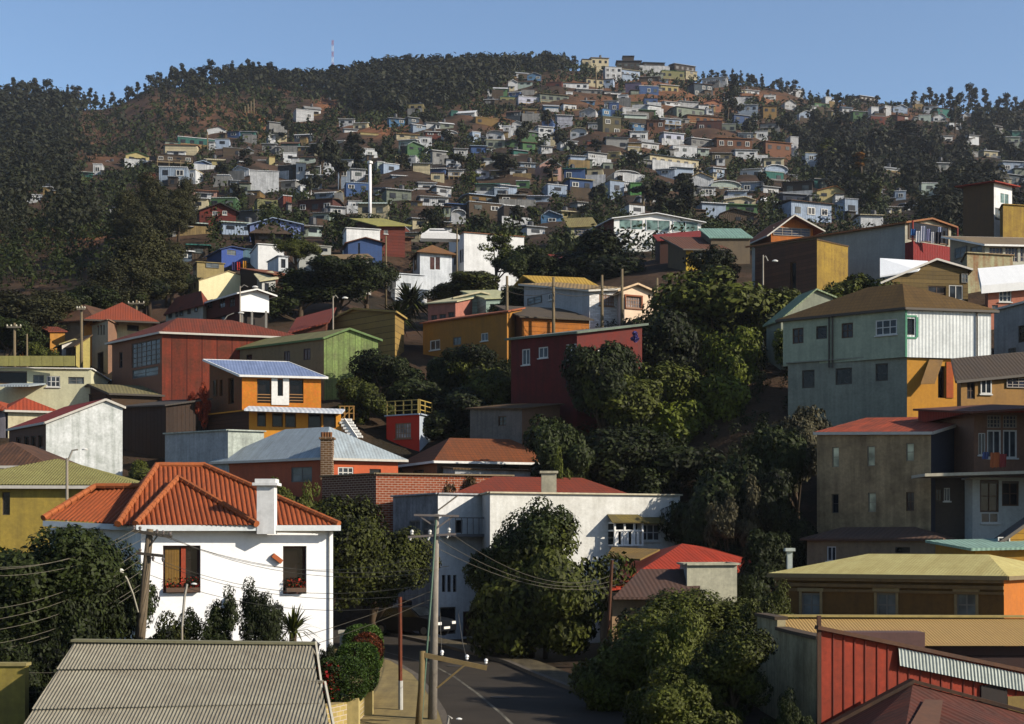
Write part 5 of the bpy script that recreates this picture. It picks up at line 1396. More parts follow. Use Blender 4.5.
def plant_all():
    n = 0
    for px, ytop, ybase, wpx, Y, kind, col, label, tier, name, cat in TREES:
        if Y == 0 or (label is None and tier == 'mid'): Y = Yground(px, ybase, 85.0)
        b = P(px, ybase, Y); z = min(ztw(b.x, Y), b.z) if tier == 'near' or Y < 130 else b.z
        b = V((b.x, Y, z-.1)); ht = (HY-ytop)*Y/F-b.z; w = wpx*Y/F
        if label is None:
            if (px, ytop) == (860, 152): label = 'tall slim poplar with orange-tinged top on the right slope'
            else: label = rel(px, (ytop+ybase)/2, {'tall':'tall loose dark tree','round':'dark rounded tree','pine':'dark conifer','poplar':'slim poplar','loose':'sparse tree'}[kind])
        nm = name or {'pine':'pine_tree','poplar':'poplar_tree','tall':'eucalyptus_tree'}.get(kind, 'broadleaf_tree')
        r = plant(nm, label, cat or 'tree', b, ht, w, kind, tier, col)
        if (px, ytop) == (860, 152):
            cm, tm = proto('poplar', 'far', 'gold', 1); linked('crown_tip', cm, r, (0,0,ht*.68), (w/.6, w/.6, ht*.34))
    # ridge line, tree by tree
    def ridge(tab, region):
        nonlocal n
        x = tab[0][0]
        while x < tab[-1][0]:
            Y = rng.uniform(628, 660); top = interp(tab, x)+rng.uniform(-5.5, 3); base = HY-F*z0(x, Y)/Y; h = (base-top)*Y/F
            if h > 2.5:
                kd = rng.choice(['round','tall','pine','pine','tall','round']); w = max(h*rng.uniform(.34, .62), 3.6)
                b = P(x, base, Y); n += 1
                plant('ridge_tree', 'dark tree standing on the ridge line '+region, 'tree', b-V((0,0,.3)), h, w, kd, 'far', 'pine', group='ridge trees '+region)
            x += rng.uniform(4.5, 10)
    ridge(CAN, 'left of the summit houses'); ridge(CAN2, 'just right of the summit houses'); ridge(CAN3, 'at the far right')
    # hill woods that read as one mass
    def wood(name, label, n, fx, size, col, up=.3, leaf=(14, .55)):
        qs = []
        for _ in range(n):
            s = fx()
            if s is None: continue
            px, Y = s; base = P(px, HY-F*zt(px, Y)/Y, Y); h = rng.uniform(*size); k, ls = leaf; fs = min(1.15, max(.42, Y/480)); k = int(k*min(3.2, fs**-1.3))
            u_ = in_ball(k); c = u_*np.array((h*.32, h*.32, h*.48))+np.array((base.x, base.y, base.z+h*.5)); qs.append(leaf_quads(c, h*ls*.5*fs, up, u_*1.25))
        me = mesh_quads(name, np.concatenate(qs), LM[col]); o = bpy.data.objects.new(name, me); COL.objects.link(o); tag(o, label, 'woodland', kind='stuff'); return o
    def free(px, Y, h):
        yb = HY-F*zt(px, Y)/Y; yt = yb-h*F/Y
        for x0, y0, x1, y1, Yh in FARBOX:
            if Y < Yh+1 and px > x0-3 and px < x1+3 and yt < y1-1 and yb > y0-1: return False
            if abs(Y-Yh) < 10 and x0-2 < px < x1+2: return False
        return True
    def left():
        px = rng.uniform(-120, 205); Y = rng.uniform(215, 640); py = HY-F*zt(px, Y)/Y
        if px > 88 and py > 94 and rng.random() < .86: return None
        if py > 175 and rng.random() < .6: return None
        if px > 55 and 120 < py < 190 and rng.random() < .4: return None
        if px > 150-(py-140)*.55 and 140 < py < 300 and px > 110: return None
        if 105 < py < 170 and px > 70 and rng.random() < .7: return None
        return (px, Y) if free(px, Y, 7) else None
    wood('hill_forest', 'dark eucalyptus and scrub forest covering the left valley side', 2600, left, (4, 9.5), 'pine', leaf=(60, .2))
    def mid():
        px = rng.uniform(225, 575); Y = rng.uniform(500, 655); py = HY-F*zt(px, Y)/Y
        lim = interp([(225,86),(260,88),(330,92),(345,104),(400,120),(430,112),(470,100),(520,74),(575,70)], px)
        if py > lim+rng.uniform(-3, 3): return None
        return (px, Y) if free(px, Y, 6) else None
    wood('summit_forest', 'dense dark plantation forest across the hilltop behind the houses', 2600, mid, (4.5, 8.5), 'pine', leaf=(40, .25))
    def right():
        px = rng.uniform(800, 1130); Y = rng.uniform(230, 640); py = HY-F*zt(px, Y)/Y
        if px < 840 and rng.random() < .3: return None
        if py < 122 and rng.random() < .8: return None
        return (px, Y) if free(px, Y, 7) else None
    wood('ravine_forest', 'dark trees filling the ravine on the right side of the hill', 1800, right, (4, 9), 'pine', leaf=(45, .24))
    def scrub():
        px = rng.uniform(-150, 1170); Y = rng.uniform(175, 650); py = HY-F*zt(px, Y)/Y
        if px < 235 and 98 < py < 275 and rng.random() < .3: return None
        return (px, Y) if free(px, Y, 2.6) else None
    wood('shrubbery', 'low dark scrub and garden bushes between the hillside houses', 22000, scrub, (1.2, 4.4), 'deep', leaf=(16, .36))
    def scrub2():
        px = rng.uniform(200, 880); Y = rng.uniform(180, 560)
        return (px, Y) if free(px, Y, 2.4) else None
    wood('undergrowth', 'olive-green undergrowth patches on the hillside', 2200, scrub2, (.9, 2.2), 'olive', leaf=(14, .4))
    def near():
        px = rng.uniform(530, 790); Y = rng.uniform(84, 125)
        if rng.random() < .3: px = rng.uniform(365, 512); Y = rng.uniform(100.5, 104.5)
        return (px, Y)
    wood('slope_undergrowth', 'shaded creepers and undergrowth on the near slope below the houses', 1300, near, (.6, 1.5), 'deep', leaf=(34, .28))
# ------------------------------------------------------------------ ground, street
def ground_mat():
    m, nt, b = _new('earth'); L = nt.links
    ge = N(nt, 'ShaderNodeNewGeometry'); at = N(nt, 'ShaderNodeAttribute', attribute_name='soil')
    n1 = N(nt, 'ShaderNodeTexNoise', i_Scale=.09, i_Detail=9.0, i_Roughness=.72); L.new(ge.outputs['Position'], n1.inputs['Vector'])
    n2 = N(nt, 'ShaderNodeTexNoise', i_Scale=.5, i_Detail=6.0, i_Roughness=.7); L.new(ge.outputs['Position'], n2.inputs['Vector'])
    m1 = N(nt, 'ShaderNodeMix', data_type='RGBA'); m1.inputs[6].default_value = (*lin((34,29,21)), 1); m1.inputs[7].default_value = (*lin((66,50,38)), 1)
    mr = N(nt, 'ShaderNodeMapRange'); mr.inputs[1].default_value = .42; mr.inputs[2].default_value = .62; L.new(n1.outputs[0], mr.inputs[0]); L.new(mr.outputs[0], m1.inputs[0])
    m2 = N(nt, 'ShaderNodeMix', data_type='RGBA'); L.new(m1.outputs[2], m2.inputs[6]); m2.inputs[7].default_value = (*lin((112,74,48)), 1)
    a = N(nt, 'ShaderNodeMath', operation='MULTIPLY'); L.new(at.outputs['Fac'], a.inputs[0]); mr2 = N(nt, 'ShaderNodeMapRange'); mr2.inputs[1].default_value = .3; mr2.inputs[2].default_value = .55
    L.new(n2.outputs[0], mr2.inputs[0]); L.new(mr2.outputs[0], a.inputs[1]); L.new(a.outputs[0], m2.inputs[0])
    bp = N(nt, 'ShaderNodeBump', i_Strength=.6); bp.inputs['Distance'].default_value = .5; L.new(n2.outputs[0], bp.inputs['Height']); L.new(bp.outputs[0], b.inputs['Normal'])
    L.new(m2.outputs[2], b.inputs['Base Color']); b.inputs['Roughness'].default_value = .95; b.inputs['Specular IOR Level'].default_value = .1
    return m
SOIL = [(327,104,14,8,1),(258,125,18,10,.9),(300,130,30,8,.5),(365,124,30,9,.9),(380,132,16,6,.9),(226,88,8,5,.5),(285,86,18,8,.6),(400,126,14,6,.7),(590,80,40,4,.8),(660,84,60,9,.8),(720,100,40,8,.8),(760,100,30,8,.6),(640,100,60,8,.5),
        (890,116,50,6,.6),(840,108,20,5,.5),(480,110,20,8,.6),(500,122,16,8,.5),(76,246,22,3,.8),(90,238,14,3,.8),(62,252,10,3,.7),(250,118,10,8,.8),(110,158,30,4,.35),(55,155,30,4,.3),(620,120,80,20,.25),(700,150,80,30,.2),(760,206,10,8,.8),(165,112,66,18,.4),(110,140,46,18,.3),(40,228,66,24,.35),(190,130,40,14,.3),(120,232,30,14,.35),(85,190,40,16,.25),(215,105,40,10,.4)]
def build_ground():
    pxs = np.concatenate([np.linspace(-700, -270, 8), np.linspace(-240, 1264, 190), np.linspace(1300, 1750, 8)])
    Ys = np.concatenate([np.linspace(8, 60, 14), np.exp(np.linspace(math.log(62), math.log(260), 110)), np.exp(np.linspace(math.log(264), math.log(700), 90)), np.array([740,800,900,1100])])
    vs = []; soil = []
    for Y in Ys:
        for p in pxs:
            z = zt(p, Y)
            if Y > 180: z += (math.sin(p*.05+Y*.021)*1.1+math.sin(p*.021-Y*.043)*1.0+math.sin(p*.13+Y*.09)*.4)*min(1, (Y-180)/200)
            vs.append(((p-512)*Y/F, Y, z)); py = HY-F*z/Y
            soil.append(min(1, sum(w*math.exp(-((p-a)/c)**2-((py-b)/d)**2) for a, b, c, d, w in SOIL)) if Y > 170 and Y < 720 else 0.0)
    n = len(pxs); fs = [(j*n+i, j*n+i+1, (j+1)*n+i+1, (j+1)*n+i) for j in range(len(Ys)-1) for i in range(n-1)]
    me = bpy.data.meshes.new('ground'); me.from_pydata(vs, [], fs); me.polygons.foreach_set('use_smooth', [True]*len(fs))
    at = me.attributes.new('soil', 'FLOAT', 'POINT'); at.data.foreach_set('value', soil)
    me.materials.append(ground_mat()); o = bpy.data.objects.new('ground', me); COL.objects.link(o); tag(o, kind='structure')
STREET = [(37,455,690),(42,445,628),(47,432,578),(52,418,536),(57,396,505),(62,352,462),(66,300,432),(70,235,400),(74,150,360),(78,60,300)]   # distance, left kerb column, right kerb column
def zs(Y): return -5.25+.012*(Y-37)+(max(0, Y-70)*.02)
def strip(name, rows, m, dz, kind='structure', th=0):
    mb = MB()
    for (a, b), (c, d) in zip(rows, rows[1:]):
        mb.face([a, b, d, c])
    return tag(mb.build(name, m), kind=kind)
def asphalt():
    m, nt, b = _new('asphalt'); L = nt.links; ge = N(nt, 'ShaderNodeNewGeometry')
    n1 = N(nt, 'ShaderNodeTexNoise', i_Scale=.6, i_Detail=8.0, i_Roughness=.7); L.new(ge.outputs['Position'], n1.inputs['Vector'])
    n2 = N(nt, 'ShaderNodeTexNoise', i_Scale=40.0, i_Detail=3.0); L.new(ge.outputs['Position'], n2.inputs['Vector'])
    mx = N(nt, 'ShaderNodeMix', data_type='RGBA'); mx.inputs[6].default_value = (.014,.012,.01,1); mx.inputs[7].default_value = (.045,.037,.028,1); L.new(n1.outputs[0], mx.inputs[0])
    bp = N(nt, 'ShaderNodeBump', i_Strength=.3); bp.inputs['Distance'].default_value = .01; L.new(n2.outputs[0], bp.inputs['Height']); L.new(bp.outputs[0], b.inputs['Normal'])
    L.new(mx.outputs[2], b.inputs['Base Color']); b.inputs['Roughness'].default_value = .9; b.inputs['Specular IOR Level'].default_value = .12; return m
def build_street():
    X = lambda px, Y: (px-512)*Y/F
    def fine(col):
        out = []
        for (Y0, *a), (Y1, *b) in zip(STREET, STREET[1:]):
            for k in range(5):
                t = k/5; out.append((Y0+(Y1-Y0)*t, X(a[col], Y0)*(1-t)+X(b[col], Y1)*t))
        out.append((STREET[-1][0], X(STREET[-1][1+col], STREET[-1][0]))); return out
    Lf, Rt = fine(0), fine(1)
    strip('road', [(V((x, Y, zs(Y))), V((x2, Y, zs(Y)))) for (Y, x), (_, x2) in zip(Lf, Rt)], asphalt(), 0)
    pave = mat((164,144,104), wear=.4, wearcol=(112,98,74)); kerb = mat((112,102,88), wear=.6)
    def ribbon(name, e, side, w, m, z0_, h):
        mb = MB()
        for (Y, x), (Y2, x2) in zip(e, e[1:]):
            a, b = V((x, Y, zs(Y)+z0_)), V((x2, Y2, zs(Y2)+z0_)); s = V((side*w, 0, 0))
            mb.face([a, a+s, b+s, b]); mb.face([a, b, b-V((0,0,h)), a-V((0,0,h))]); mb.face([a+s, b+s, b+s-V((0,0,h)), a+s-V((0,0,h))])
        tag(mb.build(name, m), kind='structure')
    ribbon('kerb', Lf, -1, .22, kerb, .13, .3); ribbon('kerb', Rt, 1, .22, kerb, .13, .3)
    ribbon('sidewalk', [(Y, x-.22) for Y, x in Lf], -1, 2.6, pave, .126, .5); ribbon('sidewalk', [(Y, x+.22) for Y, x in Rt], 1, 1.1, mat((112,100,80), wear=.7, wearcol=(70,62,50)), .126, .5)
    mid = [(Y, x+(x2-x)*.3) for (Y, x), (_, x2) in zip(Lf, Rt)]
    mb = MB()
    for (Y, x), (Y2, x2) in zip(mid[:26], mid[1:27]): mb.face([(x,Y,zs(Y)+.006),(x+.1,Y,zs(Y)+.006),(x2+.1,Y2,zs(Y2)+.006),(x2,Y2,zs(Y2)+.006)])
    tag(mb.build('lane_line', mat((150,144,126), wear=.9, wearcol=(50,46,40))), kind='structure')
    for Y in (34,40,46,52,58,64,70,75):
        l, r = interp([(a, b) for a, b, c in STREET], Y), interp([(a, c) for a, b, c in STREET], Y)
        for t in np.linspace(-.5, 1.5, 9): anchorz(l+(r-l)*t, Y, zs(Y)-.14, 2.5)
# ------------------------------------------------------------------ hand-built foreground
def white_house():
    def ex(root, info, o):
        i = info[0]; fR = i['fR']; tm = mat((196,92,44), wear=.45, wearcol=(120,60,38), rough=.75)
        A = lambda px, py, Y: P(px, py, Y)
        eL, eR = A(118,526,49.6), A(338,526,51.6)
        r0, r1 = A(157,467.5,54.8), A(204,467.5,55.2)
        nb = V((-.376,.926,0))*9.6; bL, bR = eL+nb, eR+nb; bL.z = bR.z = eL.z
        mb = MB(); per = .175
        for pl, u in (([eL, eR, r1, r0], None), ([eR, bR, r1], None), ([bL, eL, r0], None), ([bR, bL, r0, r1], None)): mb.corr(pl, per, .06, tile=True)
        # front wing hip
        f0, f1 = A(136,526,48.9), A(256,526,50.2); ap = A(178,480,53.2)
        d = V((-.1, 1, 0)).normalized()
        mb.corr([f0, f1, ap], per, .06, tile=True)
        g0 = V((f0.x-.3, 53.5, f0.z+.0)); mb.corr([g0, f0, ap], per, .06, tile=True); g1 = V((f1.x+.2, 54, f1.z)); mb.corr([f1, g1, ap], per, .06, tile=True)
        # lower left wing
        l0, l1 = A(44,520,51.8), A(140,526,50.6); q0, q1 = A(95,488.5,54.2), A(142,488.5,54.2)
        mb.corr([l0, l1, q1, q0], per, .06, tile=True); lb = V((l0.x-.2, 57.5, l0.z)); mb.corr([lb, l0, q0], per, .06, tile=True); mb.corr([V((l1.x,57.5,l0.z)), lb, q0, q1], per, .06, tile=True)
        rf = mb.build('roof', tm, root, o)
        for a, b in ((r0,r1),(r1,eR),(r0,eL),(ap,f0),(ap,f1),(q0,q1),(q0,l0),(q1,r0)):
            mb = MB(); n = max(2, int((b-a).length/.36)); up = V((0,0,.09))
            for k in range(n):
                s, e = a.lerp(b, k/n)+up, a.lerp(b, (k+1.12)/n)+up; mb.tube([s+V((0,0,.015)), e], [.1, .125], 8)
            mb.build('ridge_cap', mat((198,104,58), wear=.35), rf, o)
        # eaves board and gutter
        mb = MB()
        for a, b in ((A(136,528,48.85), A(339,528,51.5)), (A(44,523.5,51.7), A(137,528,50.5))): mb.bar(a, b, .14, .2)
        mb.bar(A(339,528,51.5), A(339,528,51.5)+nb, .14, .2); mb.build('gutter', plain((196,204,208)), root, o)
        mb = MB(); s = A(136,531,49.4); e = A(336,531,51.9); mb.pbox(s, e-s, nb, V((0,0,.06))); mb.build('soffit', TRIM, root, o)
        # flower boxes
        for x0, x1, y0, y1 in ((164,200,583,592),(284,306,577,592)):
            u0, v0, u1, v1 = fR.rect(x0, y0, x1, y1); mb = MB(); mb.pbox(fR.pt(u0+.05, v0, .0), fR.u*(u1-u0-.1), V((0,0,.16)), fR.n*.22); bx = mb.build('flower_box', plain((90,60,44)), root, o)
            pts = np.array([tuple(fR.pt(rng.uniform(u0+.05,u1-.05), v0+.18+rng.random()**1.5*.34, rng.uniform(.02,.24))) for _ in range(260)])-np.array(tuple(o))
            for nm, sl, lm in (('foliage', slice(0,170), LM['deep']), ('blossoms', slice(170,260), leafmat((160,20,14),(220,60,40)))):
                me = mesh_quads(nm, leaf_quads(pts[sl], .05), lm); ob = bpy.data.objects.new(nm, me); COL.objects.link(ob); ob.parent = bx
        u0, v0, u1, v1 = fR.rect(164, 546, 200, 592); mb = MB()
        for k in range(9): mb.pbox(fR.pt(u0+.08+k*.055, v0+.1, -.24), fR.u*.045, V((0,0,v1-v0-.2)), fR.n*.02)
        mb.build('curtain', mat((150,112,50)), root, o)
        mb = MB(); mb.pbox(fR.pt(u0+.62, v0+.05, -.22), fR.u*.16, V((0,0,v1-v0-.1)), fR.n*.06); mb.build('shutter', mat((190,70,40)), root, o)
        mb = MB(); u, z = fR.px(329, 530); mb.tube([fR.pt(u, z, .06), fR.pt(u, z-4.6, .06)], .04, 8); mb.build('drainpipe', plain((206,206,202)), root, o)
        mb = MB(); u, z = fR.px(272, 555); u2, z2 = fR.px(281, 562); mb.bar(fR.pt(u, z, .1), fR.pt(u2, z2, .1), .16, .16); mb.build('wall_tile', mat((206,104,62)), root, o)
        mb = MB(); u, z = fR.px(225, 610); mb.pbox(fR.pt(u, z, .003), fR.u*.35, V((0,0,.45)), fR.n*.14); mb.build('meter_box', plain((150,150,146)), root, o)
        ch = MB(); p = P(265,484,50.2); q = P(265,534,50.2); ch.box((p.x,50.6,(p.z+q.z)/2), .62, .62, p.z-q.z); c = ch.build('chimney', WHITE, root, o)
        ch = MB(); ch.box((p.x,50.6,p.z), .9, .9, .1); ch.box((p.x,50.6,p.z+.12), .74, .74, .14); ch.build('chimney_cap', WHITE, c, o)
    HS('white_tiled_house', 'white stucco house with orange clay tile roof, square chimney and flower windows',
       B((80,58), (141,49.4), (333,52), 528, 660, WHITE, mat((236,238,240), wear=.12, wearcol=(196,198,200)), ('flat',.4), mat((120,90,80)), (('R',163,545.5,200.5,593,'deep'),('R',283,546,306.5,594,'deep'))),
       B((50,57), (66,51.8), (140,51), 529, 660, WHITE, WHITE, ('flat',.4), mat((120,90,80)), ()), extra=ex)
def near_shed():
    o = P(180,700,33); root = empty('corrugated_shed', V((o.x, o.y, -5.8)), 'shed with big grey-beige corrugated roof at the bottom left corner', 'shed'); oo = root.location.copy()
    m = mat((156,152,134), wear=.5, wearcol=(116,106,90), rough=.7)
    a, b = P(75,641,37), P(312,644,37); c, d = P(326,740,32.6), P(6,752,32.2)
    mb = MB()
    for t0, t1, k in ((0,.36,0),(.345,.72,1),(.705,1,2)):
        up = V((0,0,.012*k)); mb.corr([d.lerp(a,t0)+up, c.lerp(b,t0)+up, c.lerp(b,t1)+up, d.lerp(a,t1)+up], .088, .026)
    rf = mb.build('roof', m, root, oo)
    mb = MB(); mb.bar(a+V((-.05,0,.02)), b+V((.1,0,.02)), .4, .06); mb.build('ridge_cap', mat((140,136,104), wear=.3), rf, oo)
    mb = MB(); bk = V((0, 4.2, -1.5)); mb.slab([a-V((0,0,.05)), b-V((0,0,.05)), b+bk, a+bk], .06); mb.build('back_roof', m, root, oo)
    # lower strip on the right with its own cap and verge boards
    e0, e1 = P(303,688,35.2), P(321,688,35.2); f1, f0 = P(331,740,32.8), P(300,740,32.8)
    mb = MB(); mb.corr([f0+V((0,0,.12)), f1+V((0,0,.12)), e1+V((0,0,.12)), e0+V((0,0,.12))], .088, .026); mb.bar(e0+V((0,0,.16)), e1+V((.05,0,.16)), .2, .06); mb.build('lower_roof', m, root, oo)
    mb = MB(); mb.bar(b+V((.1,0,0)), P(320,690,35)+V((.05,0,0)), .05, .16); mb.bar(e1+V((.1,0,.1)), f1+V((.1,0,.1)), .05, .16); mb.build('verge_board', plain((206,200,180)), root, oo)
    mb = MB(); w0, w1 = V((a.x+.2, 33, -5.9)), V((b.x, 33, -5.9))
    for s, e in ((V((a.x+.15,37,0)), V((b.x-.1,37,0))),): mb.pbox(V((s.x,36.9,-5.9)), V((e.x-s.x,0,0)), V((0,.15,0)), V((0,0,5.9+a.z-.12)))
    mb.face([V((b.x-.05,37,-5.9)), V((c.x-.1,32.6,-5.9)), V((c.x-.1,32.6,c.z-.1)), V((b.x-.05,37,b.z-.1))]); mb.face([V((a.x+.1,37,-5.9)), V((d.x+.1,32.6,-5.9)), V((d.x+.1,32.6,d.z-.1)), V((a.x+.1,37,a.z-.1))])
    mb.face([V((d.x+.1,32.7,-5.9)), V((c.x-.1,32.7,-5.9)), V((c.x-.1,32.7,c.z-.12)), V((d.x+.1,32.7,d.z-.12))]); mb.build('wall', mat((150,96,74), wear=.4), root, oo)
def right_front():
    # cream yard wall stepping down, then the red boarded wall and roofs behind
    o = V((P(820,700,37).x, 37, -5.6)); root = empty('yard_wall', o, 'cream rendered yard wall stepping down in front of the ochre-brown house', 'wall')
    m = mat((206,190,146), wear=.5, wearcol=(140,126,100)); A, C_ = P(757,HY,44.5), P(819,HY,37); u = (C_-A); L_ = u.length; u.normalize(); n = V((u.y, -u.x, 0)); n = -n if n.x > 0 else n
    def z(t, py): q = A+(C_-A)*t; return (HY-py)*q.y/F
    mb = MB(); prof = [(0,z(0,616)),(.37,z(.37,620)),(.375,z(.375,630)),(.62,z(.62,634)),(1,z(1,640))]
    for (t0, h0), (t1, h1) in zip(prof, prof[1:]):
        if t1-t0 < .02: continue
        p0, p1 = A+(C_-A)*t0, A+(C_-A)*t1; w = -n*.25
        for s in ((p0, p1, V((0,0,0))), (p0, p1, w)): mb.face([V((s[0].x,s[0].y,-5.9))+s[2], V((s[1].x,s[1].y,-5.9))+s[2], V((s[1].x,s[1].y,h1))+s[2], V((s[0].x,s[0].y,h0))+s[2]])
        mb.face([V((p0.x,p0.y,h0)), V((p1.x,p1.y,h1)), V((p1.x,p1.y,h1))+w, V((p0.x,p0.y,h0))+w])
        for p, h in ((p0,h0),(p1,h1)): mb.face([V((p.x,p.y,-5.9)), V((p.x,p.y,-5.9))+w, V((p.x,p.y,h))+w, V((p.x,p.y,h))])
    mb.build('wall', m, root, o)
    mb = MB()
    for (t0, h0), (t1, h1) in zip(prof, prof[1:]):
        if t1-t0 < .02: continue
        p0, p1 = A+(C_-A)*t0, A+(C_-A)*t1; mb.bar(V((p0.x,p0.y,h0+.05))-n*.12, V((p1.x,p1.y,h1+.05))-n*.12, .4, .1)
    mb.build('coping', mat((96,76,62), wear=.4), root, o)
    # warehouse with tan corrugated roof
    a, b = P(772,617.5,46.5), P(1110,618.5,46.5); c, d = P(1110,646,43.2), P(778,646,43.2); o = V((a.x, 44, -5.6)); root = empty('warehouse', o, 'warehouse with tan corrugated sheet roof in front of the ochre-brown house', 'building')
    mb = MB(); mb.corr([d, c, b, a], .1, .012); rf = mb.build('roof', mat((206,166,112), wear=.25, wearcol=(140,110,80), rough=.7), root, o)
    mb = MB(); mb.bar(a+V((0,0,.06)), b+V((0,0,.06)), .3, .07); mb.build('ridge_cap', mat((190,170,116)), rf, o)
    mb = MB(); mb.slab([a-V((0,0,.04)), b-V((0,0,.04)), V((b.x,50,b.z-.7)), V((a.x,50,a.z-.7))], .06); mb.build('back_roof', mat((196,164,112), wear=.25), root, o)
    mb = MB(); mb.face([V((d.x,43.5,-5.9)), V((c.x,43.5,-5.9)), V((c.x,43.5,c.z-.03)), V((d.x,43.5,d.z-.03))]); mb.face([V((d.x,43.5,-5.9)), V((a.x,46.5,-5.9)), V((a.x,46.5,a.z-.05)), V((d.x,43.5,d.z-.03))]); mb.face([V((a.x,46.5,-5.9)), V((a.x,50,-5.9)), V((a.x,50,a.z-.8)), V((a.x,46.5,a.z-.05))])
    mb.build('wall', mat((74,48,50),'plank',period=.4), root, o)
    mb = MB(); p, q = P(845,632,42.9), P(923,632,42.9); mb.pbox(V((p.x,42.7,-5.9)), V((q.x-p.x,0,0)), V((0,.9,0)), V((0,0,p.z+5.9))); mb.build('side_block', mat((112,82,86), wear=.3), root, o)
    # red boarded gable wall house
    o = V((P(820,HY,36.4).x, 36.4, -5.6)); root = empty('red_boarded_house', o, 'outbuilding with red vertical-board wall and pale blue-green flashing strip', 'house')
    p0, p1 = P(819.5,HY,36.6), P(1080,HY,38.2); u = p1-p0; W = u.length; u.normalize(); n = V((u.y,-u.x,0)); fc = Face(p0, p1, n)
    h0 = (HY-629)*36.6/F; h1 = (HY-684)*38.2/F; mb = MB()
    zt_ = lambda s: h0+(h1-h0)*s/W
    mb.face([fc.pt(0,-5.9), fc.pt(W,-5.9), fc.pt(W,h1), fc.pt(0,h0)])
    mb.face([fc.pt(0,-5.9), fc.pt(0,h0), fc.pt(0,h0,-.15), fc.pt(0,-5.9,-.15)]); mb.face([fc.pt(0,-5.9,-.15), fc.pt(W,-5.9,-.15), fc.pt(W,h1,-.15), fc.pt(0,h0,-.15)]); mb.build('wall', mat((186,62,46), wear=.5, wearcol=(140,54,42)), root, o)
    mb = MB(); s = 0
    while s < W-.4:
        st = .3*(1 if int(s*3.3) % 4 else 1.15); mb.pbox(fc.pt(s+.02,-5.85,.004), fc.u*.035, V((0,0,zt_(s)+5.8)), fc.n*.02); s += st
    mb.build('batten', mat((150,50,40), wear=.4), root, o)
    mb = MB(); mb.bar(fc.pt(-.1,h0+.05,.03), fc.pt(W,h1+.05,.03), .22, .1); mb.bar(fc.pt(-.03,h0-2.5,.03), fc.pt(-.03,h0+.35,.03), .1, .1); mb.build('barge_board', mat((104,70,58), wear=.4), root, o)
    mb = MB(); s0 = fc.px(897,655)[0]; s1 = W
    A_, B_, C2, D_ = fc.pt(s0,zt_(s0)-.06,.06), fc.pt(s1,zt_(s1)-.06,.06), fc.pt(s1,zt_(s1)-.52,.14), fc.pt(s0,zt_(s0)-.52,.14); mb.corr([D_, C2, B_, A_], .1, .03, u=fc.u); mb.build('flashing', mat((200,208,202), wear=.6, wearcol=(140,150,142), rough=.6), root, o)
    mb = MB(); u0 = fc.px(980,690)[0]; u1 = fc.px(1006,690)[0]; mb.pbox(fc.pt(u0,-5.9,.01), fc.u*(u1-u0), V((0,0,5.9+zt_(u0)-.6)), fc.n*.06); mb.build('dark_panel', mat((44,36,36)), root, o)
    mb = MB(); mb.pbox(fc.pt(u1+.02,-5.9,.01), fc.u*2.5, V((0,0,5.9+zt_(u1)-.75)), fc.n*.05); mb.build('tan_panel', mat((150,124,74), wear=.4), root, o)
    # front shed roof, seen from above
    o = V((P(914,HY,34).x, 33, -5.6)); root = empty('low_shed', o, 'low shed with dark maroon gabled roof in the bottom right corner', 'shed')
    rd, rn = P(913,683.5,36.2), P(900,760,31); le, ln = P(826,729,36.0), P(790,800,31); re_, rr = P(1060,723,36.2), P(1120,790,31)
    mm = mat((112,52,44),'corr',period=.22,wear=.5,wearcol=(70,44,40)); mb = MB(); mb.slab([ln, rn, rd, le], .08); mb.slab([rn, rr, re_, rd], .08); rf = mb.build('roof', mm, root, o)
    mb = MB(); mb.bar(le+V((0,0,.06)), rd+V((0,0,.08)), .3, .09); mb.bar(rd+V((0,0,.06)), re_+V((0,0,.06)), .22, .09); mb.build('verge_tile', mat((96,66,54), wear=.6, wearcol=(60,44,40)), rf, o)
    mb = MB(); mb.face([P(895,752,31.3)+V((0,0,.03)), P(935,752,31.3)+V((0,0,-.02)), P(943,700,35), P(925,700,35)+V((0,0,.02))]); mb.build('roof_patch', mat((124,84,72)), rf, o)
    mb = MB(); mb.face([V((le.x,36,-5.9)), V((re_.x,36,-5.9)), V((re_.x,36,re_.z-.1)), V((rd.x,36.1,rd.z-.1)), V((le.x,36,le.z-.1))]); mb.face([V((le.x,36,-5.9)), V((ln.x,31.3,-5.9)), V((ln.x,31.3,ln.z-.1)), V((le.x,36,le.z-.1))]); mb.build('wall', mat((120,84,72)), root, o)
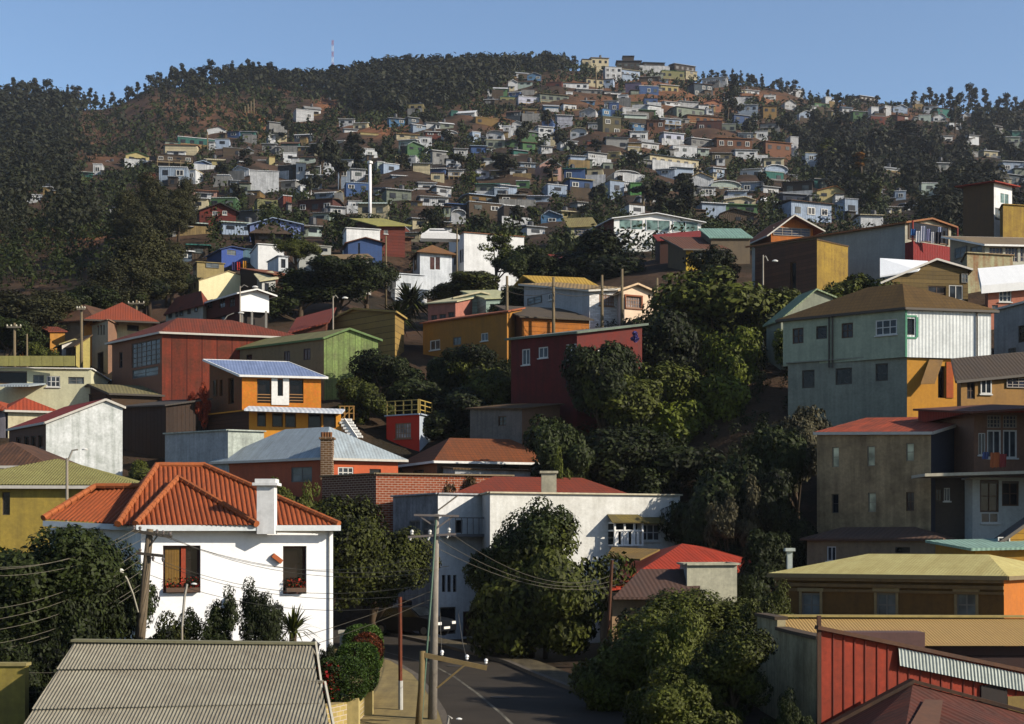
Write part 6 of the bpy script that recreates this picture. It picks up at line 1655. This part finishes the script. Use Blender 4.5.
def street_things():
    # planter wall, hedge, gate post
    o = P(348,720,38); o.z = -5.3; root = empty('planter_wall', o, 'yellowish stone planter wall along the pavement under the clipped hedge', 'wall'); mb = MB()
    pts = [P(322,HY,36.5), P(352,HY,38), P(366,HY,41), P(372,HY,46)]
    for a, b in zip(pts, pts[1:]):
        d = (b-a).normalized(); n = V((d.y,-d.x,0)); mb.pbox(V((a.x,a.y,-5.6))-n*.02, b-a, -n*.35, V((0,0,1.25)))
    mb.build('wall', mat((206,182,122),'brick',wear=.4), root, o)
    mb = MB()
    for p in pts[1:3]: mb.box((p.x,p.y-.02,-4.95), .4, .4, 1.4)
    mb.build('pier', mat((206,186,136), wear=.3), root, o)
    def clump(name, label, c, r, n, ls, lm, cat='hedge', squash=1.0):
        d = npr.normal(size=(n, 3)); d /= np.linalg.norm(d, axis=1)[:, None]; d = np.sign(d)*np.abs(d)**squash; q = d*np.array(r)*npr.uniform(.93, 1.03, n)[:, None]
        me = mesh_quads(name, leaf_quads(q, ls), lm); ob = bpy.data.objects.new(name, me); COL.objects.link(ob); ob.location = c; tag(ob, label, cat); return ob
    hl = leafmat((34,54,16),(84,112,36))
    clump('clipped_hedge', 'clipped green hedge block nearest the corrugated shed', P(341,680,38.5), (.72,.9,.62), 12000, .035, hl, squash=.62)
    clump('clipped_hedge', 'clipped green hedge block in the middle of the planter', P(357,668,41), (.62,.9,.72), 10000, .037, hl, squash=.62)
    clump('clipped_hedge', 'clipped green hedge block furthest along the planter', P(363,650,45), (.62,1.0,.8), 9000, .04, hl, squash=.62)
    clump('round_bush', 'fuzzy rust-coloured round bush beside the clipped hedge', P(367,649,42.3), (.5,.5,.5), 4200, .035, leafmat((74,34,20),(150,76,40)), 'bush')
    for k, (x, y) in enumerate(((323,665),(331,673),(335,684),(326,690),(333,693))): pass
    ob = clump('flowering_plant', 'crimson-flowered plant beside the corrugated shed roof', P(329,680,37.7), (.24,.3,.5), 900, .045, LM['deep'], 'plant')
    q = npr.normal(size=(70, 3))*np.array((.12,.1,.3)); me = mesh_quads('blossoms', leaf_quads(q+np.array((.05,-.2,0)), .06), leafmat((120,10,14),(190,34,26))); fl = bpy.data.objects.new('blossoms', me); COL.objects.link(fl); fl.parent = ob
    mb = MB(); p = P(345,668,46); mb.box((p.x,46,-5.25+1.0), .3, .3, 2.4); mb.box((p.x,46,-5.25+2.25), .4, .4, .1); tag(mb.build('gate_post', mat((206,200,180), wear=.4), None, (p.x,46,-5.25)), 'whitewashed square gate post behind the hedge', 'post')
    s = V((P(314,HY,41).x, 41, -5.3)); root = empty('garden_lantern', s, 'black garden lantern by the foot of the white house', 'lantern'); mb = MB(); mb.tube([s, P(314,655,41)], .03, 6); mb.build('post', plain((24,24,24)), root, s)
    mb = MB(); mb.lathe([(.04,0),(.13,.1),(.16,.3),(.2,.33),(.05,.46),(.02,.52)], 6, tuple(P(314,656,41))); mb.build('lantern_head', plain((30,30,32)), root, s)
    for k, (px_, Y_) in enumerate(((500,46),(455,56))):
        mb = MB(); c = V(((px_-512)*Y_/F, Y_, zs(Y_)+.004)); mb.lathe([(.33,0),(.33,.012),(.28,.014)], 16); tag(mb.build('manhole_cover', mat((70,66,62), wear=.6), None, (0,0,0)), ('round iron cover in the road nearest the kerb bushes' if k == 0 else 'round iron cover in the road before the white corner house'), 'manhole cover').location = c
    # yellow low wall at left
    p = P(-40,666,37.5); q = P(25,666,37.5); mb = MB(); mb.pbox(V((p.x,37.5,-5.8)), V((q.x-p.x,0,0)), V((0,.3,0)), V((0,0,p.z+5.8))); root = empty('low_wall', V((q.x,37.5,-5.8)), 'short mustard-coloured rendered wall at the bottom left edge', 'wall')
    mb.build('wall', mat((184,164,84), wear=.4), root, V((q.x,37.5,-5.8)))
    mb = MB(); mb.bar(V((p.x,37.65,p.z+.04)), V((q.x+.05,37.65,q.z+.04)), .4, .08); mb.build('coping', mat((170,156,96)), root, V((q.x,37.5,-5.8)))
    # poles
    def insul(mb, p): mb.lathe([(.02,0),(.045,.03),(.03,.06),(.055,.08),(.045,.13),(.015,.15)], 8, tuple(p))
    conc = mat((150,142,130), wear=.5); wood = mat((140,118,84), wear=.4); cer = plain((206,206,200), .25)
    Y = 40; b = P(433,790,Y); t = P(436.5,514,Y); b.z = -5.2
    b = V((P(433,724,Y).x-.02, Y, -5.2)); root = empty('utility_pole', b, 'tall concrete power pole with two crossarms rising beside the street', 'pole'); o = b
    mb = MB(); mb.tube([b, b.lerp(t, .5), t], [.14, .11, .08], 10); mb.build('pole', conc, root, o, smooth=True)
    mb = MB(); mb.bar(P(414,515,Y-.12), P(459,516,Y-.12), .06, .06); mb.bar(P(408,537,Y-.14), P(456,534,Y-.14), .06, .06); mb.bar(P(437,528,Y-.1), P(455,515,Y-.1), .04); mb.bar(P(437,528,Y-.1), P(418,515,Y-.1), .04); mb.build('crossarm', plain((112,104,100)), root, o)
    for x, y in ((412,536),(430,536),(449,534)): mb = MB(); insul(mb, P(x,y-1,Y-.14)); mb.tube([P(x-2,y+4,Y-.14), P(x,y,Y-.14)], .03, 6); mb.build('insulator', cer, root, o)
    mb = MB(); mb.tube([P(420,740,Y-.25), P(431.5,590,Y-.2), P(436,520,Y-.15)], .032, 6); mb.build('conduit', plain((74,108,88)), root, o)
    a, c = P(424,655,38.5), P(487,668,38.5); b2 = V((P(418,740,38.5).x, 38.5, -5.2)); root = empty('utility_pole', b2, 'short wooden post with slanting crossarm and three white insulators', 'pole'); o = b2
    mb = MB(); mb.tube([b2, P(421,690,38.5), P(422.5,651,38.5)], [.095,.085,.08], 8); mb.build('pole', wood, root, o, smooth=True)
    mb = MB(); mb.bar(a, c, .12, .13); mb.bar(P(466,664,38.4), P(437,688,38.4), .05); mb.build('crossarm', wood, root, o)
    for x, y in ((442,655.5),(467,660),(486,664)): mb = MB(); insul(mb, P(x,y,38.5)); mb.build('insulator', plain((236,236,232), .2), root, o)
    mb = MB(); s = V((P(400.5,HY,42).x, 42, -5.2)); e = P(400,597,42); mb.tube([s, e], .06, 8); root = empty('thin_pole', s, 'thin rust-red steel pole on the pavement beside the hedge', 'pole'); mb.build('pole', mat((140,66,44), wear=.5, wearcol=(80,44,36)), root, s)
    mb = MB(); mb.tube([s, s+V((0,0,1.0))], .075, 8); mb.build('base_sleeve', plain((176,176,170)), root, s)
    mb = MB(); s = V((P(605,HY,47).x, 47, -5.2)); e = P(612,560,47); mb.tube([s, e], .055, 8); root = empty('thin_pole', s, 'thin rusty leaning pole beside the bushes across the street', 'pole'); mb.build('pole', mat((120,70,50), wear=.5, wearcol=(70,44,36)), root, s)
    # leaning pole by the white house
    Y = 45; s = P(136.5,660,Y); s.z = -5.5; s.x -= .1; e = P(150,529,Y); root = empty('utility_pole', s, 'leaning old wooden power pole crowded with brackets before the white house', 'pole'); o = s
    mb = MB(); mb.tube([s, s.lerp(e,.5), e], [.2,.16,.11], 8); mb.build('pole', mat((120,104,90), wear=.4), root, o, smooth=True)
    mb = MB(); mb.bar(P(132,530.5,Y-.15), P(172,537,Y-.15), .09, .1); mb.bar(P(136,553,Y-.15), P(164,556,Y-.15), .08, .09); mb.bar(P(150,546,Y-.1), P(158,535,Y-.1), .04); mb.build('crossarm', plain((70,62,56)), root, o)
    for x, y in ((134,530),(140,531),(157,534),(163,535),(170,536.5),(140,553),(153,561),(163,562)):
        mb = MB(); insul(mb, P(x,y,Y-.15)); mb.build('insulator', plain((110,100,92), .3), root, o)
    mb = MB(); mb.tube([P(138,612,Y-.15), P(133,594,Y-.5), P(127,579,Y-.8), P(122,572,Y-1)], .035, 6); ar = mb.build('lamp_arm', plain((170,166,150)), root, o)
    mb = MB(); c = P(117,571,Y-1); mb.lathe([(.02,-.05),(.1,-.05),(.13,.02),(.08,.1),(.02,.12)], 10); 
    for i in range(len(mb.v)): v = mb.v[i]; mb.v[i] = V((v.x*1.7, v.y, v.z))+c
    mb.build('lamp_head', plain((206,206,198)), ar, o)
    def lamp(px, ybase, ytop, Y, hx, hy, label, r=.07, base=None):
        s = P(px, ybase, Y); s.z = min(s.z, ztw(s.x, Y)); root = empty('street_lamp', s, label, 'street lamp'); mb = MB(); e = P(px, ytop, Y)
        mb.tube([s, e], [r*1.2, r*.8], 8); mb.build('pole', plain((150,140,124)), root, s)
        mb = MB(); h = P(hx, hy, Y); mb.tube([e-V((0,0,.2)), e.lerp(h,.5)+V((0,0,.15)), h], .04, 6); mb.build('lamp_arm', plain((150,146,136)), root, s)
        mb = MB(); mb.lathe([(.02,-.06),(.13,-.06),(.16,.02),(.08,.1),(.02,.12)], 10); dx = .5*(1 if hx > px else -1)
        for i in range(len(mb.v)): v = mb.v[i]; mb.v[i] = V((v.x*1.9*Y/130, v.y*Y/130, v.z*Y/130))+h+V((dx*Y/100,0,0))
        mb.build('lamp_head', plain((226,226,220)), root, s)
    lamp(67,486,458,60,78,449.5,'street lamp in front of the dark porch below the whitewashed gable house')
    lamp(333,328,296,113,338,298,'street lamp post before the tan plank house')
    lamp(763,300,255,102,768,261,'street lamp post left of the maroon-brown block')
    lamp(221,323,322,118,234,313,'street lamp over the roof of the brick-coloured hall')
    lamp(182,640,620,43,187,584,'street lamp head poking up among shrubs before the flower window', .04)
    lamp(446,760,724,37,452,719,'street lamp head at the bottom of the picture beside the wooden post', .04)
    lamp(240,300,286,128,248,287,'street lamp by the white gable-fronted room on stilts')
    def upole(px, ybase, ytop, Y, label, arm=None, r=.12):
        s = P(px, ybase, Y); s.z = min(s.z, ztw(s.x, Y))-.1; e = P(px, ytop, Y); root = empty('utility_pole', s, label, 'pole'); mb = MB(); mb.tube([s, e], [r*1.2, r*.8], 7); mb.build('pole', mat((128,112,92), wear=.4), root, s, smooth=True)
        if arm:
            mb = MB(); w = arm*Y/F; z = e.z-.35; mb.bar((e.x-w,e.y-.15,z), (e.x+w,e.y-.15,z), .12, .12); cr = mb.build('crossarm', plain((120,112,96)), root, s); mb = MB()
            for k in (-1,-.4,.4,1): mb.lathe([(.04,0),(.07,.05),(.05,.12),(.02,.18)], 6, (e.x+w*k*.95, e.y-.15, z+.05))
            mb.build('insulator', plain((196,190,170), .4), root, s)
    upole(507,345,276,108,'bare wooden pole at the left end of the orange garage'); upole(553.5,335,277,105,'pale pole standing before the orange garage'); upole(602,328,275,104,'pole in front of the white brick-painted wall'); upole(622,325,269,104.5,'taller pole at the pink gable corner')
    upole(657,306,278,108,'pole with bracket right of the pink gabled front'); upole(14.5,362,323,110,'power pole with crossarm behind the yellow screen panels',7); upole(27,366,334,108,'thin post beside the tall orange house',None,.08); upole(81.5,345,305,110,'power pole before the grey wing of the villa',4); upole(136.5,330,300,130,'power pole with crossarm behind the villa roof',8)
    upole(457,253,228,150,'short pole on the roof line of the white mansion',None,.09); upole(386,300,236,145,'slender pole left of the blank white wall',None,.1)
    for k, (x, y0, y1) in enumerate(((245,117,106),(248,118,104),(251,116,101),(254,117,99))): upole(x, y0, y1, Yground(x, y0), ['shortest and leftmost of four bare poles on the left hilltop spur','second of four bare poles from the left on the hilltop spur','third of four bare poles from the left on the hilltop spur','tallest and rightmost of four bare poles on the hilltop spur'][k], None, .22)
    upole(275,116,96,Yground(275,116),'lone pole right of the four bare poles on the spur',None,.2); upole(207.5,158,132,Yground(207,158),'pole beside the long turquoise hall',None,.2); upole(596,90,66,Yground(596,90),'pole among the summit houses',3,.25); upole(643,210,188,Yground(643,210),'pale post beside the bright green cube house',None,.3)
    s = P(370,220,Yground(370,221)); root = empty('mast', s, 'tall white cylindrical mast rising from the middle of the hillside', 'mast'); e = P(370,161,s.y); mb = MB(); mb.tube([s-V((0,0,2)), e], [.34,.26], 10); mb.build('pole', plain((232,232,236)), root, s, smooth=True)
    mb = MB(); mb.lathe([(.3,0),(.5,.1),(.5,.5),(.3,.6)], 8, (e.x, e.y, e.z-.6)); mb.build('mast_head', plain((216,216,216)), root, s)
    Y = 661; s = P(332.5,74,Y); root = empty('radio_mast', s, 'faint red-and-white lattice radio mast behind the forested ridge', 'mast'); H_ = 34*Y/F
    for k in range(6):
        mb = MB(); z0_, z1_ = s.z+H_*k/6, s.z+H_*(k+1)/6
        for a in range(3):
            c, d = .45*math.cos(a*2.09), .45*math.sin(a*2.09); c2, d2 = .45*math.cos((a+1)*2.09), .45*math.sin((a+1)*2.09); mb.bar((s.x+c,s.y+d,z0_), (s.x+c,s.y+d,z1_), .12); mb.bar((s.x+c,s.y+d,z0_), (s.x+c2,s.y+d2,z1_), .08)
        mb.build('lattice_section', plain((196,90,90) if k % 2 else (220,220,226)), root, s)
def cables():
    m = plain((104,98,84), .6)
    def cable(pts, label, sag=.4, r=.0075, group=None):
        mb = MB(); out = []
        for a, b in zip(pts, pts[1:]):
            for k in range(14): t = k/14; p = a.lerp(b, t); p.z -= sag*4*t*(1-t); out.append(p)
        out.append(pts[-1]); mb.tube(out, r, 4, False); o = V(pts[0]); tag(mb.build('power_cable', m, None, o), label, 'cable', group)
    g = 'power cables strung across the left foreground'
    A = lambda px, py, Y: P(px, py, Y)
    for k, (x, y, x2, y2) in enumerate(((134,530,-60,566),(140,531,-60,563),(145,538,-60,572),(137,553,-60,612),(140,560,-60,624),(140,572,-60,634),(140,585,-60,648),(139,590,-60,655))):
        cable([A(x,y,44.8), A(x2,y2,35.5+k*.3)], 'black cable running from the leaning wooden pole to the left edge', .5, group=g)
    for k, (x, y, x2, y2) in enumerate(((172,538,412,560),(163,535,431,572),(157,534,449,566),(164,562,434,583),(153,561,434,592),(150,575,434,602))):
        cable([A(x,y,44.8), A(x2,y2,40)], 'dark cable strung from the leaning wooden pole across the white house to the concrete pole', .6, group='cables across the white house')
    for k, (x, y) in enumerate(((-60,668),(-60,690))): cable([A(x,y,38), A(434,590+k*8,39.9)], 'low pale cable sweeping over the corrugated shed to the concrete pole', .9, group='low cables over the corrugated shed')
    for k, (x, y) in enumerate(((449,534),(430,536),(412,536))): cable([A(x,y-2,39.86), A(612+k*6,575+k*4,60), A(760,600,60)], 'thin cable from the concrete pole into the street trees', .8, group='cables into the street trees')
    for k, (x, y, yb) in enumerate(((442,655,38.5),(467,660,38.5))): cable([A(x,y,yb), A(440+k*18,610,60)], 'thin drop wire rising from an insulator of the wooden post', .2, .009, group='drop wires of the wooden post')
    for k, (y0, y1) in enumerate(((285,300),(291,306))): cable([A(507,y0,107.8), A(553.5,y0+1,104.8), A(602,y0+1,103.8), A(622,y0,104.3)], 'thin wire linking the poles above the orange garage', .3, .02, group='wires above the orange garage')
    for k, (y0, y1) in enumerate(((351,354),(358,356))): pass
def car():
    Y = 71; o = V(((412-512)*Y/F, Y, zs(Y)+.01)); root = empty('parked_car', o, 'dark car parked in the shade at the street bend', 'car', None, R_(-32))
    prof = [(-2.1,.3),(-2.15,.62),(-2.0,.85),(-1.75,.95),(-1.15,1.42),(.35,1.45),(1.05,.98),(1.95,.84),(2.15,.6),(2.12,.3)]
    mb = MB(); ws = [.72 if z > 1.2 else .84 for _, z in prof]; n = len(prof)
    Lp = [V((x,-w,z)) for (x, z), w in zip(prof, ws)]; Rp = [V((x,w,z)) for (x, z), w in zip(prof, ws)]
    for i in range(n): j = (i+1) % n; mb.face([Lp[i], Lp[j], Rp[j], Rp[i]])
    mb.face(Lp); mb.face(list(reversed(Rp))); mb.build('body', plain((26,28,32), .3, .3), root)
    mb = MB(); e = .006
    mb.face([(.4,-.66,1.4),(1.0,-.76,1.02),(1.0,.76,1.02),(.4,.66,1.4)]); mb.v[-4:] = [v+V((.03,0,.03)) for v in mb.v[-4:]]
    for s in (-1, 1): mb.face([(-1.55,s*.845,1.0),(.85,s*.845,1.0),(.3,s*.745,1.38),(-1.1,s*.745,1.38)])
    mb.build('windscreen', glass((20,24,28)), root)
    for x in (-1.3, 1.35):
        for s in (-1, 1):
            mb = MB(); mb.tube([(x,s*.66,.32),(x,s*.87,.32)], .32, 14); w = mb.build('wheel', plain((22,22,22), .8), root); mb = MB(); mb.tube([(x,s*.86,.32),(x,s*.885,.32)], .19, 10); mb.build('rim', plain((150,150,150), .3, .8), w)
    for s in (-1, 1): mb = MB(); mb.pbox((2.02,s*.62-.16,.62), (.12,0,0), (0,.32,0), (0,0,.14)); mb.build('headlight', plain((230,230,226), .1), root)
    mb = MB(); mb.pbox((2.12,-.26,.4), (.03,0,0), (0,.52,0), (0,0,.12)); mb.build('number_plate', plain((220,220,216)), root)
    def far_car(px, py, col, label, yaw):
        Y = Yground(px, py) if py < 215 else 155; o = P(px, py, Y); r2 = empty('parked_car', o, label, 'car', None, yaw)
        mb = MB()
        for i in range(n): j = (i+1) % n; mb.face([Lp[i], Lp[j], Rp[j], Rp[i]])
        mb.face(Lp); mb.face(list(reversed(Rp))); mb.build('body', plain(col, .35), r2); mb = MB(); mb.pbox((-1.2,-.79,1.02), (1.9,0,0), (0,1.58,0), (0,0,.28)); mb.build('side_window', glass((30,36,44)), r2)
    far_car(767, 205, (206,212,220), 'pale car parked on the dirt lane above the orange chalet', .4); far_car(440, 243, (226,226,226), 'white car parked behind the roof of the white mansion', .1)
def laundry():
    def cloth(p, w, h, col, label, grp):
        mb = MB(); k = 7
        for i in range(k):
            for j in range(4):
                q = lambda a, b: V((p.x+w*a/k, p.y+.05*math.sin(a*1.9+w*9)+.03*b, p.z-h*b/4*(1-.06*math.sin(a*2.2))))
                mb.face([q(i,j), q(i+1,j), q(i+1,j+1), q(i,j+1)])
        tag(mb.build('hung_cloth', mat(col, wear=.15), None, p, smooth=True), label, 'laundry', grp)
    Y = 117.2; g = 'laundry on the red balcony'
    for x, y, w, h, col, lab in ((911,229,5,6,(60,130,210),'bright blue garment hung at the left of the red balcony'),(916,231,5,11,(220,220,224),'white shirt hung next to the blue garment on the red balcony'),(921,226,5,15,(196,198,214),'long grey-white sheet hung on the red balcony'),
                             (926.5,229,4,12,(150,150,190),'lavender shirt in the middle of the red balcony line'),(931,232,3.5,11,(206,206,212),'narrow pale cloth on the red balcony line'),(935,232,7,11,(40,38,50),'dark trousers hung at the right of the red balcony'),(938,227,4,6,(170,180,210),'small pale blue top hung above the dark trousers')):
        q = P(x, y, Y); cloth(q, w*Y/F, h*Y/F, col, lab, g)
    Y = 65.2; g = 'laundry on the shaded veranda'
    for x, y, w, h, col, lab in ((983,452,6,7,(90,110,170),'blue cloth hung on the shaded veranda'),(990.5,452.5,9,15,(220,120,84),'orange towel hung on the shaded veranda'),(999.5,454,7,13,(190,80,100),'pink towel hung on the shaded veranda')):
        q = P(x, y, Y); cloth(q, w*Y/F, h*Y/F, col, lab, g)
    Y = 158; g = 'clothes outside the beige house'
    for x, y, w, h, col, lab in ((237,262,4,8,(206,40,40),'red cloth hung outside the beige house'),(243,261,4,10,(220,150,40),'orange cloth hung outside the beige house'),(232,262,4,8,(60,50,110),'dark violet cloth hung outside the beige house')):
        q = P(x, y, Y); cloth(q, w*Y/F, h*Y/F, col, lab, g)
def plants_extra():
    def fronds(name, label, px, py, Y, n, ln, up, m):
        c = P(px, py, Y); c.z = max(c.z, ztw(c.x, Y)) if Y > 60 else c.z; mb = MB(); r = random.Random(int(px))
        for k in range(n):
            a = r.uniform(0, 6.28); e = r.uniform(*up); l = ln*r.uniform(.7, 1); d = V((math.cos(a)*math.cos(e), math.sin(a)*math.cos(e), math.sin(e))); s = V((-d.y, d.x, 0)).normalized()*l*.045
            p0, p1, p2 = V((0,0,0)), d*l*.55, d*l+V((0,0,-l*.28*math.cos(e)))
            mb.face([p0-s*.6, p0+s*.6, p1+s]); mb.face([p0-s*.6, p1+s, p1-s]); mb.face([p1-s, p1+s, p2])
        root = empty(name, c, label, 'plant'); mb.v = [v+c for v in mb.v]; mb.build('leaves', m, root, c); mb = MB(); mb.tube([c-V((0,0,2.5)), c], [.16,.12], 7); mb.build('trunk', BARK, root, c)
    fronds('palm_tree', 'bushy palm in front of the white mansion', 410, 306, 124, 220, 2.9, (-.2, 1.2), LM['olive']); fronds('palm_tree', 'low dark palm beside the tan plank house', 398, 322, 116, 150, 2.6, (-.3, 1.0), LM['deep'])
    fronds('yucca_plant', 'spiky yucca at the foot of the white tile-roofed house', 293, 632, 45.5, 90, 1.15, (-.1, 1.35), LM['olive'])
    Y = 92; c = P(634, 334, Y); p, _ = crown_pts('bush', 1500, 20, 9); me = mesh_quads('flowering_bush', leaf_quads(p*.9, .06), leafmat((70,60,150),(150,140,230))); ob = bpy.data.objects.new('flowering_bush', me); COL.objects.link(ob); ob.location = c-V((0,0,.6)); tag(ob, 'violet-blue flowering bush at the roof edge of the crimson house', 'bush')
def haze(dens):
    m = bpy.data.materials.new('haze'); m.use_nodes = True; nt = m.node_tree; nt.nodes.remove(nt.nodes['Principled BSDF'])
    pv = nt.nodes.new('ShaderNodeVolumePrincipled'); pv.inputs['Color'].default_value = (.78,.86,1,1); pv.inputs['Density'].default_value = dens; pv.inputs['Anisotropy'].default_value = .2
    nt.links.new(pv.outputs[0], nt.nodes['Material Output'].inputs['Volume'])
    mb = MB(); mb.pbox((-990,-40,-20), (2000,0,0), (0,1180,0), (0,0,300)); o = mb.build('haze', m); tag(o, kind='stuff', label='thin blue summer haze in front of the far hill')
    o.visible_shadow = True
# ------------------------------------------------------------------ light, sky, camera
def light():
    w = bpy.data.worlds.new('World'); SC.world = w; w.use_nodes = True; nt = w.node_tree; bg = nt.nodes['Background']
    sk = nt.nodes.new('ShaderNodeTexSky'); sk.sky_type = 'NISHITA'; sk.sun_disc = False
    el, az = R_(27), R_(113)      # sun stands behind the camera's right shoulder
    sk.sun_elevation = el; sk.sun_rotation = az; sk.air_density = 1.0; sk.dust_density = .6; sk.ozone_density = 3.0; sk.altitude = 100
    nt.links.new(sk.outputs[0], bg.inputs[0]); bg.inputs[1].default_value = .092
    d = V((math.sin(az)*math.cos(el), math.cos(az)*math.cos(el), math.sin(el)))
    l = bpy.data.lights.new('sun', 'SUN'); l.energy = 5.0; l.angle = R_(.5); l.color = (1, .89, .74); o = bpy.data.objects.new('sun', l); COL.objects.link(o); o.rotation_euler = d.to_track_quat('Z', 'Y').to_euler()
    c = bpy.data.cameras.new('camera'); c.sensor_width = 36; c.lens = 36*F/1024; c.shift_y = (HY-362)/1024; c.clip_end = 20000; c.clip_start = .1
    co = bpy.data.objects.new('camera', c); COL.objects.link(co); co.rotation_euler = (R_(90), 0, 0); SC.camera = co
    vs = SC.view_settings; vs.view_transform = 'Standard'; vs.look = 'None'; vs.exposure = EXPO; vs.gamma = 1
    SC.render.resolution_x = 1024; SC.render.resolution_y = 724
    SC.cycles.max_bounces = 5; SC.cycles.diffuse_bounces = 2; SC.cycles.glossy_bounces = 2; SC.cycles.transmission_bounces = 2; SC.cycles.transparent_max_bounces = 4
EXPO = .85
white_house(); build_street_anchors = None
build_street(); solve_anchors()
build_ground(); build_houses(); near_shed(); right_front()
USED.update(h[1] for h in HOUSES)
far_special()
for i, l in enumerate(FAR): far_house(l, i)
fill_hill()
plant_all(); street_things(); cables(); car(); laundry(); plants_extra(); light(); haze(.00008)
